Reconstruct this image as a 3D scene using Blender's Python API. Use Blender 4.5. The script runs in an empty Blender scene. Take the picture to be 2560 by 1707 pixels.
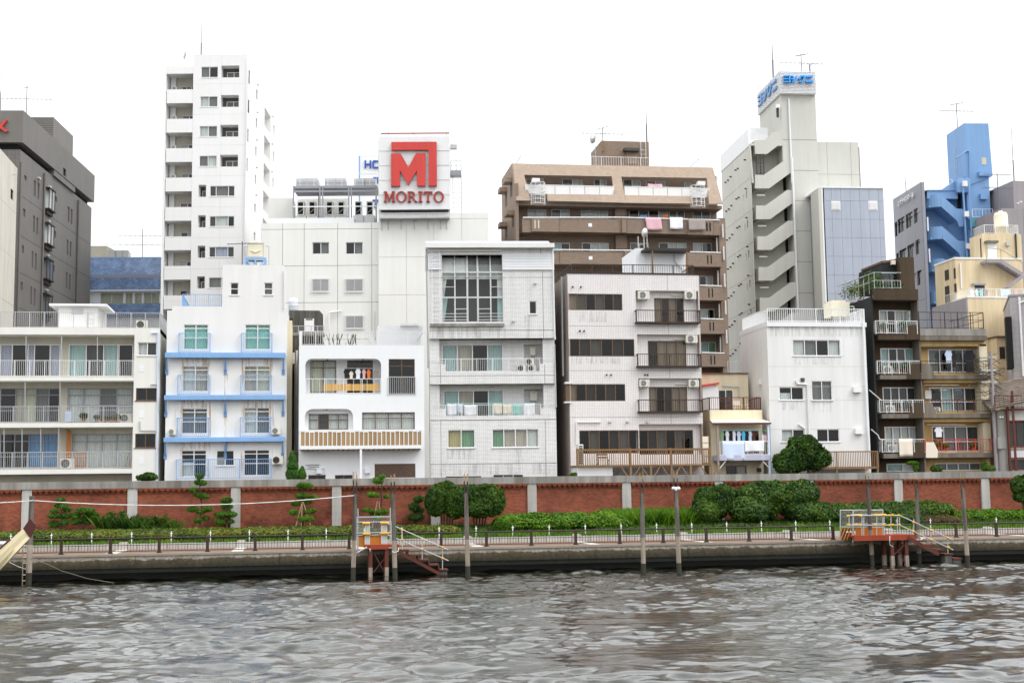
import bpy, math, random
import numpy as np
from mathutils import Vector, Matrix
random.seed(7)
RNG = np.random.default_rng(7)
sc = bpy.context.scene
col = sc.collection
# ---------------------------------------------------------------- camera
F, CX, CY = 3400.0, 1280.0, 853.5          # focal length and centre in photo pixels (2560 x 1707)
YAW, PIT, ROL = math.radians(8.8), math.atan(373.5 / 3400.0), 0.013
CAM = np.array((0.0, 0.0, 4.2))
FWD = np.array((math.sin(YAW) * math.cos(PIT), math.cos(YAW) * math.cos(PIT), math.sin(PIT)))
R0 = np.array((math.cos(YAW), -math.sin(YAW), 0.0))
U0 = np.cross(R0, FWD)
R1 = math.cos(ROL) * R0 - math.sin(ROL) * U0
U1 = math.sin(ROL) * R0 + math.cos(ROL) * U0
cd = bpy.data.cameras.new('camera')
cam = bpy.data.objects.new('camera', cd)
col.objects.link(cam)
M = Matrix(((R1[0], U1[0], -FWD[0], CAM[0]), (R1[1], U1[1], -FWD[1], CAM[1]), (R1[2], U1[2], -FWD[2], CAM[2]), (0, 0, 0, 1)))
cam.matrix_world = M
cd.sensor_width = 36.0
cd.lens = F / 2560.0 * 36.0
cd.clip_start, cd.clip_end = 0.5, 4000.0
sc.camera = cam
# ---------------------------------------------------------------- sky, sun, exposure
SUN_EL, SUN_AZ = math.radians(50), math.radians(128)     # azimuth clockwise from +Y: sun to the right and behind the camera
w = bpy.data.worlds.new('World'); sc.world = w; w.use_nodes = True
nt = w.node_tree; nt.nodes.clear()
def nn(t, typ, **kw):
    n = t.nodes.new(typ)
    for k, v in kw.items():
        if k.startswith('i_'): n.inputs[k[2:].replace('_', ' ')].default_value = v
        else: setattr(n, k, v)
    return n
sky = nn(nt, 'ShaderNodeTexSky', sky_type='NISHITA', sun_disc=False, sun_elevation=SUN_EL, sun_rotation=SUN_AZ,
         air_density=1.0, dust_density=6.0, ozone_density=1.0)
hs = nn(nt, 'ShaderNodeHueSaturation'); hs.inputs['Saturation'].default_value = 0.10
b1 = nn(nt, 'ShaderNodeBackground'); b1.inputs['Strength'].default_value = 0.05
b2 = nn(nt, 'ShaderNodeBackground'); b2.inputs['Color'].default_value = (0.965, 0.98, 1.0, 1)
# overcast sky: three times brighter overhead than at the horizon
tg = nn(nt, 'ShaderNodeTexCoord'); sz = nn(nt, 'ShaderNodeSeparateXYZ'); nt.links.new(tg.outputs['Generated'], sz.inputs[0])
mz = nn(nt, 'ShaderNodeMath', operation='MAXIMUM'); mz.inputs[1].default_value = 0.0; nt.links.new(sz.outputs[2], mz.inputs[0])
ml = nn(nt, 'ShaderNodeMath', operation='MULTIPLY_ADD'); ml.inputs[1].default_value = 1.75; ml.inputs[2].default_value = 0.88; nt.links.new(mz.outputs[0], ml.inputs[0]); nt.links.new(ml.outputs[0], b2.inputs['Strength'])
ad = nn(nt, 'ShaderNodeAddShader'); ow = nn(nt, 'ShaderNodeOutputWorld')
nt.links.new(sky.outputs[0], hs.inputs['Color']); nt.links.new(hs.outputs[0], b1.inputs['Color'])
nt.links.new(b1.outputs[0], ad.inputs[0]); nt.links.new(b2.outputs[0], ad.inputs[1]); nt.links.new(ad.outputs[0], ow.inputs[0])
sd = bpy.data.lights.new('sun', 'SUN'); sd.energy = 0.7; sd.angle = math.radians(14); sd.color = (1.0, 0.965, 0.92)
so = bpy.data.objects.new('sun', sd); col.objects.link(so)
tos = Vector((math.sin(SUN_AZ) * math.cos(SUN_EL), math.cos(SUN_AZ) * math.cos(SUN_EL), math.sin(SUN_EL)))
so.rotation_euler = tos.to_track_quat('Z', 'Y').to_euler()
so.location = (20, -30, 80)
sc.view_settings.view_transform = 'Standard'; sc.view_settings.look = 'None'
sc.view_settings.exposure = -0.03; sc.view_settings.gamma = 1.0; sc.view_settings.use_curve_mapping = False
sc.render.engine = 'CYCLES'
sc.cycles.max_bounces = 6; sc.cycles.transparent_max_bounces = 12; sc.cycles.sample_clamp_indirect = 4.0
sc.cycles.caustics_reflective = False; sc.cycles.caustics_refractive = False
# ---------------------------------------------------------------- pixels to rays
def ray(u, v): return FWD * F + R1 * (u - CX) - U1 * (v - CY)
def atY(u, v, Y):
    d = ray(u, v); t = (Y - CAM[1]) / d[1]; return CAM + d * t
def atZ(u, v, Z):
    d = ray(u, v); t = (Z - CAM[2]) / d[2]; return CAM + d * t
# crops used while measuring: (x0, y0, scale)
CR = dict(A1=(0, 100, 3.92), A2=(0, 400, 3.92), A3=(0, 740, 3.266), A4=(380, 40, 4.356), A5=(380, 380, 4.125), A6=(380, 640, 2.703),
          A7=(640, 300, 3.7935), A8=(640, 560, 5.113), B1=(720, 780, 3.564), B2=(1040, 580, 4.611), B3=(1040, 860, 4.355), B4=(1240, 240, 3.92),
          B5=(1380, 560, 4.126), B6=(1380, 880, 4.6125), B7=(1780, 60, 3.92), B8=(1780, 400, 3.92), C1=(1760, 740, 3.267), C2=(2180, 220, 3.266),
          C3=(2100, 620, 4.9), C4=(2140, 900, 4.9), C5=(0, 1160, 3.675), C6=(600, 1160, 3.675), C7=(1200, 1160, 3.675), C8=(1800, 1160, 3.0947),
          D3=(840, 1220, 6.818), D4=(2080, 1240, 6.533), D5=(0, 1180, 5.227), D6=(1300, 1180, 5.88), N=(0, 0, 1))
def cp(k, x, y):
    a, b, s = CR[k]; return a + x / s, b + y / s
# ---------------------------------------------------------------- materials
MT = {}
def _new(name):
    m = bpy.data.materials.new(name); m.use_nodes = True; m.node_tree.nodes.clear(); return m, m.node_tree
def _mul(t, c, g, fac=1.0):
    n = t.nodes.new('ShaderNodeMix'); n.data_type = 'RGBA'; n.blend_type = 'MULTIPLY'; n.inputs[0].default_value = fac
    if isinstance(c, tuple): n.inputs[6].default_value = c
    else: t.links.new(c, n.inputs[6])
    t.links.new(g, n.inputs[7]); return n.outputs[2]
def _noise(t, vec, scale, detail, lo, hi, clo, chi, rough=0.55):
    n = nn(t, 'ShaderNodeTexNoise'); n.inputs['Scale'].default_value = scale; n.inputs['Detail'].default_value = detail
    n.inputs['Roughness'].default_value = rough
    t.links.new(vec, n.inputs['Vector'])
    r = nn(t, 'ShaderNodeValToRGB'); r.color_ramp.elements[0].position = lo; r.color_ramp.elements[1].position = hi
    r.color_ramp.elements[0].color = (*clo, 1); r.color_ramp.elements[1].color = (*chi, 1)
    t.links.new(n.outputs[0], r.inputs[0]); return r.outputs[0], n.outputs[0]
def _map(t, vec, scl, loc=(0, 0, 0)):
    m = nn(t, 'ShaderNodeMapping'); m.inputs['Scale'].default_value = scl; m.inputs['Location'].default_value = loc
    t.links.new(vec, m.inputs[0]); return m.outputs[0]
def paint(name, c, rough=0.75, blotch=0.12, streak=0.15, stc=(0.55, 0.5, 0.42), bump=0.0, metal=0.0, spec=0.4, sc_=1.0, streak_lo=0.35, streak_hi=0.62, tile=None, mortar=0.7, panel=None):
    """painted / plastered / tiled surface with blotches and vertical dirt runs"""
    m, t = _new(name); MT[name] = m
    g = nn(t, 'ShaderNodeNewGeometry'); P = g.outputs['Position']
    colr = (*c, 1)
    out = None
    tc = None
    if tile:
        tcn = nn(t, 'ShaderNodeTexCoord'); sx = nn(t, 'ShaderNodeSeparateXYZ'); t.links.new(tcn.outputs['Object'], sx.inputs[0])
        a = nn(t, 'ShaderNodeMath', operation='ADD'); t.links.new(sx.outputs[0], a.inputs[0]); t.links.new(sx.outputs[1], a.inputs[1])
        cb = nn(t, 'ShaderNodeCombineXYZ'); t.links.new(a.outputs[0], cb.inputs[0]); t.links.new(sx.outputs[2], cb.inputs[1])
        bt = nn(t, 'ShaderNodeTexBrick'); t.links.new(cb.outputs[0], bt.inputs['Vector'])
        tw, th, ms, off, var = tile
        bt.offset = off; bt.inputs['Scale'].default_value = 1.0; bt.inputs['Brick Width'].default_value = tw; bt.inputs['Row Height'].default_value = th
        bt.inputs['Mortar Size'].default_value = ms; bt.inputs['Mortar Smooth'].default_value = 0.2; bt.inputs['Bias'].default_value = 0.0
        bt.inputs['Color1'].default_value = (*[x * (1 + var) for x in c], 1); bt.inputs['Color2'].default_value = (*[x * (1 - var) for x in c], 1)
        mc = mortar if isinstance(mortar, tuple) else tuple(x * mortar for x in c)
        bt.inputs['Mortar'].default_value = (*mc, 1)
        colr = bt.outputs[0]; tc = bt.outputs[1]
    bl, nz = _noise(t, _map(t, P, (.35 * sc_,) * 3), 1.0, 5, 0.3, 0.7, (1 - blotch,) * 3, (1, 1, 1))
    o = _mul(t, colr, bl)
    if streak > 0:
        sk, _ = _noise(t, _map(t, P, (2.2 * sc_, 2.2 * sc_, .16 * sc_)), 1.0, 4, streak_lo, streak_hi, stc, (1, 1, 1), .6)
        o = _mul(t, o, sk, streak)
    p = nn(t, 'ShaderNodeBsdfPrincipled'); t.links.new(o, p.inputs['Base Color'])
    p.inputs['Roughness'].default_value = rough; p.inputs['Metallic'].default_value = metal; p.inputs['Specular IOR Level'].default_value = spec
    if bump or tile:
        bp = nn(t, 'ShaderNodeBump'); bp.inputs['Distance'].default_value = 0.02
        if tile:
            inv = nn(t, 'ShaderNodeMath', operation='SUBTRACT'); inv.inputs[0].default_value = 1.0; t.links.new(tc, inv.inputs[1])
            t.links.new(inv.outputs[0], bp.inputs['Height']); bp.inputs['Strength'].default_value = 0.5
        else:
            nb = nn(t, 'ShaderNodeTexNoise'); nb.inputs['Scale'].default_value = 14.0; nb.inputs['Detail'].default_value = 5; t.links.new(P, nb.inputs['Vector'])
            t.links.new(nb.outputs[0], bp.inputs['Height']); bp.inputs['Strength'].default_value = bump
        t.links.new(bp.outputs[0], p.inputs['Normal'])
    oo = nn(t, 'ShaderNodeOutputMaterial'); t.links.new(p.outputs[0], oo.inputs[0]); return m
def glassmat(name, tint, boost=1.6):
    m, t = _new(name); MT[name] = m
    tr = nn(t, 'ShaderNodeBsdfTransparent'); tr.inputs[0].default_value = (*tint, 1)
    gl = nn(t, 'ShaderNodeBsdfGlossy'); gl.inputs['Roughness'].default_value = 0.02
    nz = nn(t, 'ShaderNodeTexNoise'); nz.inputs['Scale'].default_value = 0.8
    g = nn(t, 'ShaderNodeNewGeometry'); t.links.new(g.outputs['Position'], nz.inputs['Vector'])
    bp = nn(t, 'ShaderNodeBump'); bp.inputs['Strength'].default_value = 0.05; t.links.new(nz.outputs[0], bp.inputs['Height']); t.links.new(bp.outputs[0], gl.inputs['Normal'])
    lw = nn(t, 'ShaderNodeLayerWeight'); pw = nn(t, 'ShaderNodeMath', operation='POWER'); pw.inputs[1].default_value = 4.0; t.links.new(lw.outputs['Facing'], pw.inputs[0])
    mu = nn(t, 'ShaderNodeMath', operation='MULTIPLY_ADD'); mu.use_clamp = True; mu.inputs[1].default_value = .8; mu.inputs[2].default_value = .032 * boost; t.links.new(pw.outputs[0], mu.inputs[0])
    mx = nn(t, 'ShaderNodeMixShader'); t.links.new(mu.outputs[0], mx.inputs[0]); t.links.new(tr.outputs[0], mx.inputs[1]); t.links.new(gl.outputs[0], mx.inputs[2])
    oo = nn(t, 'ShaderNodeOutputMaterial'); t.links.new(mx.outputs[0], oo.inputs[0]); return m
def leafmat(name, c1, c2, c3, nscale=0.9):
    """foliage: colour drifts from leaf to leaf and clump to clump"""
    m, t = _new(name); MT[name] = m
    g = nn(t, 'ShaderNodeNewGeometry')
    nz = nn(t, 'ShaderNodeTexNoise'); nz.inputs['Scale'].default_value = nscale; nz.inputs['Detail'].default_value = 3; t.links.new(g.outputs['Position'], nz.inputs['Vector'])
    ad = nn(t, 'ShaderNodeMath', operation='MULTIPLY_ADD'); ad.inputs[1].default_value = 0.45; t.links.new(g.outputs['Random Per Island'], ad.inputs[0])
    sb = nn(t, 'ShaderNodeMath', operation='MULTIPLY_ADD'); sb.inputs[1].default_value = 1.3; sb.inputs[2].default_value = -0.38; t.links.new(nz.outputs[0], sb.inputs[0])
    t.links.new(sb.outputs[0], ad.inputs[2])
    r = nn(t, 'ShaderNodeValToRGB'); e = r.color_ramp.elements
    e[0].position = 0.12; e[0].color = (*c1, 1); e[1].position = 0.88; e[1].color = (*c3, 1); k = e.new(0.5); k.color = (*c2, 1)
    t.links.new(ad.outputs[0], r.inputs[0])
    p = nn(t, 'ShaderNodeBsdfPrincipled'); t.links.new(r.outputs[0], p.inputs['Base Color']); p.inputs['Roughness'].default_value = 0.55; p.inputs['Specular IOR Level'].default_value = 0.3
    tl = nn(t, 'ShaderNodeBsdfTranslucent'); t.links.new(r.outputs[0], tl.inputs[0])
    mx = nn(t, 'ShaderNodeMixShader'); mx.inputs[0].default_value = 0.25; t.links.new(p.outputs[0], mx.inputs[1]); t.links.new(tl.outputs[0], mx.inputs[2])
    oo = nn(t, 'ShaderNodeOutputMaterial'); t.links.new(mx.outputs[0], oo.inputs[0]); return m
def Mx(n): return MT[n] if isinstance(n, str) else n
# ---------------------------------------------------------------- mesh building
class MB:
    def __init__(s): s.v = []; s.f = []
    def add(s, vs, fs):
        o = len(s.v); s.v += [tuple(map(float, p)) for p in vs]; s.f += [tuple(i + o for i in f) for f in fs]; return s
    def quad(s, a, b, c, d): return s.add((a, b, c, d), ((0, 1, 2, 3),))
    def box(s, x0, x1, y0, y1, z0, z1):
        if x1 < x0: x0, x1 = x1, x0
        if y1 < y0: y0, y1 = y1, y0
        if z1 < z0: z0, z1 = z1, z0
        return s.add([(x0, y0, z0), (x1, y0, z0), (x1, y1, z0), (x0, y1, z0), (x0, y0, z1), (x1, y0, z1), (x1, y1, z1), (x0, y1, z1)],
                     [(0, 3, 2, 1), (4, 5, 6, 7), (0, 1, 5, 4), (1, 2, 6, 5), (2, 3, 7, 6), (3, 0, 4, 7)])
    def tube(s, a, b, r, n=6, r2=None, cap=True):
        a = Vector(a); b = Vector(b); d = b - a
        if d.length < 1e-6: return s
        q = d.to_track_quat('Z', 'Y'); r2 = r if r2 is None else r2
        vs = []
        for P, rr in ((a, r), (b, r2)):
            for i in range(n):
                t = 2 * math.pi * (i + .5) / n; vs.append(P + q @ Vector((math.cos(t) * rr, math.sin(t) * rr, 0)))
        fs = [(i, (i + 1) % n, n + (i + 1) % n, n + i) for i in range(n)]
        if cap: fs += [tuple(range(n - 1, -1, -1)), tuple(range(n, 2 * n))]
        return s.add(vs, fs)
    def path(s, pts, r, n=6):
        for a, b in zip(pts[:-1], pts[1:]): s.tube(a, b, r, n)
        return s
    def beam(s, a, b, wx, wz):
        """box-section bar from a to b"""
        a = Vector(a); b = Vector(b); d = (b - a).normalized(); up = Vector((0, 0, 1)) if abs(d.z) < .95 else Vector((0, 1, 0))
        x = d.cross(up).normalized(); y = x.cross(d).normalized()
        vs = [P + x * sx * wx / 2 + y * sy * wz / 2 for P in (a, b) for sx, sy in ((-1, -1), (1, -1), (1, 1), (-1, 1))]
        return s.add(vs, [(0, 1, 2, 3), (7, 6, 5, 4), (0, 4, 5, 1), (1, 5, 6, 2), (2, 6, 7, 3), (3, 7, 4, 0)])
    def prism(s, poly, y0, y1):
        """polygon in the x-z plane, extruded from depth y0 to y1"""
        n = len(poly)
        vs = [(x, y0, z) for x, z in poly] + [(x, y1, z) for x, z in poly]
        fs = [tuple(range(n)), tuple(range(2 * n - 1, n - 1, -1))] + [(i, n + i, n + (i + 1) % n, (i + 1) % n) for i in range(n)]
        return s.add(vs, fs)
    def xprism(s, poly, x0, x1):
        n = len(poly)
        vs = [(x0, y, z) for y, z in poly] + [(x1, y, z) for y, z in poly]
        fs = [tuple(range(n - 1, -1, -1)), tuple(range(n, 2 * n))] + [(i, (i + 1) % n, n + (i + 1) % n, n + i) for i in range(n)]
        return s.add(vs, fs)
    def lathe(s, prof, c=(0, 0, 0), n=16, axis='z'):
        vs = []
        for r, h in prof:
            for i in range(n):
                t = 2 * math.pi * i / n; p = (math.cos(t) * r, math.sin(t) * r, h)
                if axis == 'y': p = (p[0], p[2], p[1])
                if axis == 'x': p = (p[2], p[0], p[1])
                vs.append((c[0] + p[0], c[1] + p[1], c[2] + p[2]))
        fs = []
        for k in range(len(prof) - 1):
            for i in range(n): fs.append((k * n + i, k * n + (i + 1) % n, (k + 1) * n + (i + 1) % n, (k + 1) * n + i))
        fs += [tuple(range(n - 1, -1, -1)), tuple(range((len(prof) - 1) * n, len(prof) * n))]
        return s.add(vs, fs)
    def wall(s, x0, x1, z0, z1, d, ops, rev=.12, flip=False):
        """upright sheet facing -y at depth d with openings (x0,x1,z0,z1[,depth]) and their reveals"""
        xs = sorted({x0, x1, *[q for o in ops for q in o[:2] if x0 < q < x1]}); zs = sorted({z0, z1, *[q for o in ops for q in o[2:4] if z0 < q < z1]})
        for a, b in zip(xs[:-1], xs[1:]):
            for e, f in zip(zs[:-1], zs[1:]):
                cx, cz = (a + b) / 2, (e + f) / 2
                if any(o[0] < cx < o[1] and o[2] < cz < o[3] for o in ops): continue
                s.quad((a, d, e), (b, d, e), (b, d, f), (a, d, f))
        for o in ops:
            a, b, e, f = o[:4]; D = d + (o[4] if len(o) > 4 else rev)
            a, b, e, f = max(a, x0), min(b, x1), max(e, z0), min(f, z1)
            s.quad((a, d, e), (a, d, f), (a, D, f), (a, D, e)); s.quad((b, d, f), (b, d, e), (b, D, e), (b, D, f))
            s.quad((a, d, f), (b, d, f), (b, D, f), (a, D, f)); s.quad((b, d, e), (a, d, e), (a, D, e), (b, D, e))
        return s
    def ywall(s, y0, y1, z0, z1, x, ops, rev=.12, out=1):
        """the same on a side wall at x; out=+1 faces +x"""
        m = MB().wall(y0, y1, z0, z1, 0, ops, rev)
        return s.add([(x - out * q[1], q[0], q[2]) for q in m.v], m.f)
    def obj(s, name, mat, parent=None, smooth=False, loc=None):
        me = bpy.data.meshes.new(name); me.from_pydata(s.v, [], s.f); me.update()
        o = bpy.data.objects.new(name, me); col.objects.link(o); me.materials.append(Mx(mat))
        if parent is not None: o.parent = parent
        if loc: o.location = loc
        if smooth: me.polygons.foreach_set('use_smooth', [True] * len(me.polygons))
        return o
def tag(o, label=None, cat=None, group=None, kind=None):
    if label: o['label'] = label
    if cat: o['category'] = cat
    if group: o['group'] = group
    if kind: o['kind'] = kind
    return o
def empty(name, loc, rz=0):
    o = bpy.data.objects.new(name, None); o.empty_display_size = .3; col.objects.link(o); o.location = loc; o.rotation_euler = (0, 0, rz); return o
def thing(name, label, cat, loc, rz=0, group=None): return tag(empty(name, loc, rz), label, cat, group)
def clone(o, parent=None):
    c = o.copy(); col.objects.link(c); c.parent = parent
    for ch in list(o.children): clone(ch, c)
    return c
GZ = 1.6        # ground behind the flood wall
GLASSES = {}
# ---------------------------------------------------------------- material library
paint('white_paint', (.81, .82, .83), .6, .04, .06)
paint('white_warm', (.80, .795, .785), .7, .05, .10)
paint('white_cool', (.81, .83, .85), .65, .04, .05)
paint('white_plaster', (.79, .795, .79), .8, .06, .16, bump=.25)
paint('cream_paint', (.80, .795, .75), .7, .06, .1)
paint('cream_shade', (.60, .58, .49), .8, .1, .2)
paint('offwhite_panel', (.775, .77, .735), .75, .05, .08)
paint('beige_wall', (.74, .61, .40), .85, .12, .35, bump=.2)
paint('yellow_plaster', (.76, .53, .23), .85, .25, .35, bump=.2)
paint('pale_yellow', (.80, .71, .52), .8, .1, .3)
paint('brown_render', (.085, .058, .034), .9, .35, .4, stc=(.35, .3, .25), bump=.3)
paint('grey_render', (.24, .21, .175), .9, .3, .6, stc=(.35, .3, .25), bump=.3)
paint('black_wall', (.012, .014, .016), .8, .3, .2)
paint('concrete', (.36, .345, .32), .9, .25, .55, stc=(.4, .37, .32), bump=.4)
paint('concrete_dark', (.15, .145, .13), .9, .45, .8, stc=(.25, .23, .2), bump=.4)
paint('grey_tile', (.15, .14, .13), .55, .08, .15, tile=(.33, .33, .012, 0.0, .05), mortar=.55)
paint('grey_panel', (.175, .165, .152), .6, .12, .15)
paint('pale_panel', (.62, .61, .56), .75, .06, .4, stc=(.75, .58, .38))
paint('tower_white', (.79, .785, .78), .65, .03, .06, tile=(2.6, 2.85, .02, 0.0, .01), mortar=.85)
paint('tower_side', (.82, .82, .82), .65, .03, .05)
paint('brown_tile', (.275, .203, .152), .7, .08, .15, tile=(.24, .085, .010, .5, .10), mortar=.7)
paint('brown_pale', (.40, .31, .235), .7, .08, .15, tile=(.24, .085, .010, .5, .10), mortar=.75)
paint('white_tile', (.84, .84, .83), .35, .06, .22, stc=(.55, .52, .45), tile=(.25, .085, .011, .5, .04), mortar=.55, streak_lo=.3, streak_hi=.55)
paint('pink_tile', (.84, .805, .795), .35, .04, .12, stc=(.65, .55, .5), tile=(.115, .115, .009, 0.0, .03), mortar=.60)
paint('pinkgrey_wall', (.40, .34, .31), .8, .15, .4)
paint('grey_green', (.58, .58, .53), .8, .06, .12)
paint('slate_panel', (.40, .44, .52), .5, .06, .15)
paint('metal_groove', (.20, .185, .18), .7)
paint('slate_grey', (.30, .31, .35), .55, .06, .1)
paint('purple_grey', (.33, .305, .32), .7, .1, .2)
paint('blue_paint', (.20, .37, .64), .6, .08, .15)
paint('blue_bright', (.03, .34, .80), .4, .02, 0)
paint('sky_trim', (.24, .44, .74), .55, .06, .15)
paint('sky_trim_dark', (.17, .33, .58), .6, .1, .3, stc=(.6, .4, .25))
paint('roof_slate', (.20, .30, .50), .3, .3, .35, stc=(1.7, 1.7, 1.7), tile=(.4, .22, .02, .5, .2), mortar=.6)  # lightened blue with pale streaks: reflected sky is put into the colour
paint('teal_paint', (.10, .30, .36), .6)
paint('red_sign', (.62, .055, .045), .5, .1, .25, stc=(.6, .5, .5))
paint('red_letter', (.40, .035, .025), .5, .1, .2)
paint('blue_deep', (.02, .10, .42), .5)
paint('red_dark', (.24, .03, .02), .6, .1, .1)
paint('rust_red', (.13, .034, .019), .7, .25, .4, stc=(.4, .3, .25))
paint('red_lead', (.38, .058, .018), .7, .25, .4, stc=(.35, .28, .22))
paint('orange_panel', (.62, .22, .025), .6, .1, .2)
paint('orange_paint', (.70, .16, .02), .6)
paint('yellow_foam', (.80, .42, .03), .7, .15)
paint('galv', (.50, .51, .52), .45, .12, .15, metal=.35)
paint('alu', (.80, .80, .80), .4, .03, 0, metal=.15)
paint('alu_grey', (.58, .585, .58), .45, .05, .05, metal=.2)
paint('rail_white', (.78, .79, .79), .5, .05, .1)
paint('rail_brown', (.034, .018, .011), .5, .1, .1)
paint('bronze', (.135, .078, .042), .45, .08, .05)
paint('steel_brown', (.24, .135, .058), .6, .12, .2)
paint('iron_dark', (.035, .028, .024), .6, .1)
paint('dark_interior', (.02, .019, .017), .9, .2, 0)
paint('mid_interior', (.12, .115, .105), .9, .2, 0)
paint('antenna_metal', (.16, .165, .175), .5)
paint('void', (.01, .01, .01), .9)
paint('plastic_cream', (.76, .735, .64), .5, .06, .08)
paint('plastic_white', (.80, .80, .78), .45, .05, .06)
paint('tank_cream', (.78, .73, .57), .5, .08, .12)
paint('grille_dark', (.06, .06, .055), .6)
paint('bamboo', (.50, .335, .17), .8, .25, .5, stc=(.5, .42, .32))
paint('bamboo_bright', (.70, .43, .13), .7, .15, .3, stc=(.7, .55, .4))
paint('shutter_brown', (.13, .075, .05), .6, .1, .1)
paint('wood_pole', (.21, .19, .165), .9, .35, .8, stc=(.3, .27, .24), bump=.8, sc_=3)
paint('wood_pale', (.42, .355, .29), .9, .3, .6, stc=(.45, .4, .35), bump=.6, sc_=3)
paint('wood_wet', (.035, .033, .020), .6, .4, .5)
paint('wood_stake', (.42, .30, .19), .8, .2, .2)
paint('orange_wood', (.50, .19, .04), .7, .2, .2)
paint('rope_white', (.78, .77, .74), .8)
paint('rope_old', (.30, .25, .19), .9, .3)
paint('boat_cream', (.80, .70, .45), .4, .06, .08)
paint('boat_brown', (.07, .012, .008), .5, .15)
paint('boat_red', (.45, .02, .015), .5)
paint('black_rubber', (.012, .012, .012), .6)
paint('paver_red', (.20, .115, .078), .85, .15, .1, tile=(.2, .1, .006, .5, .12), mortar=.7)
paint('paver_white', (.55, .52, .47), .85, .15, .1)
paint('kerb_stone', (.36, .31, .25), .85, .25, .2)
paint('planter_stone', (.52, .505, .475), .8, .18, .35, bump=.2)
paint('soil', (.055, .05, .025), .95, .4, 0, bump=.6)
paint('ground', (.20, .195, .185), .95, .3, 0, bump=.3)
paint('coping', (.40, .385, .36), .9, .35, .8, stc=(.45, .43, .40), bump=.35, sc_=.7)
paint('pilaster', (.56, .55, .53), .85, .2, .5, bump=.25)
paint('trunk', (.07, .05, .035), .95, .3, .3, bump=.8)
paint('terracotta', (.40, .13, .06), .8)
paint('cloth_white', (.82, .83, .86), .9, .03, 0)
paint('cloth_blue', (.62, .72, .88), .9, .05, 0)
paint('cloth_cream', (.80, .72, .60), .9, .04, 0)
paint('cloth_grey', (.38, .33, .30), .9, .08, 0)
paint('cloth_dark', (.02, .02, .025), .9)
paint('cloth_pink', (.72, .45, .50), .9, .05, 0)
paint('cloth_orange', (.80, .22, .05), .9)
paint('cloth_teal', (.30, .62, .55), .9)
paint('cloth_sky', (.10, .52, .80), .9)
paint('cur_white', (.74, .75, .73), .95, .04, .3, sc_=2.5)
paint('cur_teal', (.50, .69, .68), .95, .04, .3, sc_=2.5)
paint('cur_mint', (.33, .68, .52), .95, .04, .1)
paint('cur_beige', (.58, .52, .44), .95, .05, .4, sc_=2.5)
paint('cur_green', (.25, .42, .27), .95, .05, .4, sc_=2.5)
paint('cur_ochre', (.56, .47, .24), .95, .05, .4, sc_=2.5)
paint('cur_lilac', (.52, .53, .68), .95, .05, .4, sc_=2.5)
paint('cur_grey', (.22, .22, .215), .95, .08, .3, sc_=2.5)
paint('cur_dark', (.07, .068, .065), .95, .08, .3, sc_=2.5)
paint('cur_blue', (.17, .35, .62), .95, .06, .3, sc_=2.5)
paint('cur_cream', (.70, .68, .52), .95, .04, .3, sc_=2.5)
CUR = dict(w='cur_white', t='cur_teal', m='cur_mint', b='cur_beige', g='cur_green', o='cur_ochre', l='cur_lilac', y='cur_grey', d='cur_dark', u='cur_blue', c='cur_cream')
glassmat('glass', (.86, .90, .90)); glassmat('glass_tint', (.62, .60, .56), 1.3); glassmat('glass_clear', (.93, .95, .95), 1.4)
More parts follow.
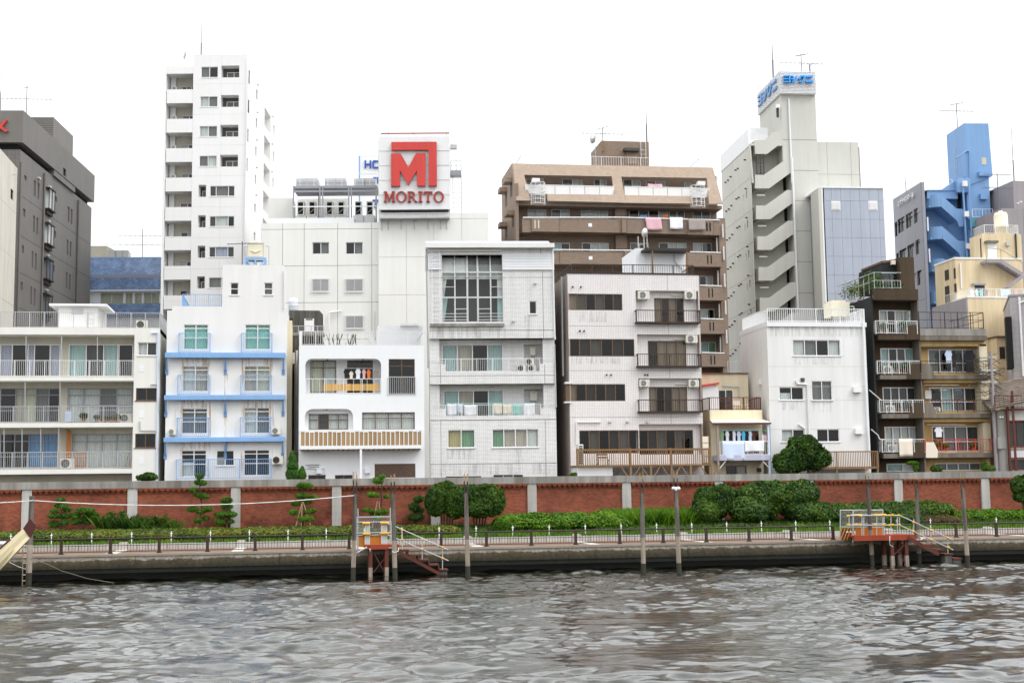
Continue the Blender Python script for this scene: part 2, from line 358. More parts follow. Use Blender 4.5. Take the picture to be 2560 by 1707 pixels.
# ---------------------------------------------------------------- building frame
class Bld:
    """a building: an Empty at its front base; parts live in local (s along the face, d into the depth, z up)"""
    def __init__(b, name, label, cat, Y, u, v=1190, ang=0.0, loc=None):
        p = atY(u, v, Y) if loc is None else np.array(loc)
        b.o = np.array((p[0], p[1], GZ)); b.a = math.radians(ang)
        b.es = np.array((math.cos(b.a), math.sin(b.a), 0)); b.ed = np.array((-math.sin(b.a), math.cos(b.a), 0))
        b.root = thing(name, label, cat, tuple(b.o), b.a); b.k = CR['N']; b.ops = []
    def K(b, k): b.k = CR[k]; return b
    def uv(b, x, y): return b.k[0] + x / b.k[2], b.k[1] + y / b.k[2]
    def px(b, x, y, d=0.0):
        r = ray(*b.uv(x, y)); c = CAM - b.o
        t = (d - c @ b.ed) / (r @ b.ed); q = c + r * t
        return q @ b.es, q[2]
    def pxs(b, x, y, s):
        """on the side plane at s: (depth, z)"""
        r = ray(*b.uv(x, y)); c = CAM - b.o
        t = (s - c @ b.es) / (r @ b.es); q = c + r * t
        return q @ b.ed, q[2]
    def r(b, x0, y0, x1, y1, d=0.0):
        xm, ym = (x0 + x1) / 2, (y0 + y1) / 2
        return b.px(x0, ym, d)[0], b.px(x1, ym, d)[0], b.px(xm, y1, d)[1], b.px(xm, y0, d)[1]
    def rs(b, x0, y0, x1, y1, s):
        xm, ym = (x0 + x1) / 2, (y0 + y1) / 2
        return b.pxs(x0, ym, s)[0], b.pxs(x1, ym, s)[0], b.pxs(xm, y1, s)[1], b.pxs(xm, y0, s)[1]
    def W(b, s, d, z): return tuple(b.o + b.es * s + b.ed * d + np.array((0, 0, z)))
    def part(b, mb, name, mat, parent=None, smooth=False): return mb.obj(name, mat, parent or b.root, smooth)
    def boxp(b, name, mat, x0, y0, x1, y1, d0, d1, parent=None):
        """box whose front face (at d0) covers the given photo rectangle"""
        s0, s1, z0, z1 = b.r(x0, y0, x1, y1, d0); return b.part(MB().box(s0, s1, d0, d1, z0, z1), name, mat, parent)
    def op(b, x0, y0, x1, y1, depth=.12, d=0.0):
        q = (*b.r(x0, y0, x1, y1, d), depth); b.ops.append(q); return q
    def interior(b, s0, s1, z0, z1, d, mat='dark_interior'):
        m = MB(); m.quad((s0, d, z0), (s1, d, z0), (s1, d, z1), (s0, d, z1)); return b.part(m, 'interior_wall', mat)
    def win(b, x0, y0, x1, y1, types, fm='alu', d=0.0, rev=.12, tr=None, fw=.045, cut=True, glass='glass', sill=None, rect=None, split=None, name='window', open_=()):
        """sliding window: one letter per pane (curtain behind it, k = bare dark room); tr = height fractions of cross bars from the top"""
        q = rect or b.r(x0, y0, x1, y1, d)
        s0, s1, z0, z1 = q
        if cut: b.ops.append((s0, s1, z0, z1, rev + .002))
        n = len(types); D = d + rev
        xs = [s0 + (s1 - s0) * (split[i] if split else i / n) for i in range(n)] + [s1]
        m = MB(); y0_, y1_ = D - .055, D
        m.box(s0, s1, y0_, y1_, z1 - fw, z1); m.box(s0, s1, y0_, y1_, z0, z0 + fw)
        m.box(s0, s0 + fw, y0_, y1_, z0 + fw, z1 - fw); m.box(s1 - fw, s1, y0_, y1_, z0 + fw, z1 - fw)
        for x in xs[1:-1]: m.box(x - fw * .6, x + fw * .6, y0_ - .004, y1_ - .004, z0 + fw, z1 - fw)
        trs = [z1 - (z1 - z0) * t for t in (tr or ())]
        for z in trs: m.box(s0 + fw, s1 - fw, y0_ + .005, y1_ + .005, z - fw * .5, z + fw * .5)
        if sill: m.box(s0 - .06, s1 + .06, d - sill, d + .01, z0 - .05, z0 - .003)
        wo = b.part(m, name, fm)
        for i, ty in enumerate(types):
            if i not in open_:
                p = MB().quad((xs[i] + .01, D - .028, z0 + .01), (xs[i + 1] - .01, D - .028, z0 + .01), (xs[i + 1] - .01, D - .028, z1 - .01), (xs[i] + .01, D - .028, z1 - .01))
                p.obj('pane', glass, wo)
            if ty.lower() in CUR:
                c = MB(); a, e = xs[i] + .02, xs[i + 1] - .02
                zt = z1 - .03
                if ty.isupper(): zt = z0 + (z1 - z0) * .55
                k = max(4, int((e - a) / .07)); yy = D + .09
                for j in range(k):
                    xa, xb = a + (e - a) * j / k, a + (e - a) * (j + 1) / k
                    ya, yb = yy + (.035 if j % 2 else 0), yy + (0 if j % 2 else .035)
                    c.quad((xa, ya, z0 + .02), (xb, yb, z0 + .02), (xb, yb, zt), (xa, ya, zt))
                c.obj('curtain', CUR[ty.lower()], wo)
        return wo
    def wall(b, x0, y0, x1, y1, mat, d=0.0, depth=6.0, base=True, sides=True, back=True, name='wall', ops=None, zt=None, roof=True, roofmat=None, inner=1.4, rect=None, intmat='dark_interior'):
        """front wall with the openings collected so far, plus side and back walls and a flat roof"""
        s0, s1, z0, z1 = rect or b.r(x0, y0, x1, y1, d)
        if base: z0 = 0.0
        ops = b.ops if ops is None else ops
        m = MB().wall(s0, s1, z0, z1, d, ops)
        if sides:
            m.quad((s0, d + depth, z0), (s0, d, z0), (s0, d, z1), (s0, d + depth, z1)); m.quad((s1, d, z0), (s1, d + depth, z0), (s1, d + depth, z1), (s1, d, z1))
        if back and not sides: b.part(MB().quad((s1, d + depth, z0), (s0, d + depth, z0), (s0, d + depth, z1), (s1, d + depth, z1)), 'rear_wall', mat)
        elif back: m.quad((s1, d + depth, z0), (s0, d + depth, z0), (s0, d + depth, z1), (s1, d + depth, z1))
        o = b.part(m, name, mat)
        if roof: b.part(MB().quad((s0, d, z1 - .05), (s1, d, z1 - .05), (s1, d + depth, z1 - .05), (s0, d + depth, z1 - .05)), 'roof', roofmat or 'concrete')
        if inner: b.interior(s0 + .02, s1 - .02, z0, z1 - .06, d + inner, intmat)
        b.ops = []
        return s0, s1, z0, z1
    def rail(b, x0, y0, x1, y1, d, mat='rail_white', sp=.13, bt=.016, rt=.035, posts=4, ret=0.0, mids=(), name='railing', lo=True, bars=True, rect=None, retl=True, retr=True):
        s0, s1, z0, z1 = rect or b.r(x0, y0, x1, y1, d)
        m = MB()
        def run(P, Q):
            L = math.dist(P, Q)
            if L < .05: return
            A = lambda t, z: (P[0] + (Q[0] - P[0]) * t, P[1] + (Q[1] - P[1]) * t, z)
            m.beam(A(0, z1 - rt / 2), A(1, z1 - rt / 2), rt * 1.2, rt)
            if lo: m.beam(A(0, z0 + rt * .9), A(1, z0 + rt * .9), rt * .8, rt * .8)
            for q in mids: m.beam(A(0, z1 + (z0 - z1) * q), A(1, z1 + (z0 - z1) * q), rt * .7, rt * .7)
            if bars:
                k = max(1, int(L / sp))
                for i in range(1, k): m.beam(A(i / k, z0 + rt), A(i / k, z1 - rt), bt, bt)
        run((s0, d), (s1, d))
        if ret:
            if retl: run((s0, d), (s0, d + ret))
            if retr: run((s1, d), (s1, d + ret))
        for i in range(posts + 1):
            x = s0 + (s1 - s0) * i / posts; m.beam((x, d, z0 - .02), (x, d, z1), rt * 1.3, rt * 1.3)
        return b.part(m, name, mat)
    def pipe(b, pts, r=.05, mat='alu_grey', d=-.08, name='pipe'):
        P = []
        for p in pts:
            dd = p[2] if len(p) > 2 else d
            s, z = b.px(p[0], p[1], dd); P.append((s, dd, z))
        return b.part(MB().path(P, r, 6), name, mat)
    def vents(b, pts, d=0.0, r=.07, mat='alu_grey', name='vent_hood'):
        for x, y in pts:
            s, z = b.px(x, y, d)
            m = MB(); m.lathe([(r, 0), (r, -.12), (r * .7, -.16)], (s, d, z), 10, 'y'); b.part(m, name, mat)
# ---------------------------------------------------------------- small things fixed on or standing at buildings
def acunit(b, x, y, wpx, label, d=-.35, bracket='wall', mat='plastic_cream', dark=False, group='air conditioner units', dep=.28, vert=1.0):
    """outdoor unit: casing, fan guard with blades, brackets; (x, y) is the centre of its front"""
    s0, s1, z0, z1 = b.r(x - wpx / 2, y - wpx * .36 * vert, x + wpx / 2, y + wpx * .36 * vert, d)
    w, h = s1 - s0, z1 - z0
    t = thing('air_conditioner', label, 'air conditioner', b.W((s0 + s1) / 2, d, z0), b.a, group)
    m = MB(); e = .02
    m.prism([(-w / 2 + e, 0), (w / 2 - e, 0), (w / 2, e), (w / 2, h - e), (w / 2 - e, h), (-w / 2 + e, h), (-w / 2, h - e), (-w / 2, e)], 0, dep); m.obj('casing', mat, t)
    g = MB(); r = min(w * .34, h * .42)
    cx = -w * .12
    g.lathe([(r, -.004), (r, .0)], (cx, 0, h / 2), 20, 'y')
    go = g.obj('fan_guard', 'grille_dark', t)
    k = MB()
    for i in range(3):
        rr = r * (1 - .28 * i); pts = [(cx + rr * math.cos(a), -.012, h / 2 + rr * math.sin(a)) for a in np.linspace(0, 2 * math.pi, 17)]; k.path(pts, .007, 4)
    for i in range(6):
        a = math.pi * i / 6; k.beam((cx - r * math.cos(a), -.012, h / 2 - r * math.sin(a)), (cx + r * math.cos(a), -.012, h / 2 + r * math.sin(a)), .006, .006)
    k.obj('guard_wire', 'alu_grey' if not dark else 'iron_dark', go)
    for sx in (-1, 1):
        f = MB(); x0 = sx * w * .36
        if bracket == 'wall': f.box(x0 - .02, x0 + .02, -.01, dep + .2, -.05, -.004)
        elif bracket == 'hang':
            f.box(x0 - .018, x0 + .018, -.015, .0, -.03, h + .22); f.box(x0 - .018, x0 + .018, -.015, dep + .1, -.06, -.03); f.box(x0 - .018, x0 + .018, dep, dep + .02, -.03, h + .22)
        else: f.box(x0 - .04, x0 + .04, .02, dep - .02, -.07, -.002)
        f.obj('bracket' if bracket != 'floor' else 'foot', 'alu_grey', t)
    return t
def sheet(b, x0, y0, x1, y1, d, mat, label, name='towel', cat='towel', group='laundry hung out to dry', sag=.03, amp=.03, skew=0.0, fold=True, stripes=None):
    """cloth hung over a rail: rippled sheet with thickness and a flap folded over the back"""
    s0, s1, z0, z1 = b.r(x0, y0, x1, y1, d); w, h = s1 - s0, z1 - z0
    n, k = 14, 6; m = MB(); vs = []; ph = RNG.uniform(0, 6)
    for side in (0, 1):
        for j in range(k + 1):
            for i in range(n + 1):
                tx, tz = i / n, j / k
                xx = s0 + w * tx + skew * w * (1 - tz); zz = z0 + h * tz - sag * math.sin(math.pi * tx) * tz + .02 * math.sin(5 * tx + ph) * (1 - tz)
                yy = d + amp * math.sin(tx * 9 + ph + tz) * (1 - tz * .6) * (1.2 - tz) + side * .012
                vs.append((xx - s0 - w / 2, yy - d, zz - z1))
    fs = []; N = (n + 1) * (k + 1)
    for j in range(k):
        for i in range(n):
            a = j * (n + 1) + i; fs.append((a, a + 1, a + n + 2, a + n + 1)); fs.append((N + a, N + a + n + 1, N + a + n + 2, N + a + 1))
    bd = [i for i in range(n + 1)] + [j * (n + 1) + n for j in range(1, k + 1)] + [k * (n + 1) + i for i in range(n - 1, -1, -1)] + [j * (n + 1) for j in range(k - 1, 0, -1)]
    for a, c in zip(bd, bd[1:] + bd[:1]): fs.append((a, N + a, N + c, c))
    if fold:
        m.box(-w / 2, w / 2, .02, .09, -.03, .012); m.box(-w / 2, w / 2, .075, .09, -h * .35, -.03)
    m.add(vs, fs)
    o = m.obj(name, mat, None, True, b.W((s0 + s1) / 2, d, z1)); o.rotation_euler = (0, 0, b.a)
    return tag(o, label, cat, group)
def shirt(b, x0, y0, x1, y1, d, mat, label, name='shirt', cat='clothing', group='laundry hung out to dry', trousers=False):
    s0, s1, z0, z1 = b.r(x0, y0, x1, y1, d); w, h = s1 - s0, z1 - z0
    if trousers: P = [(-.4, 0), (-.06, 0), (0, .5), (.06, 0), (.4, 0), (.42, 1), (-.42, 1)]
    else: P = [(-.34, 0), (.34, 0), (.34, .58), (.46, .52), (.5, .70), (.26, .98), (.1, 1), (0, .95), (-.1, 1), (-.26, .98), (-.5, .70), (-.46, .52), (-.34, .58)]
    m = MB().prism([(x * w, z * h - h) for x, z in P], -.03, .03)
    m.path([(-w * .3, 0, -.02), (0, 0, .06), (w * .3, 0, -.02)], .006, 4); m.path([(0, 0, .06), (0, 0, .1), (.03, 0, .12)], .005, 4)
    o = m.obj(name, mat, None, False, b.W((s0 + s1) / 2, d, z1)); o.rotation_euler = (0, 0, b.a + RNG.uniform(-.5, .5))
    return tag(o, label, cat, group)
def yagi(p, mast, label, booms, name='television_antenna', mat='antenna_metal'):
    """mast with booms: (height, half length, yaw deg, tilt, n elements, element length)"""
    t = thing(name, label, 'antenna', p, 0, 'roof antennas')
    MB().tube((0, 0, 0), (0, 0, mast), .042, 6).obj('mast', mat, t)
    for hz, L, yaw, tilt, n, el in booms:
        a = math.radians(yaw); dx, dy = math.cos(a), math.sin(a); m = MB()
        A = Vector((-L * dx, -L * dy, hz - L * tilt)); B = Vector((L * dx, L * dy, hz + L * tilt)); m.tube(A, B, .026, 5)
        for i in range(n):
            q = A.lerp(B, (i + .5) / n); m.tube(q - Vector((-dy, dx, 0)) * el, q + Vector((-dy, dx, 0)) * el, .018, 4)
        m.obj('boom', mat, t)
    return t
def rod(p, h, label, r=.04):
    r *= 1.2
    t = thing('lightning_rod', label, 'lightning rod', p, 0, 'lightning rods')
    MB().tube((0, 0, 0), (0, 0, h * .45), r, 6).obj('lower_pole', 'antenna_metal', t); MB().tube((0, 0, h * .45), (0, 0, h), r * .6, 6, r * .25).obj('upper_rod', 'antenna_metal', t); return t
def dish(p, r, yaw, label, mast=.9):
    t = thing('satellite_dish', label, 'satellite dish', p, math.radians(yaw), 'satellite dishes')
    MB().tube((0, .1, 0), (0, .1, mast), .03, 6).obj('mast', 'alu_grey', t)
    m = MB(); m.lathe([(r * q, -r * .28 * (q * q)) for q in (.05, .35, .6, .8, 1.0)], (0, 0, mast), 20, 'y')
    m.lathe([(r * q, -r * .28 * (q * q) + .02) for q in (1.0, .6, .05)], (0, 0, mast), 20, 'y'); m.obj('reflector', 'plastic_white', t, True)
    MB().path([(0, -r * .15, mast - r * .9), (0, -r * .75, mast - .1), (0, -r * .75, mast + .02)], .02, 5).obj('feed_arm', 'alu_grey', t); return t
def pxpt(u, v, Y): return tuple(atY(u, v, Y))
# ================================================================ SETTING
WZ = 0.10                                  # water level
def struct(name, m, mat): return tag(m.obj(name, mat), None, None, None, 'structure')
# ---- materials of the bank
def quaymat():
    m, t = _new('quay_face'); MT['quay_face'] = m
    g = nn(t, 'ShaderNodeNewGeometry'); sx = nn(t, 'ShaderNodeSeparateXYZ'); t.links.new(g.outputs['Position'], sx.inputs[0])
    n1 = nn(t, 'ShaderNodeTexNoise'); n1.inputs['Scale'].default_value = 1.0; n1.inputs['Detail'].default_value = 6; n1.inputs['Roughness'].default_value = .7
    t.links.new(_map(t, g.outputs['Position'], (1.6, 1.6, .5)), n1.inputs['Vector'])
    a = nn(t, 'ShaderNodeMath', operation='MULTIPLY_ADD'); a.inputs[1].default_value = .50; a.inputs[2].default_value = -.25; t.links.new(n1.outputs[0], a.inputs[0])
    b = nn(t, 'ShaderNodeMath', operation='ADD'); t.links.new(sx.outputs[2], b.inputs[0]); t.links.new(a.outputs[0], b.inputs[1])
    r = nn(t, 'ShaderNodeValToRGB'); e = r.color_ramp.elements
    mp = nn(t, 'ShaderNodeMapRange'); mp.inputs['From Min'].default_value = 0.0; mp.inputs['From Max'].default_value = 1.4; t.links.new(b.outputs[0], mp.inputs[0]); t.links.new(mp.outputs[0], r.inputs[0])
    e[0].position = .36; e[0].color = (.006, .007, .004, 1); e[1].position = .93; e[1].color = (.56, .52, .47, 1)
    for p, c in ((.47, (.020, .019, .010)), (.57, (.045, .038, .020)), (.66, (.075, .060, .033)), (.765, (.12, .095, .056)), (.795, (.46, .42, .37))):
        q = e.new(p); q.color = (*c, 1)
    p = nn(t, 'ShaderNodeBsdfPrincipled'); p.inputs['Roughness'].default_value = .85
    n2 = nn(t, 'ShaderNodeTexNoise'); n2.inputs['Scale'].default_value = 5.0; n2.inputs['Detail'].default_value = 8; t.links.new(g.outputs['Position'], n2.inputs['Vector'])
    rr = nn(t, 'ShaderNodeValToRGB'); rr.color_ramp.elements[0].position = .3; rr.color_ramp.elements[0].color = (.5, .48, .42, 1); rr.color_ramp.elements[1].position = .65; t.links.new(n2.outputs[0], rr.inputs[0])
    t.links.new(_mul(t, r.outputs[0], rr.outputs[0]), p.inputs['Base Color'])
    bp = nn(t, 'ShaderNodeBump'); bp.inputs['Strength'].default_value = .5; bp.inputs['Distance'].default_value = .05; t.links.new(n2.outputs[0], bp.inputs['Height']); t.links.new(bp.outputs[0], p.inputs['Normal'])
    oo = nn(t, 'ShaderNodeOutputMaterial'); t.links.new(p.outputs[0], oo.inputs[0])
quaymat()
def brickmat():
    m, t = _new('red_brick'); MT['red_brick'] = m
    g = nn(t, 'ShaderNodeNewGeometry'); P = g.outputs['Position']; sx = nn(t, 'ShaderNodeSeparateXYZ'); t.links.new(P, sx.inputs[0])
    cb = nn(t, 'ShaderNodeCombineXYZ'); t.links.new(sx.outputs[0], cb.inputs[0]); t.links.new(sx.outputs[2], cb.inputs[1])
    bt = nn(t, 'ShaderNodeTexBrick'); t.links.new(cb.outputs[0], bt.inputs['Vector']); bt.inputs['Scale'].default_value = 1.0
    bt.inputs['Brick Width'].default_value = .225; bt.inputs['Row Height'].default_value = .075; bt.inputs['Mortar Size'].default_value = .009; bt.inputs['Mortar Smooth'].default_value = .3
    bt.inputs['Color1'].default_value = (.345, .098, .052, 1); bt.inputs['Color2'].default_value = (.17, .056, .036, 1); bt.inputs['Mortar'].default_value = (.17, .085, .06, 1); bt.inputs['Bias'].default_value = -.25
    o = bt.outputs[0]
    c1, _ = _noise(t, _map(t, P, (.45, .45, .45)), 1.0, 6, .32, .62, (.62, .60, .60), (1.08, 1.05, 1.02), .65); o = _mul(t, o, c1)
    # sooty growth near the foot of the wall, in its own uneven patches
    n1 = nn(t, 'ShaderNodeTexNoise'); n1.inputs['Scale'].default_value = .9; n1.inputs['Detail'].default_value = 7; n1.inputs['Roughness'].default_value = .7; t.links.new(P, n1.inputs['Vector'])
    h = nn(t, 'ShaderNodeMapRange'); h.inputs['From Min'].default_value = 2.0; h.inputs['From Max'].default_value = 3.9; t.links.new(sx.outputs[2], h.inputs[0])
    s = nn(t, 'ShaderNodeMath', operation='MULTIPLY_ADD'); s.inputs[1].default_value = .55; t.links.new(h.outputs[0], s.inputs[0]); t.links.new(n1.outputs[0], s.inputs[2])
    r2 = nn(t, 'ShaderNodeValToRGB'); r2.color_ramp.elements[0].position = .42; r2.color_ramp.elements[0].color = (.28, .26, .24, 1); r2.color_ramp.elements[1].position = .72; t.links.new(s.outputs[0], r2.inputs[0])
    o = _mul(t, o, r2.outputs[0])
    c3, _ = _noise(t, _map(t, P, (3.0, 3.0, .3)), 1.0, 4, .62, .8, (1, 1, 1), (1.5, 1.7, 1.8)); o = _mul(t, o, c3)
    p = nn(t, 'ShaderNodeBsdfPrincipled'); t.links.new(o, p.inputs['Base Color']); p.inputs['Roughness'].default_value = .85; p.inputs['Specular IOR Level'].default_value = .25
    inv = nn(t, 'ShaderNodeMath', operation='SUBTRACT'); inv.inputs[0].default_value = 1; t.links.new(bt.outputs[1], inv.inputs[1])
    bp = nn(t, 'ShaderNodeBump'); bp.inputs['Strength'].default_value = .6; bp.inputs['Distance'].default_value = .015; t.links.new(inv.outputs[0], bp.inputs['Height']); t.links.new(bp.outputs[0], p.inputs['Normal'])
    oo = nn(t, 'ShaderNodeOutputMaterial'); t.links.new(p.outputs[0], oo.inputs[0])
brickmat()
def watermat():
    m, t = _new('river_water'); MT['river_water'] = m
    g = nn(t, 'ShaderNodeNewGeometry'); P = g.outputs['Position']
    c, _ = _noise(t, _map(t, P, (.05, .12, 1)), 1.0, 4, .35, .65, (.009, .011, .006), (.019, .022, .013))
    n1 = nn(t, 'ShaderNodeTexNoise'); n1.inputs['Scale'].default_value = 1.0; n1.inputs['Detail'].default_value = 4; n1.inputs['Roughness'].default_value = .6; t.links.new(_map(t, P, (5.5, 8, 1)), n1.inputs['Vector'])
    bp = nn(t, 'ShaderNodeBump'); bp.inputs['Strength'].default_value = .5; bp.inputs['Distance'].default_value = .012; t.links.new(n1.outputs[0], bp.inputs['Height'])
    df = nn(t, 'ShaderNodeBsdfDiffuse'); t.links.new(c, df.inputs[0]); t.links.new(bp.outputs[0], df.inputs['Normal'])
    gl = nn(t, 'ShaderNodeBsdfGlossy'); gl.inputs['Roughness'].default_value = .03; t.links.new(bp.outputs[0], gl.inputs['Normal'])
    lw = nn(t, 'ShaderNodeLayerWeight'); t.links.new(bp.outputs[0], lw.inputs['Normal'])
    pw = nn(t, 'ShaderNodeMath', operation='POWER'); pw.inputs[1].default_value = 4.0; t.links.new(lw.outputs['Facing'], pw.inputs[0])
    fr = nn(t, 'ShaderNodeMath', operation='MULTIPLY_ADD'); fr.use_clamp = True; fr.inputs[1].default_value = 1.42; fr.inputs[2].default_value = .02; t.links.new(pw.outputs[0], fr.inputs[0])
    mx = nn(t, 'ShaderNodeMixShader'); t.links.new(fr.outputs[0], mx.inputs[0]); t.links.new(df.outputs[0], mx.inputs[1]); t.links.new(gl.outputs[0], mx.inputs[2])
    oo = nn(t, 'ShaderNodeOutputMaterial'); t.links.new(mx.outputs[0], oo.inputs[0])
watermat()
# ---- river
def grid(name, xs, ys, zf, mat):
    X, Y = np.meshgrid(xs, ys); Z = zf(X, Y); nx, ny = len(xs), len(ys)
    v = np.stack([X, Y, Z], -1).reshape(-1, 3).astype(np.float32)
    i = np.arange(nx * ny).reshape(ny, nx); q = np.stack([i[:-1, :-1], i[:-1, 1:], i[1:, 1:], i[1:, :-1]], -1).reshape(-1, 4).astype(np.int32)
    return npmesh(name, v, q, mat, True)
def npmesh(name, v, q, mat, smooth=False, parent=None):
    me = bpy.data.meshes.new(name); n = len(q); k = q.shape[1]
    me.vertices.add(len(v)); me.vertices.foreach_set('co', np.ascontiguousarray(v, np.float32).ravel())
    me.loops.add(n * k); me.loops.foreach_set('vertex_index', np.ascontiguousarray(q, np.int32).ravel())
    me.polygons.add(n); me.polygons.foreach_set('loop_start', np.arange(0, n * k, k, dtype=np.int32)); me.polygons.foreach_set('loop_total', np.full(n, k, np.int32))
    if smooth: me.polygons.foreach_set('use_smooth', np.ones(n, bool))
    me.update(calc_edges=True); me.validate()
    o = bpy.data.objects.new(name, me); col.objects.link(o); me.materials.append(Mx(mat))
    if parent is not None: o.parent = parent
    return o
rw = np.random.default_rng(21)
WV = []
for i in range(110):
    lam = 0.38 * (4.0 / .38) ** rw.uniform() ** 1.55
    WV.append((2 * math.pi / lam, rw.normal(math.radians(92), .6), rw.uniform(0, 2 * math.pi), .0047 * lam ** .84))
def wz(X, Y):
    Z = np.zeros_like(X)
    for k, a, ph, A in WV:
        arg = k * (math.cos(a) * X + math.sin(a) * Y) + ph
        Z += A * (1 - 2 * np.abs(np.sin(arg / 2)) ** 1.4) if k > 2.5 else A * np.sin(arg)
    env = .80 + .42 * np.sin(X * .21 + Y * .33 + 1.0) * np.sin(X * .09 - Y * .27) + .2 * np.sin(X * .5 - Y * .9)
    return WZ + Z * env
xs = np.concatenate([np.linspace(-500, -60, 12), np.linspace(-55, -24, 24), np.arange(-22, 47, .11), np.linspace(51, 80, 22), np.linspace(90, 500, 12)])
ys = np.concatenate([np.linspace(-80, 20, 40), np.arange(25, 66, .09), np.linspace(66.1, 71.6, 40)])
tag(grid('river_water', xs, ys, wz, 'river_water'), kind='structure')
# ---- quay: promenade deck on a concrete beam, hollow underneath
XA, XB = -46.0, 78.0
PZ = 1.36
qm = MB(); qm.box(-400, 400, 70.0, 70.9, .66, PZ - .10); qm.box(-400, 400, 70.07, 70.9, .44, .66); qm.box(-400, 400, 70.9, 72.2, .74, PZ - .10); qm.box(-400, 400, 72.0, 72.4, -3, .80)
quay = struct('quay', qm, 'quay_face')
MB().box(-400, 400, 69.93, 70.45, PZ - .10, PZ + .012).obj('quay_edge', 'kerb_stone', quay)
for x in np.arange(-43.4, 78, 7.05):                       # construction joints of the quay beam
    MB().box(x - .012, x + .012, 69.992, 70.0, .60, PZ - .102).obj('joint_line', 'void', quay)
prom = struct('promenade', MB().box(-400, 400, 70.45, 75.55, PZ - .5, PZ), 'paver_red')
PIER0, PIERS = None, []
# ---- land behind
struct('ground', MB().quad((-1500, 84.6, GZ - .01), (1500, 84.6, GZ - .01), (1500, 2500, GZ - .01), (-1500, 2500, GZ - .01)), 'ground')
bed = grid('planting_bed', np.linspace(-60, 90, 160), np.linspace(75.55, 84.2, 16), lambda X, Y: 1.58 + (Y - 75.55) / 8.6 * .5 + .03 * np.sin(X * 1.3 + Y), 'soil'); tag(bed, kind='structure')
# ---- flood wall
fw = thing('flood_wall', 'long red brick flood wall with grey coping behind the promenade', 'wall', (14.0, 84.0, 1.3))
OX, OY, OZ = fw.location
def L(m):
    m.v = [(x - OX, y - OY, z - OZ) for x, y, z in m.v]; return m
PILX = [-16.0 + 6.025 * i for i in range(-5, 15)]
cme = bpy.data.meshes.new('corbel'); t_ = MB()
for hw, z0, z1, dp in ((.135, -.085, 0, .20), (.09, -.165, -.088, .14), (.055, -.25, -.168, .09)): t_.box(-hw, hw, -dp, .004, z0, z1)
cme.from_pydata(t_.v, [], t_.f); cme.materials.append(MT['red_brick'])
bme = bpy.data.meshes.new('pilaster_block'); t_ = MB(); t_.prism([(-.285, .01), (-.275, 0), (.275, 0), (.285, .01), (.285, .395), (.275, .405), (-.275, .405), (-.285, .395)], -.13, .02); bme.from_pydata(t_.v, [], t_.f); bme.materials.append(MT['pilaster'])
for i, x in enumerate(PILX[:-1]):
    x1 = PILX[i + 1]
    pn = L(MB().box(x, x1, 84.0, 84.5, 1.3, 4.66)).obj('brick_panel', 'red_brick', fw)
    st = L(MB().box(x + .31, x1 - .31, 83.78, 84.0, 4.60, 4.66)).obj('string_course', 'red_brick', pn)
    n = 17
    for k in range(n):
        c = bpy.data.objects.new('corbel', cme); col.objects.link(c); c.parent = pn; c.location = (x + .31 + (x1 - x - .62) * (k + .5) / n - OX, -.0, 4.598 - OZ)
    L(MB().box(x + .006, x1 - .006, 83.80, 84.72, 4.66, 5.08)).obj('coping', 'coping', fw)
for x in PILX:
    pl = L(MB().box(x - .25, x + .25, 83.9, 84.05, 1.3, 4.655)).obj('pilaster', 'pilaster', fw)
    for k in range(8):
        c = bpy.data.objects.new('pilaster_block', bme); col.objects.link(c); c.parent = pl; c.location = (x - OX, -.002, 1.36 + .411 * k - OZ)
# ---- planter kerb with piers
pk = thing('planter_wall', 'low pale stone planter wall along the promenade', 'planter', (14.0, 75.5, PZ)); OX, OY, OZ = pk.location
P0 = atY(*cp('C5', 1133, 745), 75.5)[0]
PIERX = [P0 + 6.16 * i for i in range(-5, 12)]
kb = bpy.data.meshes.new('stone_block'); t_ = MB(); t_.prism([(-.25, 0), (.25, 0), (.25, .29), (.24, .30), (-.24, .30), (-.25, .29)], 0, .22); kb.from_pydata(t_.v, [], t_.f); kb.materials.append(MT['planter_stone'])
for i, x in enumerate(PIERX):
    L(MB().prism([(x - .22, PZ), (x + .22, PZ), (x + .22, PZ + .36), (x + .16, PZ + .40), (x - .16, PZ + .40), (x - .22, PZ + .36)], 75.44, 75.78)).obj('pier', 'planter_stone', pk)
    MB().box(x - .28, x + .28, 70.46, 75.43, PZ - .1, PZ + .004).obj('paving_band', 'paver_white', prom)
    if i < len(PIERX) - 1:
        for k in range(11):
            c = bpy.data.objects.new('stone_block', kb); col.objects.link(c); c.parent = pk; c.location = (x + .22 + .26 + .52 * k - OX, RNG.uniform(-.008, .008), RNG.uniform(-.006, .006))
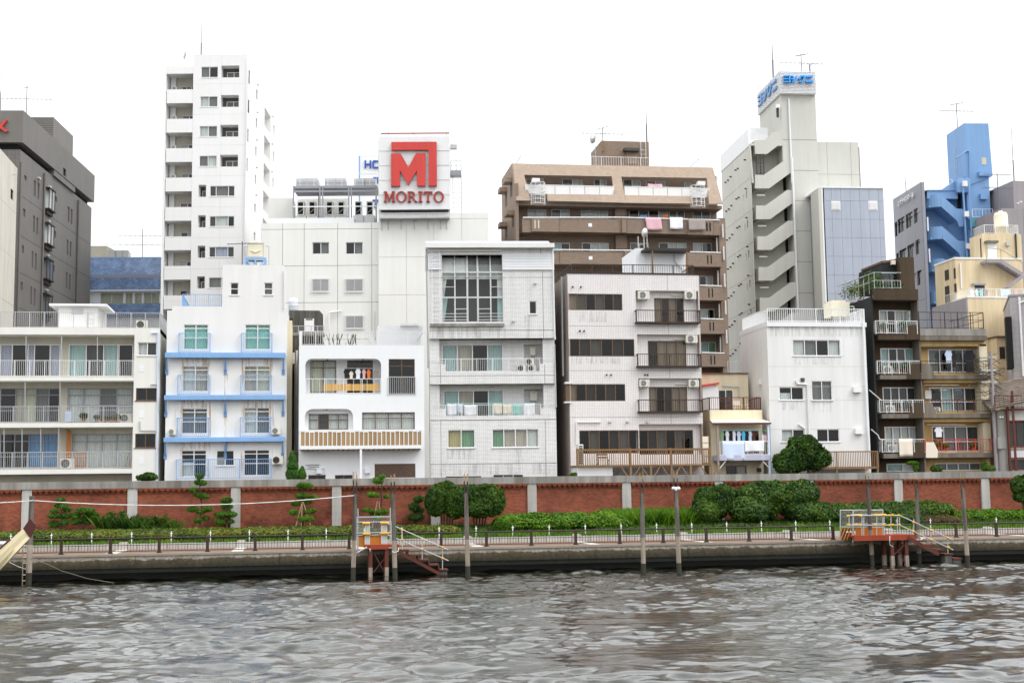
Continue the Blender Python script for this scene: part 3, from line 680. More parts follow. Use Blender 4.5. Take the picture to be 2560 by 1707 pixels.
# ---- white stakes along the planting
p_ = atY(*cp('C5', 472, 700), 75.95)[0]
stm = None; nst = 0
def uvx(x, y, z): q = np.array((x, y, z)) - CAM; return CX + F * (q @ R1) / (q @ FWD)
ORD = 'first second third fourth fifth sixth seventh eighth ninth tenth eleventh twelfth thirteenth fourteenth fifteenth sixteenth seventeenth eighteenth nineteenth twentieth'.split()
ORD += ['twenty-' + q for q in ORD[:9]] + ['thirtieth'] + ['thirty-' + q for q in ORD[:9]]
for i in range(-3, 31):
    x = p_ + 2.07 * i
    if x > 49: break
    z0 = 1.55
    if uvx(x, 75.95, z0) < 0 or uvx(x, 75.95, z0) > 2560: continue
    nst += 1
    t = thing('white_stake', ORD[nst - 1] + ' white stake with cross finial from the left along the planting', 'stake', (x, 75.95, z0), 0, 'white stakes along the planting')
    if stm is None:
        stm = []
        m = MB(); m.tube((0, 0, 0), (0, 0, .58), .026, 8); stm.append(m.obj('post', 'white_paint', t))
        m = MB(); m.tube((-.065, 0, .62), (.065, 0, .62), .016, 6); m.lathe([(.026, .58), (.034, .60), (.034, .64), (.016, .66), (.022, .69), (.014, .73), (.004, .75)], (0, 0, 0), 8); stm.append(m.obj('finial', 'white_paint', t))
    else:
        for s in stm:
            c = s.copy(); col.objects.link(c); c.parent = t
# ---- promenade railing
pr = thing('promenade_railing', 'dark brown metal railing with thin bars along the quay edge', 'railing', (14.0, 70.35, PZ)); OX, OY, OZ = pr.location
POSTX = [-11.73 + 2.35 * i for i in range(-6, 27)]
pm = bpy.data.meshes.new('post'); t_ = MB(); t_.box(-.075, .075, -.05, .05, .03, .73); t_.box(-.13, .13, -.1, .1, 0, .035)
t_.prism([(-.12, .035), (.12, .035), (.075, .1), (-.075, .1)], -.06, .06); pm.from_pydata(t_.v, [], t_.f); pm.materials.append(MT['rail_brown'])
bm_ = bpy.data.meshes.new('bar_panel'); t_ = MB()
t_.box(.08, 2.27, -.015, .015, .10, .135); t_.box(.08, 2.27, -.012, .012, .40, .425)
for k in range(1, 15): t_.box(.075 + 2.2 * k / 15 - .009, .075 + 2.2 * k / 15 + .009, -.009, .009, .135, .70)
bm_.from_pydata(t_.v, [], t_.f); bm_.materials.append(MT['rail_brown'])
PIERGAPS = [(atY(868, 1360, 70.35)[0], atY(1010, 1360, 70.35)[0]), (atY(2110, 1340, 70.35)[0], atY(2225, 1340, 70.35)[0])]
for i, x in enumerate(POSTX):
    c = bpy.data.objects.new('post', pm); col.objects.link(c); c.parent = pr; c.location = (x - OX, 0, 0)
    if i < len(POSTX) - 1:
        if any(a < x + 1.17 < b for a, b in PIERGAPS): continue
        c = bpy.data.objects.new('bar_panel', bm_); col.objects.link(c); c.parent = pr; c.location = (x - OX, 0, 0)
        L(MB().tube((x + .004, 70.35, PZ + .755), (x + 2.346, 70.35, PZ + .755), .042, 8)).obj('top_rail', 'rail_brown', pr)
# ================================================================ BUILDINGS, helpers for side faces, panels, lettering
def xf(m,x,out=1):
    m.v=[(x-out*q[1],q[0],q[2])for q in m.v]
    return m
def swin(b,x0,y0,x1,y1,s,ops,out=1,fm='bronze',ty='k',rev=.1,rect=None,fw=.04,glass='glass',n=1):
    """window in a side wall at s"""
    q=rect or b.rs(x0,y0,x1,y1,s); a,e=sorted(q[:2]); z0,z1=q[2:]
    ops.append((a,e,z0,z1,rev))
    m=MB(); D=rev
    m.box(a,e,D-.05,D,z1-fw,z1); m.box(a,e,D-.05,D,z0,z0+fw); m.box(a,a+fw,D-.05,D,z0,z1); m.box(e-fw,e,D-.05,D,z0,z1)
    for i in range(1,n):m.box(a+(e-a)*i/n-fw/2,a+(e-a)*i/n+fw/2,D-.055,D-.005,z0,z1)
    w=b.part(xf(m,s,out),'window',fm)
    xf(MB().quad((a,D-.025,z0),(e,D-.025,z0),(e,D-.025,z1),(a,D-.025,z1)),s,out).obj('pane',glass,w)
    if ty in CUR:xf(MB().quad((a,D+.08,z0),(e,D+.08,z0),(e,D+.08,z1),(a,D+.08,z1)),s,out).obj('curtain',CUR[ty],w)
    return w
def cellwall(m,a,c,z0,z1,d,ops,th):
    m.wall(a,c,z0,z1,d,[o for o in ops if o[0]<c and o[1]>a and o[2]<z1 and o[3]>z0])
    m.quad((a,d,z0),(a,d,z1),(a,d+th,z1),(a,d+th,z0)); m.quad((c,d,z1),(c,d,z0),(c,d+th,z0),(c,d+th,z1))
    m.quad((a,d,z1),(c,d,z1),(c,d+th,z1),(a,d+th,z1)); m.quad((c,d,z0),(a,d,z0),(a,d+th,z0),(c,d+th,z0))
    return m
def panels(b,xs,zs,d,mat,ops=(),th=.05,gap=.02,side=None,name='wall_panel',parent=None,skip=()):
    """cladding: every panel an object, joints recessed; side=(s, out) puts them on a side wall"""
    g=gap/2
    for i,(a,c)in enumerate(zip(xs[:-1],xs[1:])):
        for j,(e,f)in enumerate(zip(zs[:-1],zs[1:])):
            if(i,j)in skip:continue
            m=cellwall(MB(),a+g,c-g,e+g,f-g,0 if side else d,ops,th)
            if side:xf(m,side[0]+side[1]*th,side[1])
            b.part(m,name,mat,parent)
def letters(text,size,extr,mat,parent,M4,name='sign_letter'):
    """each character a mesh of its own"""
    x=0.0
    for ch in text:
        cu=bpy.data.curves.new('t','FONT'); cu.body=ch; cu.size=size; cu.extrude=extr; cu.resolution_u=3
        o=bpy.data.objects.new('t',cu); col.objects.link(o)
        me=bpy.data.meshes.new_from_object(o.evaluated_get(bpy.context.evaluated_depsgraph_get()))
        w=max([v.co.x for v in me.vertices],default=size*.3)
        bpy.data.objects.remove(o); bpy.data.curves.remove(cu)
        q=bpy.data.objects.new(name,me); col.objects.link(q); me.materials.clear(); me.materials.append(Mx(mat)); q.parent=parent
        q.matrix_local=M4@Matrix.Translation((x,0,0)); x+=w+size*.1
UPR=Matrix(((1,0,0,0),(0,0,-1,0),(0,1,0,0),(0,0,0,1)))
def strokes(b,polys,d0,d1,mat,name,parent=None):
    """raised shapes given as photo polygons on the plane d0"""
    for P in polys:
        b.part(MB().prism([b.px(x,y,d0)for x,y in P],d0,d1),name,mat,parent)
def rustmat():
    m,t=_new('rust_stain'); MT['rust_stain']=m
    g=nn(t,'ShaderNodeNewGeometry')
    n1=nn(t,'ShaderNodeTexNoise'); n1.inputs['Scale'].default_value=1.0; n1.inputs['Detail'].default_value=5; t.links.new(_map(t,g.outputs['Position'],(6,6,.7)),n1.inputs['Vector'])
    r=nn(t,'ShaderNodeValToRGB'); r.color_ramp.elements[0].position=.46; r.color_ramp.elements[1].position=.76; r.color_ramp.elements[1].color=(.7,.7,.7,1); t.links.new(n1.outputs[0],r.inputs[0])
    tr=nn(t,'ShaderNodeBsdfTransparent'); df=nn(t,'ShaderNodeBsdfDiffuse'); df.inputs[0].default_value=(.48,.26,.08,1)
    mx=nn(t,'ShaderNodeMixShader'); t.links.new(r.outputs[0],mx.inputs[0]); t.links.new(tr.outputs[0],mx.inputs[1]); t.links.new(df.outputs[0],mx.inputs[2])
    oo=nn(t,'ShaderNodeOutputMaterial'); t.links.new(mx.outputs[0],oo.inputs[0])
rustmat()
def grimemat():
    m=MT['rust_stain'].copy(); m.name='grime_stain'; MT['grime_stain']=m; t=m.node_tree
    for n in t.nodes:
        if n.type=='BSDF_DIFFUSE':n.inputs[0].default_value=(.16,.15,.12,1)
        if n.type=='VALTORGB':n.color_ramp.elements[0].position=.45; n.color_ramp.elements[1].position=.85; n.color_ramp.elements[1].color=(.38,.38,.38,1)
grimemat()
def stain(b,rects,d,mat='rust_stain'):
    for q in rects:
        s0,s1,z0,z1=b.r(*q,d); b.part(MB().quad((s0,d-.004,z0),(s1,d-.004,z0),(s1,d-.004,z1),(s0,d-.004,z1)),'water_stain',mat)
def lines(b,vs,hs,x0,x1,y0,y1,d,mat='metal_groove',w=.03,name='joint_line'):
    for x in vs:
        s=b.px(x,(y0+y1)/2,d)[0]; z0,z1=b.px(x,y1,d)[1],b.px(x,y0,d)[1]; b.part(MB().box(s-w/2,s+w/2,d-.004,d,z0,z1),name,mat)
    for y in hs:
        s0,s1=b.px(x0,y,d)[0],b.px(x1,y,d)[0]; z=b.px((x0+x1)/2,y,d)[1]; b.part(MB().box(s0,s1,d-.004,d,z-w/2,z+w/2),name,mat)
def ladder(b,x0,y0,x1,y1,d,mat='rail_white',step=.3,parent=None):
    s0,s1,z0,z1=b.r(x0,y0,x1,y1,d); m=MB(); m.tube((s0,d,z0),(s0,d,z1),.025); m.tube((s1,d,z0),(s1,d,z1),.025)
    for i in range(1,int((z1-z0)/step)):m.tube((s0,d,z0+step*i),(s1,d,z0+step*i),.016,5)
    return b.part(m,'ladder',mat,parent)
# ================================================================ 1  dark grey office block, far left
b=Bld('office_block','tall dark grey tiled office block at the far left edge','building',116,52,278,ang=-5.7).K('A1')
b.K('A1'); dF,zT=b.pxs(900,1335,0.0); zT=(zT+b.pxs(205,697,0)[1])/2
zB=b.pxs(190,1022,0)[1]; zS=b.pxs(190,1072,0)[1]
ops=[]; b.K('A2')
for q in((325,200,345,360),(362,225,380,385),(318,545,336,705),(350,565,368,725),(305,893,321,1055),(336,915,354,1078),(291,1240,309,1410),(325,1260,342,1425),(658,460,676,608),(688,483,705,630),(648,780,665,930),(679,800,694,948),(640,1100,655,1253),(670,1120,686,1270),(231,155,256,200),(219,480,243,555),(207,838,229,910),(195,1195,217,1270),(535,360,552,412),(525,695,543,760),(515,1030,530,1095)):
    swin(b,*q,0.0,ops,1,'iron_dark','k',.12)
rows=[0]+[b.pxs(300,y,0)[1]for y in(1500,1160,805,420)]; rows=sorted(rows)+[zS]
cs=[0.0,b.pxs(520,500,0)[0],b.pxs(720,500,0)[0],dF]
panels(b,cs,rows,0,'grey_panel',ops,.05,.035,(0.0,1))
# fascia with its slots and small window
fo=[]
for a,e in(((195,1025),(505,1320)),((712,1465),(890,1845))):
    pass
w_=swin(b,613,85,642,158,.25,fo,1,'iron_dark')
m=MB().ywall(-.25,dF,zS+.55,zT,.30,fo,.3,1); m.wall(-14,.30,zS+.55,zT,-.25,[]); m.quad((-14,-.25,zS+.55),(.30,-.25,zS+.55),(.30,dF,zS+.55),(-14,dF,zS+.55))
m.quad((.30,dF,zS+.55),(-14,dF,zS+.55),(-14,dF,zT),(.30,dF,zT))
b.part(m,'fascia','grey_panel')
s1_,s2_=b.pxs(505,140,0)[0],b.pxs(712,290,0)[0]
b.part(MB().box(-.4,.24,s1_,s2_,zS,zS+.55),'fascia_infill','grey_panel'); b.part(MB().box(-13.8,-.35,.3,dF-.1,zS,zS+.55),'slot_wall','void')  # black slot wall: the slot's darkness is put into its colour
b.part(MB().box(-14,.2,-.1,dF,zT-.4,zT-.2),'roof','concrete')
m=MB().wall(-14,0,0,zS,0,[]); m.quad((0,dF,0),(-14,dF,0),(-14,dF,zS),(0,dF,zS)); m.quad((-14,0,zS),(-.05,0,zS),(-.05,dF,zS),(-14,dF,zS)); m.quad((-.05,0,0),(-.05,dF,0),(-.05,dF,zS),(-.05,0,zS))
b.part(m,'wall','grey_tile');
b.part(MB().quad((-1.0,0,0),(-1.0,dF,0),(-1.0,dF,zS),(-1.0,0,zS)),'interior_wall','dark_interior')
for y0,y1 in((297,505),(640,845),(980,1185),(1325,1530)):
    x0,x1=470-(y0-297)*.035,528-(y0-297)*.027
    a,e,z0,z1=b.rs(x0,y0,x1,y1,.35)
    m=MB(); m.xprism([(a-.12,z0),(e+.12,z0),(e+.12,z0+.1),(a-.12,z0+.1)],.05,.55); m.xprism([(a-.1,z1),(e+.1,z1),(e+.1,z1+.1),(a-.1,z1+.1)],.05,.52)
    m.xprism([(a,z0-.35),(e,z0-.35),(e,z0),(a,z0)],.05,.3)
    for yy in(a,e-.06,(a+e)/2):m.box(.42,.48,yy,yy+.06,z0+.1,z1)
    bw=b.part(m,'bay_window','iron_dark')
    m=MB(); m.quad((.45,a,z0+.1),(.45,e,z0+.1),(.45,e,z1),(.45,a,z1)); m.quad((.45,a,z0+.1),(.06,a,z0+.1),(.06,a,z1),(.45,a,z1)); m.obj('pane','glass',bw)
    MB().quad((.1,a,z0+.1),(.1,e,z0+.1),(.1,e,z1),(.1,a,z1)).obj('curtain','cur_white' if y0<900 else 'cur_grey',bw)
for x,y0,y1 in((213,20,1500),(440,130,1480),(772,395,1480)):
    D,z=b.pxs(x,y0,.15); b.part(MB().tube((.15,D,1),(.15,D,z),.09,8),'drain_pipe','grey_panel')
for x,y in((372,180),(478,265),(468,600),(460,935),(447,1275)):
    D,z=b.pxs(x,y,.05); b.part(MB().box(.05,.25,D-.25,D+.25,z-.08,z+.08),'vent_hood','alu_grey')
# roof house, sign
b.K('A1'); sP=-3.2; D1,zP=b.pxs(525,757,sP); D2=b.pxs(718,945,sP)[0]; s0P=b.px(285,757,D1)[0]
m=MB()
for i in range(26):z=zT-.3+(zP-zT+.3)*i/26; m.box(s0P-3,sP,D1-.08,D1-.02,z,z+(zP-zT+.3)/34)
m.box(s0P-3,sP,D1,D2,zT-.3,zP); b.part(m,'roof_house','grey_panel')
b.K('A1'); c=b.px(0,848,-.5)
X=lambda dx,dz:(c[0]+dx*.36,c[1]+dz*.36)
sg=b.part(MB().prism([X(-.55,1.5),X(0,.35),X(.9,1.6),X(1.6,1.5),X(.5,0),X(1.9,-1.1),X(1.2,-1.35),X(.05,-.5),X(-1.4,-1.4),X(-1.6,-.9),X(-.55,.05),X(-1.6,1.5)],-.5,-.3),'sign_letter','red_sign')
p0=b.W(*[(lambda q:(q[0],8.0,zT-.2))(b.px(258,735,8.0))][0])
q1=b.px(258,735,8.0); q2=b.px(262,455,8.0)
yagi(b.W(q1[0],8,zT-.3),q2[1]-zT+.3,'television antenna on the roof of the dark grey office block',[((b.px(260,580,8)[1]-zT+.3),2.2,5,.03,12,.28),(q2[1]-zT+.2,.4,50,.3,4,.2)])
q1=b.px(3,690,3.0); q2=b.px(16,90,3.0); rod(b.W(q1[0],3,zT-.3),q2[1]-zT,'lightning rod at the left edge of the photo above the dark grey office block')
# ================================================================ 2  pale panelled building at the left edge
p=atY(42,421,108); b=Bld('panelled_building','pale panelled building side with rust streaks at the left edge of the photo','building',0,0,loc=(p[0],96.0,0)).K('A2')
zT=p[2]-GZ; ops=[]; swin(b,97,290,125,390,0,ops,1,'iron_dark')
panels(b,[0,2.4,4.8,7.2,9.6,12],[0]+[zT-3.6*k for k in range(6,-1,-1)],0,'pale_panel',ops,.05,.02,(0,1))
panels(b,[-12,-9.6,-7.2,-4.8,-2.4,-.06],[0]+[zT-3.6*k for k in range(6,-1,-1)],-.05,'pale_panel',(),.05,.02)
m=MB().wall(-12,0,0,zT,0,[]); m.quad((0,12,0),(-12,12,0),(-12,12,zT),(0,12,zT)); m.quad((-12,0,zT),(0,0,zT),(0,12,zT),(-12,12,zT)); m.ywall(0,12,0,zT,-.02,ops,.1,1); b.part(m,'wall','pale_panel')
b.part(MB().quad((-.8,0,0),(-.8,12,0),(-.8,12,zT),(-.8,0,zT)),'interior_wall','dark_interior')
D,z=b.pxs(128,140,.15); b.part(MB().tube((.1,D,z),(.35,D,z),.05),'vent_hood','alu_grey')
# ================================================================ 3  blue banded building behind
b=Bld('blue_banded_building','low office with shiny blue slate bands and a strip of windows behind the tower','building',142,224,ang=-6).K('A2')
zr=b.px(1200,940)[1]; z1=b.px(1200,1125)[1]; z2=b.px(1200,1160)[1]; z3=b.px(1200,1280)[1]; z4=b.px(1200,1412)[1]; z5=b.px(1200,1485)[1]
s0,s1=-2.0,b.px(1700,1300)[0]
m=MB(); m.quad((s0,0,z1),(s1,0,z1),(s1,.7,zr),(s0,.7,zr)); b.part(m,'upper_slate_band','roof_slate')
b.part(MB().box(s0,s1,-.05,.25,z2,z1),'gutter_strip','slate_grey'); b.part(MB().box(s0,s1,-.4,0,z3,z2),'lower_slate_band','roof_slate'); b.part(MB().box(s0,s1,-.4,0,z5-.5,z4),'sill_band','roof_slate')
b.part(MB().box(s0,s1,-.5,0,z3-.12,z3),'trim','white_paint')
b.ops=[]
for x0,x1,ty in((980,1208,'cc'),(1226,1300,'c'),(1316,1390,'c'),(1406,1560,'cc')):b.win(x0,1300,x1,1408,ty,'alu',0,.15)
b.wall(0,0,0,0,'white_cool',0,14,rect=(s0,s1,0,z2),inner=1.4)
b.part(MB().box(s0,s1,.7,14,z2,zr-.01),'roof','concrete')
z=b.px(950,842,5)[1]; b.part(MB().prism([(b.px(860,900,5)[0],zr),(b.px(1125,900,5)[0],zr),(b.px(1125,888,5)[0],b.px(1125,885,5)[1]),(b.px(1045,842,5)[0],z),(b.px(860,850,5)[0],z)],5,9),'roof_house','cream_shade')
for i,(x0,x1)in enumerate(((1060,1130),(1135,1200),(1203,1258))):
    s_,e_,a_,t_=b.r(x0,885,x1,945,3); tag(MB().box(0,e_-s_,0,2,0,t_-zr+.02).box(.1,e_-s_-.1,-.02,0,.1,t_-zr-.1).obj('rooftop_cooler','galv',None,False,b.W(s_,3,zr-.01)),['leftmost','middle','rightmost'][i]+' of three grey rooftop coolers on the blue banded office','cooler','coolers on the blue banded office')
q=b.px(1395,910,6); q2=b.px(1400,672,6)
yagi(b.W(q[0],6,zr-.02),q2[1]-zr,'television antenna on the blue banded office beside the white tower',[(b.px(1370,740,6)[1]-zr,2.6,0,.01,10,.4),(b.px(1430,830,6)[1]-zr,4.0,0,0,12,.5)])
# ================================================================ 4  cream balcony apartments
b=Bld('balcony_apartments','cream apartment house with three long open balconies and a roof hut','building',88,334).K('A3')
DB=1.35
sl,sr=b.px(-260,800)[0],b.px(1300,800)[0]; sc_=b.px(1090,800)[0]; zR=b.px(650,258)[1]
for q in(((1125,378,1280,485),'wd','alu'),((1110,750,1280,852),'kk','bronze'),((1103,1122,1270,1237),'kk','bronze')):b.win(*q[0],q[1],q[2],sill=.05)
b.wall(0,0,0,0,'cream_paint',0,9,rect=(sc_,sr,0,zR),inner=1.2)
b.win(-255,395,-20,655,'lklk','alu',DB,.06); b.win(0,395,490,655,'lklkbl','alu',DB,.06,split=(0,.2,.46,.57,.83,.84)); b.win(560,395,1085,655,'tdtkk','alu',DB,.06,split=(0,.27,.54,.76,.78))
b.win(-255,752,-10,1030,'kbk','alu_grey',DB,.06,tr=(.2,)); b.win(0,752,485,1030,'kbcyk','slate_grey',DB,.06,tr=(.2,),split=(0,.26,.42,.6,.82)); b.win(548,752,1082,1030,'wwyw','slate_grey',DB,.06,tr=(.2,.5))
b.win(-255,1124,-10,1400,'kuk','alu_grey',DB,.06,tr=(.2,)); b.win(0,1124,470,1400,'kkuu','slate_grey',DB,.06,tr=(.22,)); b.win(585,1124,1072,1400,'wwww','slate_grey',DB,.06,tr=(.22,))
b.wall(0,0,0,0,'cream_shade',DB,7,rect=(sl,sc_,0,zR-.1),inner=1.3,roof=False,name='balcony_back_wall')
for y0,y1 in((258,315),(660,692),(1035,1070),(1412,1450)):
    _,_,z0,z1=b.r(0,y0,1090,y1); b.part(MB().box(sl,sc_-.003,0,DB+.001,z0,z1),'balcony_slab','cream_paint')
b.part(MB().box(sl,sr,.002,8.8,zR-.3,zR-.02),'roof','concrete')
for y0,y1,posts in((523,655,11),(897,1028,11),(1270,1405,11)):
    s0,s1,z0,z1=b.r(0,y0,1088,y1); b.rail(0,0,0,0,.06,'rail_white' if y0==523 else 'galv',.115,posts=posts,mids=()if y0==523 else(.27,),rect=(sl,sc_-.02,z0,z1))
s0,s1,z0,z1=b.r(0,130,1300,258); b.rail(0,0,0,0,.06,'galv',.12,posts=13,ret=6,rect=(sl,sr-.05,zR,z1),retl=False)
for xs,y0,y1 in(((213,503,795),315,660),((205,490),692,1035),((33,180,333,480),1070,1412)):
    for x in xs:b.pipe([(x,y0),(x,y1)],.03,'galv',.1,'balcony_pole')
b.pipe([(1236,300),(1290,300),(1280,1490)],.05,'cloth_blue'); b.pipe([(1230,722),(1285,722)],.04,'galv'); b.pipe([(1140,1020),(1142,1097),(1280,1100)],.035,'galv')
for y in(590,965,1345):b.boxp('access_hatch','white_paint',1132,y-28,1176,y+28,-.012,.0)
# roof hut
d=1.2
s0,s1,z0,z1=b.r(475,85,795,262,d); hut=b.part(MB().box(s0,s1,d,d+4,zR-.1,z1),'roof_hut','white_warm'); r_=b.r(400,62,872,86,d-.3)
b.part(MB().box(r_[0],r_[1],d-.3,d+3.6,z1+.003,r_[3]),'hut_roof','white_paint')
v=b.boxp('louvre','galv',585,102,682,146,d-.03,d)
ladder(b,718,95,772,255,d-.06)
acunit(b,1157,232,95,'small air conditioner on the roof of the cream balcony apartments',1.0,'floor',dark=True)
acunit(b,547,1365,115,'air conditioner beside the orange board on the lowest cream balcony',.45,'floor')
acunit(b,1026,996,102,'air conditioner at the right end of the middle cream balcony',.5,'floor')
s0,s1,z0,z1=b.r(532,940,580,1022,.4); tag(MB().box(0,s1-s0,0,.4,0,z1-z0).box(.03,s1-s0-.03,-.02,0,.1,z1-z0-.05).box(.05,.1,-.04,-.02,.4,.55).obj('storage_locker','cloth_blue',None,False,b.W(s0,.4,z0)),'narrow pale blue locker on the middle cream balcony','locker')
s0,s1,z0,z1=b.r(540,1085,580,1405,.9); m=MB()
for k in range(3):m.box((s1-s0)*k/3+.008,(s1-s0)*(k+1)/3-.008,.01*k,.05+.01*k,0,z1-z0-.05*k)
tag(m.obj('timber_boards','orange_wood',None,False,b.W(s0,.9,z0)),'upright orange timber boards on the lowest cream balcony','boards')
t=thing('wooden_rack','slatted wooden rack on the lowest cream balcony beside the timber boards','rack',b.W(b.px(652,1400,.6)[0],.6,b.px(652,1402,.6)[1]))
hh=b.px(652,1265,.6)[1]-b.px(652,1402,.6)[1]
for x in(-.32,-.16,0,.16,.32):MB().box(x-.025,x+.025,0,.04,0,hh).obj('slat','orange_wood',t)
for z in(.1,hh-.15):MB().box(-.35,.35,.042,.08,z,z+.06).obj('cross_bar','orange_wood',t)
for i,(x,lab)in enumerate(((1035,'longer'),(1055,'shorter'))):
    a_=b.px(x-10,1400,.5); e_=b.px(x+16,1275+40*i,.8); tag(MB().tube((0,0,0),(e_[0]-a_[0],.3,e_[1]-a_[1]),.03).obj('leaning_pole','wood_stake',None,False,b.W(a_[0],.5,a_[1])),lab+' of two wooden poles leaning in the corner of the lowest cream balcony','pole','leaning poles')
POTS=[]
for x,y,hgt,lab in((685,1018,.7,'tall thin potted plant on the middle cream balcony nearest the locker'),(790,1018,.45,'small potted plant in the middle of the middle cream balcony'),(860,1020,.3,'low yellow green potted plant left of the balcony air conditioner'),(915,1020,.32,'spreading potted plant just left of the balcony air conditioner'),(960,985,.5,'bushy potted plant behind the balcony air conditioner')):
    q=b.px(x,y,.3); POTS.append((b.W(q[0],.3,b.px(x,1030,.3)[1]),hgt*.55,lab))
# ================================================================ 5  white high-rise
b=Bld('white_tower','tall white apartment tower with stacked balconies on its left side','building',124,383+100,137,ang=-8).K('A4')
s0,s1,_,zT=b.r(450,420,1030,800); sL=b.px(133,600)[0]; zL=b.px(300,553)[1]
dS=b.pxs(1380,1155,s1)[0]
b.ops=[]
for q,ty in(((535,555,720,672),'yk'),((525,878,715,990),'wy'),((518,1200,710,1315),'wy')):b.win(*q,ty,'alu',0,.1,sill=.04)
rec=[(755,543,950,672),(750,863,945,992),(743,1187,940,1316)]
RQ=[b.op(*q,1.0)for q in rec]
b.K('A5'); b.win(487,40,668,150,'yw','alu',0,.1,sill=.04); RQ.append(b.op(702,30,886,152,1.0))
for y,ty in((350,'dyd'),(662,'dwk'),(978,'dld'),(1293,'yw ')):b.win(597-(y-350)*.013,y,852-(y-350)*.01,y+107,ty.strip(),'alu',0,.1,split=(0,.25,.75)if len(ty.strip())==3 else None,sill=.04)
SQ=[b.op(480-(y-340)*.016,y,557-(y-340)*.014,y+124,1.0)for y in(340,653,967,1282,1597,1912)]
for y in(1608,1923,2238):b.win(582,y,840,y+107,'yw','alu',0,.1)
b.wall(0,0,0,0,'tower_white',0,dS,rect=(s0,s1,0,zT),inner=1.4,sides=False)
for q in RQ+SQ:
    w_=b.win(0,0,0,0,'yk' if q in RQ else 'k','alu',.9,.09,rect=(q[0]+.35 if q in RQ else q[0]+.15,q[1]-.02,q[2]-.1,q[3]-.35),cut=False)
    b.part(MB().quad((q[0],.98,q[2]),(q[1],.98,q[2]),(q[1],.98,q[3]),(q[0],.98,q[3])),'recess_back','mid_interior')  # darker than the tower wall: recess shade is put into the colour
# right side face
b.K('A4'); so=[]
for k in range(9):
    dy=320*k
    if k<4:swin(b,1047-8*k,590+318*k,1070-8*k,745+315*k,s1,so,1,'alu','k',.1)
    if k<8:swin(b,1135-5*k,805+310*k,1151-5*k,915+306*k,s1,so,1,'alu','k',.1)
    if k<5:swin(b,1323-5*k,1192+288*k,1336-5*k,1300+286*k,s1,so,1,'alu','k',.1)
for k in range(5):
    D0,D1,z0,z1=b.rs(1225-5*k,1045+298*k,1293-5*k,1250+298*k,s1); so.append((D0,D1,z0,z1,1.2))
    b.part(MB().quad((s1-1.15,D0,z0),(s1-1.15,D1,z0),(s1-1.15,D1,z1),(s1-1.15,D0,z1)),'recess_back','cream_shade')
b.part(MB().ywall(0,dS,0,zT,s1,so,.12,1),'side_wall','tower_side')
for k in range(5):
    for x,y in((1145,750),(1308,1095)):
        D,z=b.pxs(x-4*k,y+300*k,s1); b.part(MB().lathe([(.09,0),(.09,.14),(.05,.18)],(s1,D,z),8,'x'),'vent_hood','alu_grey')
b.pipe([(1050,450),(1000,2600)],.06,'white_warm',-.1)
# left balcony wing
b.part(MB().box(sL,sL+.22,-.05,8,0,zL),'wing_side_wall','tower_side'); b.part(MB().box(sL+.22,s0,7.8,8,0,zL),'wing_rear_wall','tower_side'); b.part(MB().box(sL+.22,s0-.003,-.03,8,b.px(300,632)[1],zL),'wing_roof','tower_white')
NY=[185.1+73.45*i for i in range(10)]; b.K('N')
m=MB(); ops=[]
for i,y in enumerate(NY):
    z0=b.px(440,y+73.4)[1]; zp=b.px(440,y+39.2)[1]; zt=b.px(440,y)[1]
    b.part(MB().box(sL+.28,s0-.004,-.02,.12,z0,zp),'balcony_parapet','tower_white'); b.part(MB().box(sL+.22,s0-.004,.12,1.5,z0,z0+.2),'balcony_slab','tower_white')
    w_=s0-sL
    b.win(0,0,0,0,('kyk','yk','wk','lk','yk','dw','wk','dw','ck','wk')[i],'alu',1.5,.1,rect=(sL+w_*(.52 if i%2 else .48),s0-.02,z0+.25,zt-.75))
    MB().box(sL+w_*.12,sL+w_*.30,1.2,1.5,z0+.2,zt).obj('balcony_pier','white_warm',b.root)
    if i in(0,1,2,3):b.K('N'); acunit(b,404+33-i*1.0,y+36,11,['topmost','second from the top','third from the top','fourth from the top'][i]+' air conditioner on the balconies of the white tower',.9,'floor',group='units on the tower balconies')
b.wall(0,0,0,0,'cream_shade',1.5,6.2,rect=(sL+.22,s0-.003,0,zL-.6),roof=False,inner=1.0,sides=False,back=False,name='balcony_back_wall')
b.K('A4')
q=b.px(368,553,1.0); dish(b.W(q[0],1.0,zL),.55,-75,'satellite dish on the left wing roof of the white tower',1.5)
q=b.px(535,420,3.0); q2=b.px(538,0,3.0); rod(b.W(q[0],3,zT-.05),q2[1]-zT,'tall lightning rod on top of the white tower',.06)
# ================================================================ 6  white house with blue ledges
b=Bld('white_blue_house','white five storey house with sky blue ledges and window rails','building',88,417).K('A6')
sL,sR,_,zM=b.r(98,371,912,900); sU=b.px(475,200)[0]; zU=b.px(680,60)[1]
WIN=[((213,462,380,632),'mm'),((628,462,800,632),'mm'),((205,742,380,915),'wb'),((622,742,798,915),'bc'),((200,1027,375,1200),'yy'),((622,1022,795,1198),'wy'),((197,1310,368,1490),'Wk'),((620,1307,795,1482),'kk')]
for q,ty in WIN:b.win(*q,ty,'alu',0,.09,tr=(.16,.53),fw=.05)
b.win(435,1312,555,1415,'Bk','alu',0,.09,sill=.05)
b.wall(0,0,0,0,'white_warm',0,9,rect=(sL,sR,0,zM),inner=1.1)
b.win(530,180,585,263,'k','alu',.05,.1,tr=(.5,),sill=.05); b.win(758,180,815,263,'y','alu',.05,.1,tr=(.5,),sill=.05)
b.wall(0,0,0,0,'white_warm',.05,8,rect=(sU,b.px(890,200)[0],zM,zU),inner=1.1,base=False,name='upper_wall')
b.part(MB().box(sL+.3,sU,.02,.2,zM-.02,b.px(300,340)[1]),'parapet','white_warm')
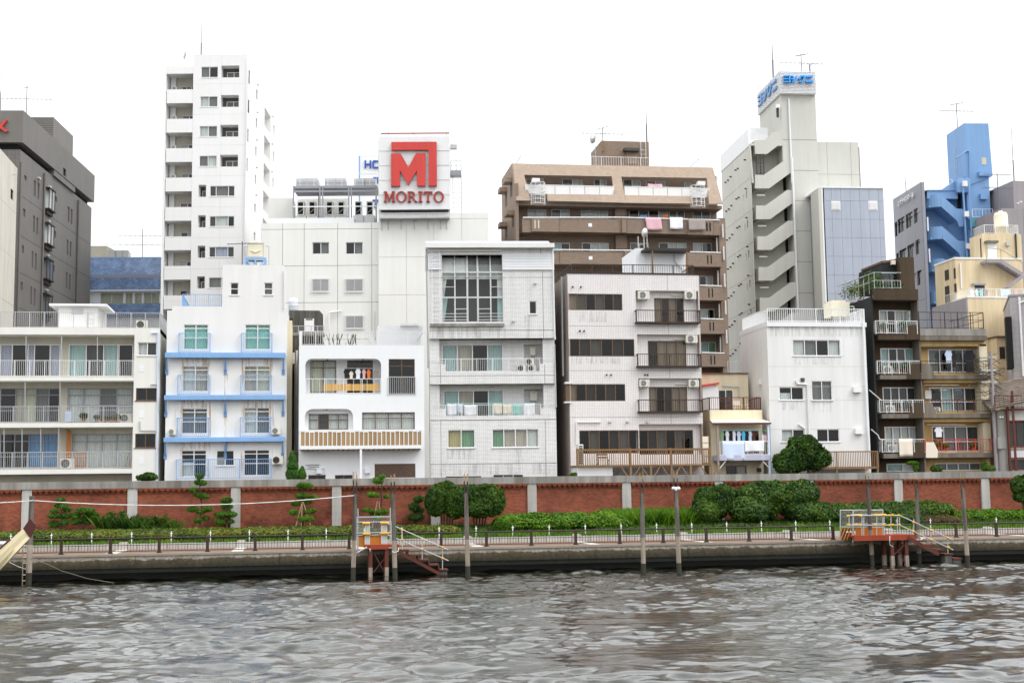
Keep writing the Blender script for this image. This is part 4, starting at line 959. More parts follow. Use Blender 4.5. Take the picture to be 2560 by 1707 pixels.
s0,s1,z0,z1=b.r(205,258,470,340,.3); b.rail(0,0,0,0,.3,'sky_trim',.13,posts=3,ret=5,rect=(s0,s1,z0,z1),retr=False)
b.pipe([(895,95),(897,360)],.06,'white_warm',-.05); b.boxp('corner_wall','pale_yellow',912,435,945,1505,2.0,8)
for y0,y1,x0,x1 in((652,686,88,902),(938,970,82,900),(1223,1253,78,897)):
    d=-.42; s0,s1,z0,z1=b.r(x0,y0,x1,y1,d)
    b.part(MB().box(s0,s1,d,d+.06,z0+.12,z1).box(s0,s1,d+.06,-.001,z1-.1,z1-.02).box(s0,s1,d-.03,d+.08,z0,z0+.11),'blue_ledge','sky_trim')
    for xb in(x0+14,497,x1-14):
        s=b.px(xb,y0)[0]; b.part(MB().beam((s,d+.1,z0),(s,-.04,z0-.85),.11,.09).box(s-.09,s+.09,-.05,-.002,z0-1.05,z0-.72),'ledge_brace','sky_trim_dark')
    if y0<1200:
        stain(b,[(190,y1+4,215,y1+250),(375,y1+4,398,y1+250),(605,y1+4,628,y1+250),(795,y1+4,815,y1+200),(215,y1+2,375,y1+55),(630,y1+2,795,y1+55)],0)
    else:stain(b,[(190,y1+4,210,y1+240),(370,y1+4,392,y1+240),(600,y1+4,622,y1+240),(490,y1+4,520,y1+60),(215,y1+2,375,y1+50)],0)
stain(b,[(488,800,512,938),(488,1085,512,1222)],0)
for x0,y0,x1,y1 in((182,520,392,650),(605,520,810,650),(175,803,385,936),(600,803,806,934),(170,1090,382,1222),(597,1088,803,1220)):b.rail(x0,y0,x1,y1,-.36,'sky_trim',.115,.014,.045,1,.34)
b.rail(165,1370,805,1503,-.36,'sky_trim',.115,.014,.045,3,.34)
acunit(b,136,1186,52,'air conditioner at the left corner of the white house with blue ledges',-.4); acunit(b,838,1180,60,'air conditioner by the right window above the lowest blue ledge',-.4); acunit(b,848,1377,74,'boxy air conditioner with dark grille low on the blue ledge house',-.4,dark=True)
b.pipe([(828,1010),(830,1150)],.035,'white_paint'); b.pipe([(822,1300),(826,1345)],.04,'white_paint'); b.pipe([(168,1015),(165,1190)],.03,'white_paint')
# rooftop tank, vent and antenna
b.K('A5'); d=2.0; s0,s1,z0,z1=b.r(985,920,1150,1085,d); w_=s1-s0
t=thing('water_tank','cream panel water tank on a blue steel stand on the white house','water tank',b.W((s0+s1)/2,d,zU-.05))
o=z0-zU+.05; h=z1-z0
MB().box(-w_/2,w_/2,0,w_,o+.02,o+h-.12).prism([(-w_/2,o+h-.12),(w_/2,o+h-.12),(.12,o+h),(-.12,o+h)],.1,w_-.1).obj('tank','tank_cream',t)
m=MB()
for x in np.linspace(-w_/2,w_/2,2):m.box(x-.03,x+.03,-.03,.03,o,o+h-.1)
m.box(-w_/2,w_/2,-.035,.02,o-.01,o+.07); m.box(-w_/2,w_/2,-.03,.02,o+h-.16,o+h-.1); m.obj('tank_rib','cream_shade',t)
MB().path([(-.3,-.03,o+.45),(0,-.04,o+.32),(.3,-.03,o+.45)],.04).obj('embossed_chevron','tank_cream',t)
W2=w_*.68
for y in(0,w_):
    m=MB()
    m.box(-W2,W2,y-.05,y+.05,o-.14,o-.02); m.box(-W2,W2,y-.05,y+.05,0,.08)
    for x in(-W2+.06,0,W2-.06):m.box(x-.05,x+.05,y-.045,y+.045,.08,o-.14)
    for sx in(-1,1):m.beam((sx*W2*.9,y,o-.14),(sx*.1,y,.08),.07,.07)
    m.obj('stand_truss','sky_trim',t)
m=MB(); m.path([(w_/2+.1,0,o+h*.7),(w_/2+.35,0,o+h*.7),(w_/2+.35,0,0)],.03); m.path([(-w_/2-.25,0,0),(-w_/2-.25,0,o+h*.65),(-w_/2,0,o+h*.65)],.03); m.obj('pipework','galv',t)
q=b.px(930,1158,2); q2=b.px(930,928,2); yagi(b.W(q[0],2,zU-.06),q2[1]-zU+.08,'television antenna beside the cream water tank',[(q2[1]-zU-.05,1.0,0,.06,9,.22)])
q=b.px(760,1158,1.5); m=MB(); P=[(-.17,0,0),(-.17,0,.12)]+[(-.17*math.cos(a),0,.12+.17*math.sin(a))for a in np.linspace(.3,2.8,7)]+[(.17,0,.12),(.17,0,.03)]
tag(m.path(P,.06,8).obj('vent_pipe','sky_trim',None,False,b.W(q[0],1.5,zU-.05)),'blue gooseneck vent pipe on the roof edge of the white house','vent')
# ================================================================ 7  factory office with the red M sign
b=Bld('sign_building','large off-white panelled building carrying a red M sign on its roof','building',112,946,700,ang=-7.3).K('A7')
DL=.7
sT0,sT1,_,_=b.r(1160,880,2205,1100); zTb=b.px(2000,880)[1]; zSg=b.px(1500,155)[1]; sSg=b.px(1838,500)[0]
sLw,_,_,zLw=b.r(50,976,1160,1200,DL)
# left wing
b.K('A8'); ops=[]
for q in((722,235,935,385),(1150,235,1365,385)):b.win(*q,'ky','alu',DL,.1)
BW=[(718,705,930,860),(1145,705,1365,860),(1145,1175,1370,1330)]
for q in BW:b.win(*q,'kk','alu',DL,.1)
zs=[0]+sorted([b.px(1000,y,DL)[1]for y in(1475,1003,533,66)])+[zLw]; b.K('A7'); zs.insert(-1,b.px(600,1035,DL)[1])if False else None
vx=[sLw]+[b.px(x,1100,DL)[0]for x in(253,458,775,1098)]+[sT0-.02]
zs=[0]+sorted([cp_ for cp_ in[b.K('A8').px(1000,y,DL)[1]for y in(1475,1003,533,66)]])+[zLw]
ops=b.ops; b.ops=[]
panels(b,vx,zs,DL-.05,'offwhite_panel',ops,.05,.035)
m=MB().wall(sLw,sT0,0,zLw-.02,DL,ops,.1); m.quad((sLw,20,0),(sLw,DL,0),(sLw,DL,zLw),(sLw,20,zLw)); b.part(m,'wall','metal_groove')
b.interior(sLw+.05,sT0,0,zLw-.1,DL+1.3,'mid_interior'); b.part(MB().box(sLw,sT0,DL+.01,20,zLw-.3,zLw-.04),'roof','concrete')
for q in BW:
    s0,s1,z0,z1=b.K('A8').r(*q,DL-.15); m=MB()
    m.box(s0-.1,s1+.1,DL-.2,DL-.15,z0-.08,z0-.02); m.box(s0-.1,s1+.1,DL-.2,DL-.15,z1+.0,z1+.06)
    for i in range(19):x=s0+(s1-s0)*i/18; m.box(x-.014,x+.014,DL-.19,DL-.16,z0-.02,z1)
    b.part(m,'window_grille','alu')
b.pipe([(935,1360),(935,1135),(1090,1112)],.08,'offwhite_panel',DL-.3); b.pipe([(1510,1470),(1510,1110)],.05,'offwhite_panel',DL-.1)
# tower block
zs=[0]+sorted([b.px(1750,y,0)[1]for y in(1395,908,425)]); b.K('A7'); zs+=[b.px(1800,940)[1],zTb]
vx=[sT0]+[b.px(x,1000)[0]for x in(1425,1685,1950)]+[sT1]
panels(b,vx,zs,-.05,'offwhite_panel',(),.05,.03,name='wall_panel')
m=MB().box(sT0+.01,sT1-.01,.0,16,0,zTb-.02); b.part(m,'tower_wall','offwhite_panel')
zc=b.px(1500,850)[1]
b.part(MB().box(sT0,sSg,.1,5,zTb-.01,zSg-.3),'sign_backing','offwhite_panel')
# the sign
d=-.35; s0,s1,z0,z1=b.r(1165,155,1838,850,d)
m=MB(); m.box(s0,s1,d,.09,z0,z1); sb=b.part(m,'sign_board','white_warm')
m=MB()
for i in range(60):x=s0+(s1-s0)*(i+.5)/60; m.box(x-.03,x+.02,d-.012,d-.001,z0+.05,z1-.05)
m.obj('sign_ribs','white_paint',sb)
for i in range(1,5):z=z0+(z1-z0)*i/5; MB().box(s0,s1,d-.04,d-.032,z-.02,z+.02).obj('sign_seam','cream_shade',sb)
D0,D1=d-.30,d-.032
M1=[(1283,210),(1712,208),(1714,626),(1637,626),(1637,285),(1283,286)]; M2=[(1281,318),(1370,317),(1445,450),(1518,316),(1608,316),(1608,626),(1528,626),(1525,480),(1443,618),(1365,480),(1365,628),(1281,628)]
for P in(M1,M2):
    q=[b.px(x,y,D0)for x,y in P]; o=b.part(MB().prism(q,D0,D1),'sign_letter','red_dark');
    cx,cz=np.mean([p[0]for p in q]),np.mean([p[1]for p in q])
    b.part(MB().prism(q,D0-.02,D0-.001),'letter_face','red_sign',o)
def glyph(ch):
    """slab-serif capitals on a unit square, as polygons"""
    sf=lambda x,w,y:[(x-w,y),(x+w,y),(x+w,y+.09),(x-w,y+.09)]
    bar=lambda x,w:[(x-w,.0),(x+w,.0),(x+w,1),(x-w,1)]
    ring=lambda cx,cy,rx,ry,tx,ty,a0=0,a1=2*math.pi,n=20:[[(cx+rx*math.cos(p),cy+ry*math.sin(p)),(cx+rx*math.cos(q),cy+ry*math.sin(q)),(cx+(rx-tx)*math.cos(q),cy+(ry-ty)*math.sin(q)),(cx+(rx-tx)*math.cos(p),cy+(ry-ty)*math.sin(p))]for p,q in zip(np.linspace(a0,a1,n)[:-1],np.linspace(a0,a1,n)[1:])]
    if ch=='M':return[bar(.12,.055),bar(.86,.085),sf(.12,.13,0),sf(.86,.15,0),sf(.1,.11,.91),sf(.88,.13,.91),[(.12,1),(.27,1),(.53,.25),(.47,0),(.43,0)],[(.86,1),(.74,1),(.47,.2),(.45,0),(.49,0)]],1.05
    if ch=='O':return ring(.46,.5,.45,.52,.17,.07),.95
    if ch=='R':return[bar(.18,.085),sf(.18,.17,0),sf(.16,.15,.91)]+ring(.42,.74,.34,.26,.15,.08,-math.pi/2,math.pi/2,12)+[[(.18,.92),(.43,.92),(.43,1),(.18,1)],[(.18,.48),(.43,.48),(.43,.56),(.18,.56)],[(.42,.5),(.58,.5),(.92,0),(.72,0)],sf(.85,.12,0)],1.0
    if ch=='I':return[bar(.2,.085),sf(.2,.18,0),sf(.2,.18,.91)],.42
    if ch=='T':return[bar(.42,.085),sf(.42,.17,0),[(.02,.9),(.82,.9),(.82,1),(.02,1)],[(.02,.7),(.08,.7),(.14,.9),(.02,.9)],[(.82,.7),(.76,.7),(.70,.9),(.82,.9)]],.86
W_=[(1212,1317),(1328,1428),(1437,1528),(1538,1578),(1590,1672),(1683,1782)]
for ch,(xa,xb)in zip('MORITO',W_):
    P,wd=glyph(ch); sa,za=b.px(xa,777,D0); sb_,zb=b.px(xb,675,D0); hm=max(x for p in P for x,_ in p); lo=min(x for p in P for x,_ in p)
    m=MB(); mf=MB()
    for p in P:
        q=[(sa+(sb_-sa)*(x-lo)/(hm-lo),za+(zb-za)*y)for x,y in p]; m.prism(q,D0+.1,D1); mf.prism(q,D0+.085,D0+.099)
    o=b.part(m,'sign_letter','red_dark'); b.part(mf,'letter_face','red_letter',o)
b.part(MB().tube((s0+.2,d+.1,b.px(1500,125,d)[1]),(s1,d+.1,b.px(1500,125,d)[1]),.06),'sign_lamp_bar','red_dark')
for x in(1190,1503,1806):b.pipe([(x,125,d+.1),(x,157,d+.1)],.03,'galv',name='bar_bracket')
for x,y in((1257,30),(1485,0)):b.pipe([(x,y,1),(x,160,1)],.025,'galv',name='rod')
b.boxp('sign_slot','void',1185,849,1825,866,d+.02,.05); s0_,s1_,z0_,z1_=b.r(1170,912,1835,936,-.9); b.part(MB().box(s0_,s1_,-.9,-.06,z0_+.05,z1_),'maintenance_walkway','galv')  # black box drawn as the dark slot under the sign board
b.rail(1170,880,1835,915,-.88,'galv',.4,bars=False,posts=6,lo=False)
for x in(1190,1253,1376,1502,1628,1751,1809):
    s,z=b.px(x,930,-.06); b.part(MB().beam((s,-.85,z0_+.05),(s,-.07,z0_-.05),.06,.08).box(s-.04,s+.04,-.12,-.052,z0_-.75,z0_-.02),'walkway_bracket','galv')
ladder(b,1867,520,1948,878,1.0,'antenna_metal',.42); b.boxp('ladder_platform','slate_grey',1842,480,1948,520,.4,1.6); b.rail(1850,388,1946,480,.5,'antenna_metal',.9,bars=False,posts=2,mids=(.5,)); b.boxp('flood_lamp','galv',1842,232,1905,268,.3,.9)
# roof plant on the left wing
fr=thing('roof_plant_frame','steel frame on the panelled building roof holding rows of cooling units','steel frame',b.W(b.px(750,970,4)[0],4,zLw-.05),b.a); ox=b.px(750,970,4)[0]; oz=zLw-.05
def R4(x0,y0,x1,y1,d):q=b.r(x0,y0,x1,y1,d); return q[0]-ox,q[1]-ox,q[2]-oz,q[3]-oz
s0,s1,z0,z1=R4(348,625,1150,690,4)
m=MB(); m.box(s0,s1,0,3.2,z0+.4,z0+.62); m.box(s0,s1,-.04,.08,z0+.05,z0+.2); m.obj('platform','slate_grey',fr)
for x in(355,605,632,880,905,1140):
    q=R4(x-7,690,x+7,960,4); MB().box(q[0],q[1],-.05,.08,0,z1).obj('post','slate_grey',fr)
q=R4(350,515,1145,625,4); m=MB(); m.beam((q[0],0,q[3]),(q[1],0,q[3]),.05,.05); m.beam((q[0],0,(q[2]+q[3])/2),(q[1],0,(q[2]+q[3])/2),.035,.035)
for i in range(13):x=q[0]+(q[1]-q[0])*i/12; m.beam((x,0,q[2]),(x,0,q[3]),.035,.035)
m.obj('guard_rail','rail_white',fr)
q=R4(350,818,1145,828,4); MB().box(q[0],q[1],-.1,-.05,q[2],q[3]).obj('cross_rail','rail_white',fr)
for i,(x0,x1)in enumerate(((380,585),(650,850),(930,1132))):
    q=b.r(x0,555,x1,628,4.6); t=thing('cooling_unit',['leftmost','middle','rightmost'][i]+' grey box cooling unit on top of the roof plant frame','cooling unit',b.W((q[0]+q[1])/2,4.6,z0+.62+oz),b.a,'cooling units on the frame'); ww=q[1]-q[0]; hh=q[3]-(z0+.62+oz)
    MB().box(-ww/2,ww/2,0,1.6,0,hh).obj('casing','galv',t); MB().box(-.06,.06,-.03,-.002,.02,hh-.02).obj('centre_strip','slate_grey',t); MB().box(-ww/2+.06,ww/2-.06,-.02,-.001,hh*.45,hh*.5).obj('seam','slate_grey',t)
for i,(x0,x1)in enumerate(((390,455),(500,563),(665,728),(775,838),(938,1000),(1047,1110))):
    q=b.r(x0,770,x1,905,5.0); ww=q[1]-q[0]; hh=q[3]-q[2]; lab=['first','second','third','fourth','fifth','sixth'][i]+' dark faced condenser from the left under the roof plant frame'
    t=thing('condenser',lab,'condenser',b.W((q[0]+q[1])/2,5.0,zLw-.06),b.a,'condensers under the frame'); zz=q[2]-zLw+.06
    MB().box(-ww/2,ww/2,0,1.0,zz,zz+hh).obj('casing','plastic_white',t); MB().box(-ww/2+.08,ww/2-.08,-.02,-.001,zz+.1,zz+hh-.12).obj('intake_grille','void',t)
    MB().box(-ww/2-.15,ww/2+.15,.1,.9,0,zz-.002).obj('plinth','offwhite_panel',t)
    m=MB(); m.beam((-ww/2,-.05,zz+.1),(ww/2,-.05,zz+hh*.5),.03,.03); m.obj('brace','galv',t)
b.boxp('plant_screen','offwhite_panel',115,742,348,985,7,9); b.boxp('plant_screen','offwhite_panel',392,745,870,985,8,9); b.boxp('duct','steel_brown',590,700,606,965,6,6.4); b.boxp('roof_kerb','white_cool',115,930,930,985,2.5,3)
q=b.r(918,905,1120,972,3); t=thing('cooling_unit','low grey cooling unit on the roof edge beside the sign','cooling unit',b.W((q[0]+q[1])/2,3,zLw-.05),b.a); ww=q[1]-q[0]; hh=q[3]-zLw+.05
MB().box(-ww/2,ww/2,0,1.4,0,hh).obj('casing','galv',t); MB().box(-.05,.05,-.02,-.001,.02,hh-.02).obj('centre_strip','slate_grey',t)
# ---- white board with blue letters behind
b2=Bld('billboard_building','white block with large blue letters behind the red M sign','building',150,900,400,ang=-5).K('A7')
s0,s1,z0,z1=b2.r(985,343,1700,900); b2.part(MB().box(s0,s1,0,6,0,z1),'wall','white_cool'); b2.part(MB().box(s0-.15,s0,-.1,.1,0,z1),'corner_post','blue_paint'); b2.rail(962,316,1190,345,0,'galv',.5,posts=3,bars=False)
strokes(b2,[[(1030,383),(1044,383),(1044,456),(1030,456)],[(1044,414),(1078,414),(1078,427),(1044,427)],[(1078,383),(1092,383),(1092,456),(1078,456)],[(1112,383),(1190,383),(1190,397),(1119,397),(1119,443),(1190,443),(1190,457),(1112,457),(1105,448),(1105,392)]],-.2,-.002,'blue_deep','sign_letter')
strokes(b2,[[(1112,543),(1170,543),(1170,556),(1112,556)],[(1150,556),(1170,556),(1160,600),(1146,600)],[(1106,755),(1170,755),(1170,768),(1106,768)],[(1135,768),(1152,768),(1136,830),(1118,830)]],-.2,-.002,'blue_deep','sign_letter')
# ================================================================ 8  weathered concrete house between
b=Bld('concrete_house','small weathered grey concrete house with a white door in the gap','building',95,722,800).K('A8')
s0,s1,_,zT=b.r(425,1105,860,1300)
b.part(MB().prism([(s0,0),(s1,0),(s1,b.px(860,1160)[1]),(b.px(810,1105)[0],zT),(s0,zT)],0,5),'wall','concrete_dark')
q=b.r(617,1208,742,1368,-.05); dr=b.part(MB().box(q[0],q[1],-.06,-.002,q[2],q[3]),'door','white_paint'); MB().box(q[0]+.1,q[1]-.1,-.075,-.062,q[2]+.9,q[3]-.12).obj('door_pane','cur_grey',dr)
b.rail(460,1300,870,1400,-.9,'galv',.13,posts=5); b.boxp('terrace_slab','concrete',455,1400,880,1425,-.95,0)
b.pipe([(865,1160),(868,1400)],.05,'white_warm',-.1); b.boxp('doorway','void',425,1210,470,1310,-.02,-.002)
b.K('B1'); b.boxp('lower_wall','concrete_dark',33,210,108,355,-.9,0); b.boxp('small_window','alu',30,360,62,460,-1.2,-1.0); b.boxp('cream_annex','cream_shade',55,470,100,1480,-2.0,2); b.pipe([(75,340,-2.1),(75,1250,-2.1)],.05,'white_paint'); b.pipe([(86,340,-2.1),(86,1250,-2.1)],.03,'white_paint')
q=b.K('A8').px(478,1105,2.5); q2=b.px(478,938,2.5); rr=b.px(540,1000,2.5)[0]-q[0]
t=thing('round_tank','pale round water tank on the weathered concrete house','water tank',b.W(q[0],2.5,zT-.02)); hh=q2[1]-zT
MB().lathe([(rr,0),(rr,hh*.8),(rr*.8,hh*.95),(.1,hh)],(0,0,0),20).obj('drum','white_cool',t,True); m=MB();
for k in range(4):m.lathe([(rr+.02,hh*(.1+.2*k)),(rr+.02,hh*(.13+.2*k))],(0,0,0),20)
m.obj('hoop','cloth_blue',t)
# ================================================================ 9  white house with rounded openings
b=Bld('rounded_white_house','white house with rounded balcony openings and a bamboo screened balcony','building',87,747).K('B1')
s0,s1,_,zT=b.r(97,297,1213,900)
O1=b.op(155,415,830,730,1.15); O3=b.op(152,862,580,1050,.5); b.win(897,418,1130,732,'kk','bronze',0,.1,tr=(.2,)); b.win(660,892,1130,1046,'wwww','bronze',0,.1,tr=(.34,))
b.win(772,1350,1135,1474,'kk','shutter_brown',0,.08,name='shutter'); b.win(180,1450,335,1490,'kk','bronze',0,.1); b.win(418,1450,575,1490,'kk','bronze',0,.1)
opsF=list(b.ops)
b.wall(0,0,0,0,'white_cool',0,8.5,rect=(s0,s1,0,zT),inner=2.2)
def fillet(o,r,corners):
    for cx,cz,sx,sz in corners:
        P=[(cx,cz)]+[(cx-sx*r*(1-math.sin(a)),cz-sz*r*(1-math.cos(a)))for a in np.linspace(0,math.pi/2,8)]
        P=[(cx,cz)]+[(cx+sx*r-sx*r*math.cos(a),cz-sz*(r-r*math.sin(a)))for a in np.linspace(0,math.pi/2,8)]
        b.part(MB().prism([(x,z)for x,z in P],.001,.3),'rounded_corner','white_cool')
fillet(O1,.42,[(O1[0],O1[3],1,1),(O1[1],O1[3],-1,1)]); fillet(O3,.48,[(O3[0],O3[3],1,1),(O3[1],O3[3],-1,1)])
q=b.r(198,432,430,720,1.15); b.win(0,0,0,0,'cw','bronze',1.15,.06,tr=(.22,),rect=q); q=b.r(526,432,756,720,1.15); b.win(0,0,0,0,'kk','bronze',1.15,.06,tr=(.22,),rect=q)
b.wall(0,0,0,0,'white_cool',1.15,1,rect=(O1[0]-.1,O1[1]+.1,O1[2],O1[3]),base=False,sides=False,back=False,roof=False,inner=0,name='balcony_back_wall')
q=b.r(184,905,537,1048,.5); b.win(0,0,0,0,'wdww','bronze',.5,.06,tr=(.38,),rect=q)
b.wall(0,0,0,0,'white_cool',.5,1,rect=(O3[0]-.1,O3[1]+.1,O3[2],O3[3]),base=False,sides=False,back=False,roof=False,inner=0,name='balcony_back_wall')
for i in range(18):
    pass
q=b.r(775,1353,1132,1472,.02)
for i in range(14):z=q[2]+(q[3]-q[2])*i/14; b.part(MB().box(q[0],q[1],.01,.03,z+.005,z+(q[3]-q[2])/14-.01),'shutter_slat','shutter_brown')
b.rail(158,592,826,726,.05,'rail_white',.4,.02,.035,4,mids=()); b.rail(897,575,1135,732,-.06,'alu_grey',.115,.02,.04,1)
for k in range(4):x0,x1=312+125*k,312+125*(k+1); b.boxp('screen_panel','bamboo_bright',x0+2,640,x1-2,700,.12,.14)
b.rail(108,172,1203,296,.08,'rail_white',.14,.02,.04,8,ret=7); b.boxp('rail_pier','white_cool',100,168,124,297,0,.3)
# bamboo balcony
d=-.95; s0b,s1b,z0,z1=b.r(106,1190,1196,1218,d); b.part(MB().box(s0b,s1b,d,-.002,z0,z1),'balcony_slab','white_paint'); m=MB()
for k in range(24):x=s0b+(s1b-s0b)*(k+.5)/24; m.box(x-.04,x+.04,d+.05,-.01,z0-.08,z0-.002)
b.part(m,'joists','steel_brown')
_,_,zr0,zr1=b.r(106,1045,1196,1190,d); n=27
b.part(MB().box(s0b,s1b,d,d+.06,zr1-.09,zr1).box(s0b,s0b+.06,d+.06,0,zr1-.09,zr1).box(s1b-.06,s1b,d+.06,0,zr1-.09,zr1),'top_rail','white_paint')
for k in range(n+1):
    x=s0b+.03+(s1b-s0b-.06)*k/n; b.part(MB().box(x-.028,x+.028,d+.01,d+.05,z1,zr1-.09),'baluster','white_paint')
    if k<n:b.part(MB().box(x+.02,x+(s1b-s0b-.06)/n-.02,d+.07,d+.085,z1+.02,zr1-.13-.02*(k%3)),'bamboo_panel','bamboo')
b.boxp('balcony_post','white_paint',640,1215,660,1490,d+.02,d+.17)
for x0,x1,y0,y1 in((255,300,1393,1437),(685,733,1390,1434)):b.boxp('vent_hood','white_paint',x0,y0,x1,y1,-.2,0)
b.pipe([(160,1360),(270,1356),(285,1362)],.03,'galv'); b.pipe([(175,1380),(275,1376)],.03,'galv'); b.pipe([(165,1470),(163,1390),(330,1388),(330,1440)],.025,'white_paint')
s0_,s1_,z0_,z1_=b.r(800,122,1200,297,5); b.part(MB().box(s0_,s1_,5,7,zT-.1,z1_),'roof_hut','white_cool'); s0_,s1_,z0_,z1_=b.r(1000,102,1160,125,4.8); b.part(MB().box(s0_,s1_,4.8,7.2,z0_+.02,z1_),'hut_roof','white_paint')
A_=b.px(700,140,2); B_=b.px(765,296,2); tag(MB().beam((0,0,0),(B_[0]-A_[0],0,B_[1]-A_[1]),.04,.35).obj('leaning_board','alu_grey',None,False,b.W(A_[0],2,A_[1])),'grey board leaning on the roof rail of the rounded white house','board')
s0_,s1_,z0_,z1_=b.r(130,185,640,290,5); m=MB()
for i in range(30):x=RNG.uniform(0,s1_-s0_); m.beam((x,RNG.uniform(0,.6),.0),(x+RNG.uniform(-.6,.6),RNG.uniform(0,.6),z1_-zT),.05,.05)
tag(m.obj('timber_pile','wood_pole',None,False,b.W(s0_,5,zT-.05)),'pile of old timber behind the roof rail of the rounded white house','timber')
for x0,x1,y0,mt,lab,tr in((495,542,505,'cloth_dark','black jacket',0),(545,582,530,'cloth_cream','cream top',0),(600,648,505,'cloth_white','white shirt',0),(660,693,510,'cloth_pink','pink shirt',0),(700,737,513,'cloth_orange','orange shirt',0),(768,806,510,'cloth_grey','grey shirt',0)):
    shirt(b,x0,y0,x1,592,.5,mt,lab+' hanging in the upper rounded opening',group='laundry in the rounded opening')
b.pipe([(440,500,.5),(826,502,.5)],.02,'galv',name='drying_pole')
for x,y in((348,440),(664,430),(343,876)):s,z=b.px(x,y,.3); b.part(MB().beam((s,.1,z+.05),(s+.06,.9,z+.1),.05,.08),'pole_bracket','iron_dark')
# ================================================================ 10  white tile house with the tall window
b=Bld('white_tile_house','white brick tile house with a tall glazed studio window','building',88,1074,ang=-5).K('B2')
s0,s1,_,zT=b.r(150,178,1592,1000); zSof=b.px(800,1226)[1]
big=b.r(300,262,1003,1046)
b.win(1305,795,1390,945,'k','alu',0,.1,sill=.06)
b.ops.append((*big,.2));
b.wall(0,0,0,0,'white_tile',0,9,rect=(s0,s1,zSof,zT),base=False,inner=1.6,intmat='mid_interior')
# glazing: five bays, three tiers, the top tier raked back
bx=[big[0],b.px(448,600)[0],b.px(592,600)[0],b.px(712,600)[0],b.px(860,600)[0],big[1]]; zt=[big[2],b.px(650,752)[1],b.px(650,462)[1],big[3]]
m=MB()
for i,x in enumerate(bx):
    w_=.06 if i in(2,3)else .045; m.box(x-w_,x+w_,.06,.16,zt[0],zt[2]); m.beam((x,.11,zt[2]),(x,.55,zt[3]),w_*2,.09)
for z in(zt[0]+.04,zt[1],zt[2]):m.box(bx[0],bx[-1],.055,.165,z-.05,z+.05)
for i in(0,4):z=zt[1]+(zt[2]-zt[1])*.42; m.box(bx[i],bx[i+1],.08,.14,z-.02,z+.02)
for i in(1,3):
    for t in(.72,.55):z=zt[0]+(zt[1]-zt[0])*t; m.box(bx[i],bx[i+1],.07,.14,z-.025,z+.025)if t==.55 else None
gw=b.part(m,'studio_window','alu_grey'); m=MB()
for i in(0,1,3,4):
    for t in(.12,.24,.36):z=zt[0]+(zt[1]-zt[0])*t; m.tube((bx[i],.02,z),(bx[i+1],.02,z),.018)
m.obj('guard_bar','alu',gw)
for i in range(5):
    for j in range(2):MB().quad((bx[i],.11,zt[j]),(bx[i+1],.11,zt[j]),(bx[i+1],.11,zt[j+1]),(bx[i],.11,zt[j+1])).obj('pane','glass',gw)
    MB().quad((bx[i],.11,zt[2]),(bx[i+1],.11,zt[2]),(bx[i+1],.55,zt[3]),(bx[i],.55,zt[3])).obj('pane','glass',gw)
    MB().quad((bx[i]+.03,.22,zt[2]),(bx[i+1]-.03,.22,zt[2]),(bx[i+1]-.03,.66,zt[3]-.1),(bx[i]+.03,.66,zt[3]-.1)).obj('blind','cur_white' if i<2 else 'cur_grey',gw)
    z=zt[2]-(zt[2]-zt[1])*.26; MB().quad((bx[i]+.03,.24,z),(bx[i+1]-.03,.24,z),(bx[i+1]-.03,.24,zt[2]),(bx[i]+.03,.24,zt[2])).obj('blind','cur_white',gw)
for i,f in((0,0),(4,1)):
    x0,x1=bx[i]+.03,bx[i+1]-.03; a=(x0,x0+(x1-x0)*.45)if f==0 else(x1-(x1-x0)*.45,x1)
    for j in range(2):MB().quad((a[0],.3,zt[j]),(a[1]-(.25 if f==0 else 0),.3,zt[j]),(a[1],.3,zt[j+1]),(a[0]+(0 if f==0 else .0),.3,zt[j+1])).obj('curtain','cur_teal' if j==0 else 'cur_white',gw)
b.boxp('window_sill','concrete',160,1052,1018,1085,-.18,0); stain(b,[(165,1087,1015,1222),(1020,1060,1060,1224),(1250,962,1345,1224)],0,'grime_stain')
for x0,x1 in((138,288),(992,1592)):
    for k in range(6):
        y=252+31*k; q=b.r(x0+k*(1 if x0>500 else 0),y+1,x1,y+29,-.04); b.part(MB().box(q[0],q[1],-.05-.012*k,0,q[2],q[3]),'siding_board','white_cool')
q=b.r(110,128,1597,177,-.5); b.part(MB().box(q[0],q[1],-.5,9,q[2],q[3]),'roof_fascia','white_warm'); q2=b.r(112,104,1510,128,0); b.part(MB().xprism([(-.5,q[3]+.003),(9,q[3]+.003),(9,q2[3]+.3),(.6,q2[3]+.1)],q[0],q[1]-.3),'roof','slate_panel'); b.boxp('cornice_pipe','white_warm',140,198,985,222,-.12,-.0)
ladder(b,185,195,272,1060,-.2); b.vents([(1375,592),(1122,1028)],0,.09)
lines(b,(1465,),(525,1133),155,1590,450,1225,0); lines(b,(1437,),(),0,0,180,250,0)
b.pipe([(1575,200),(1600,1180),(1605,1240)],.05,'alu'); b.pipe([(118,180,.3),(140,1568,.3)],.05,'galv')
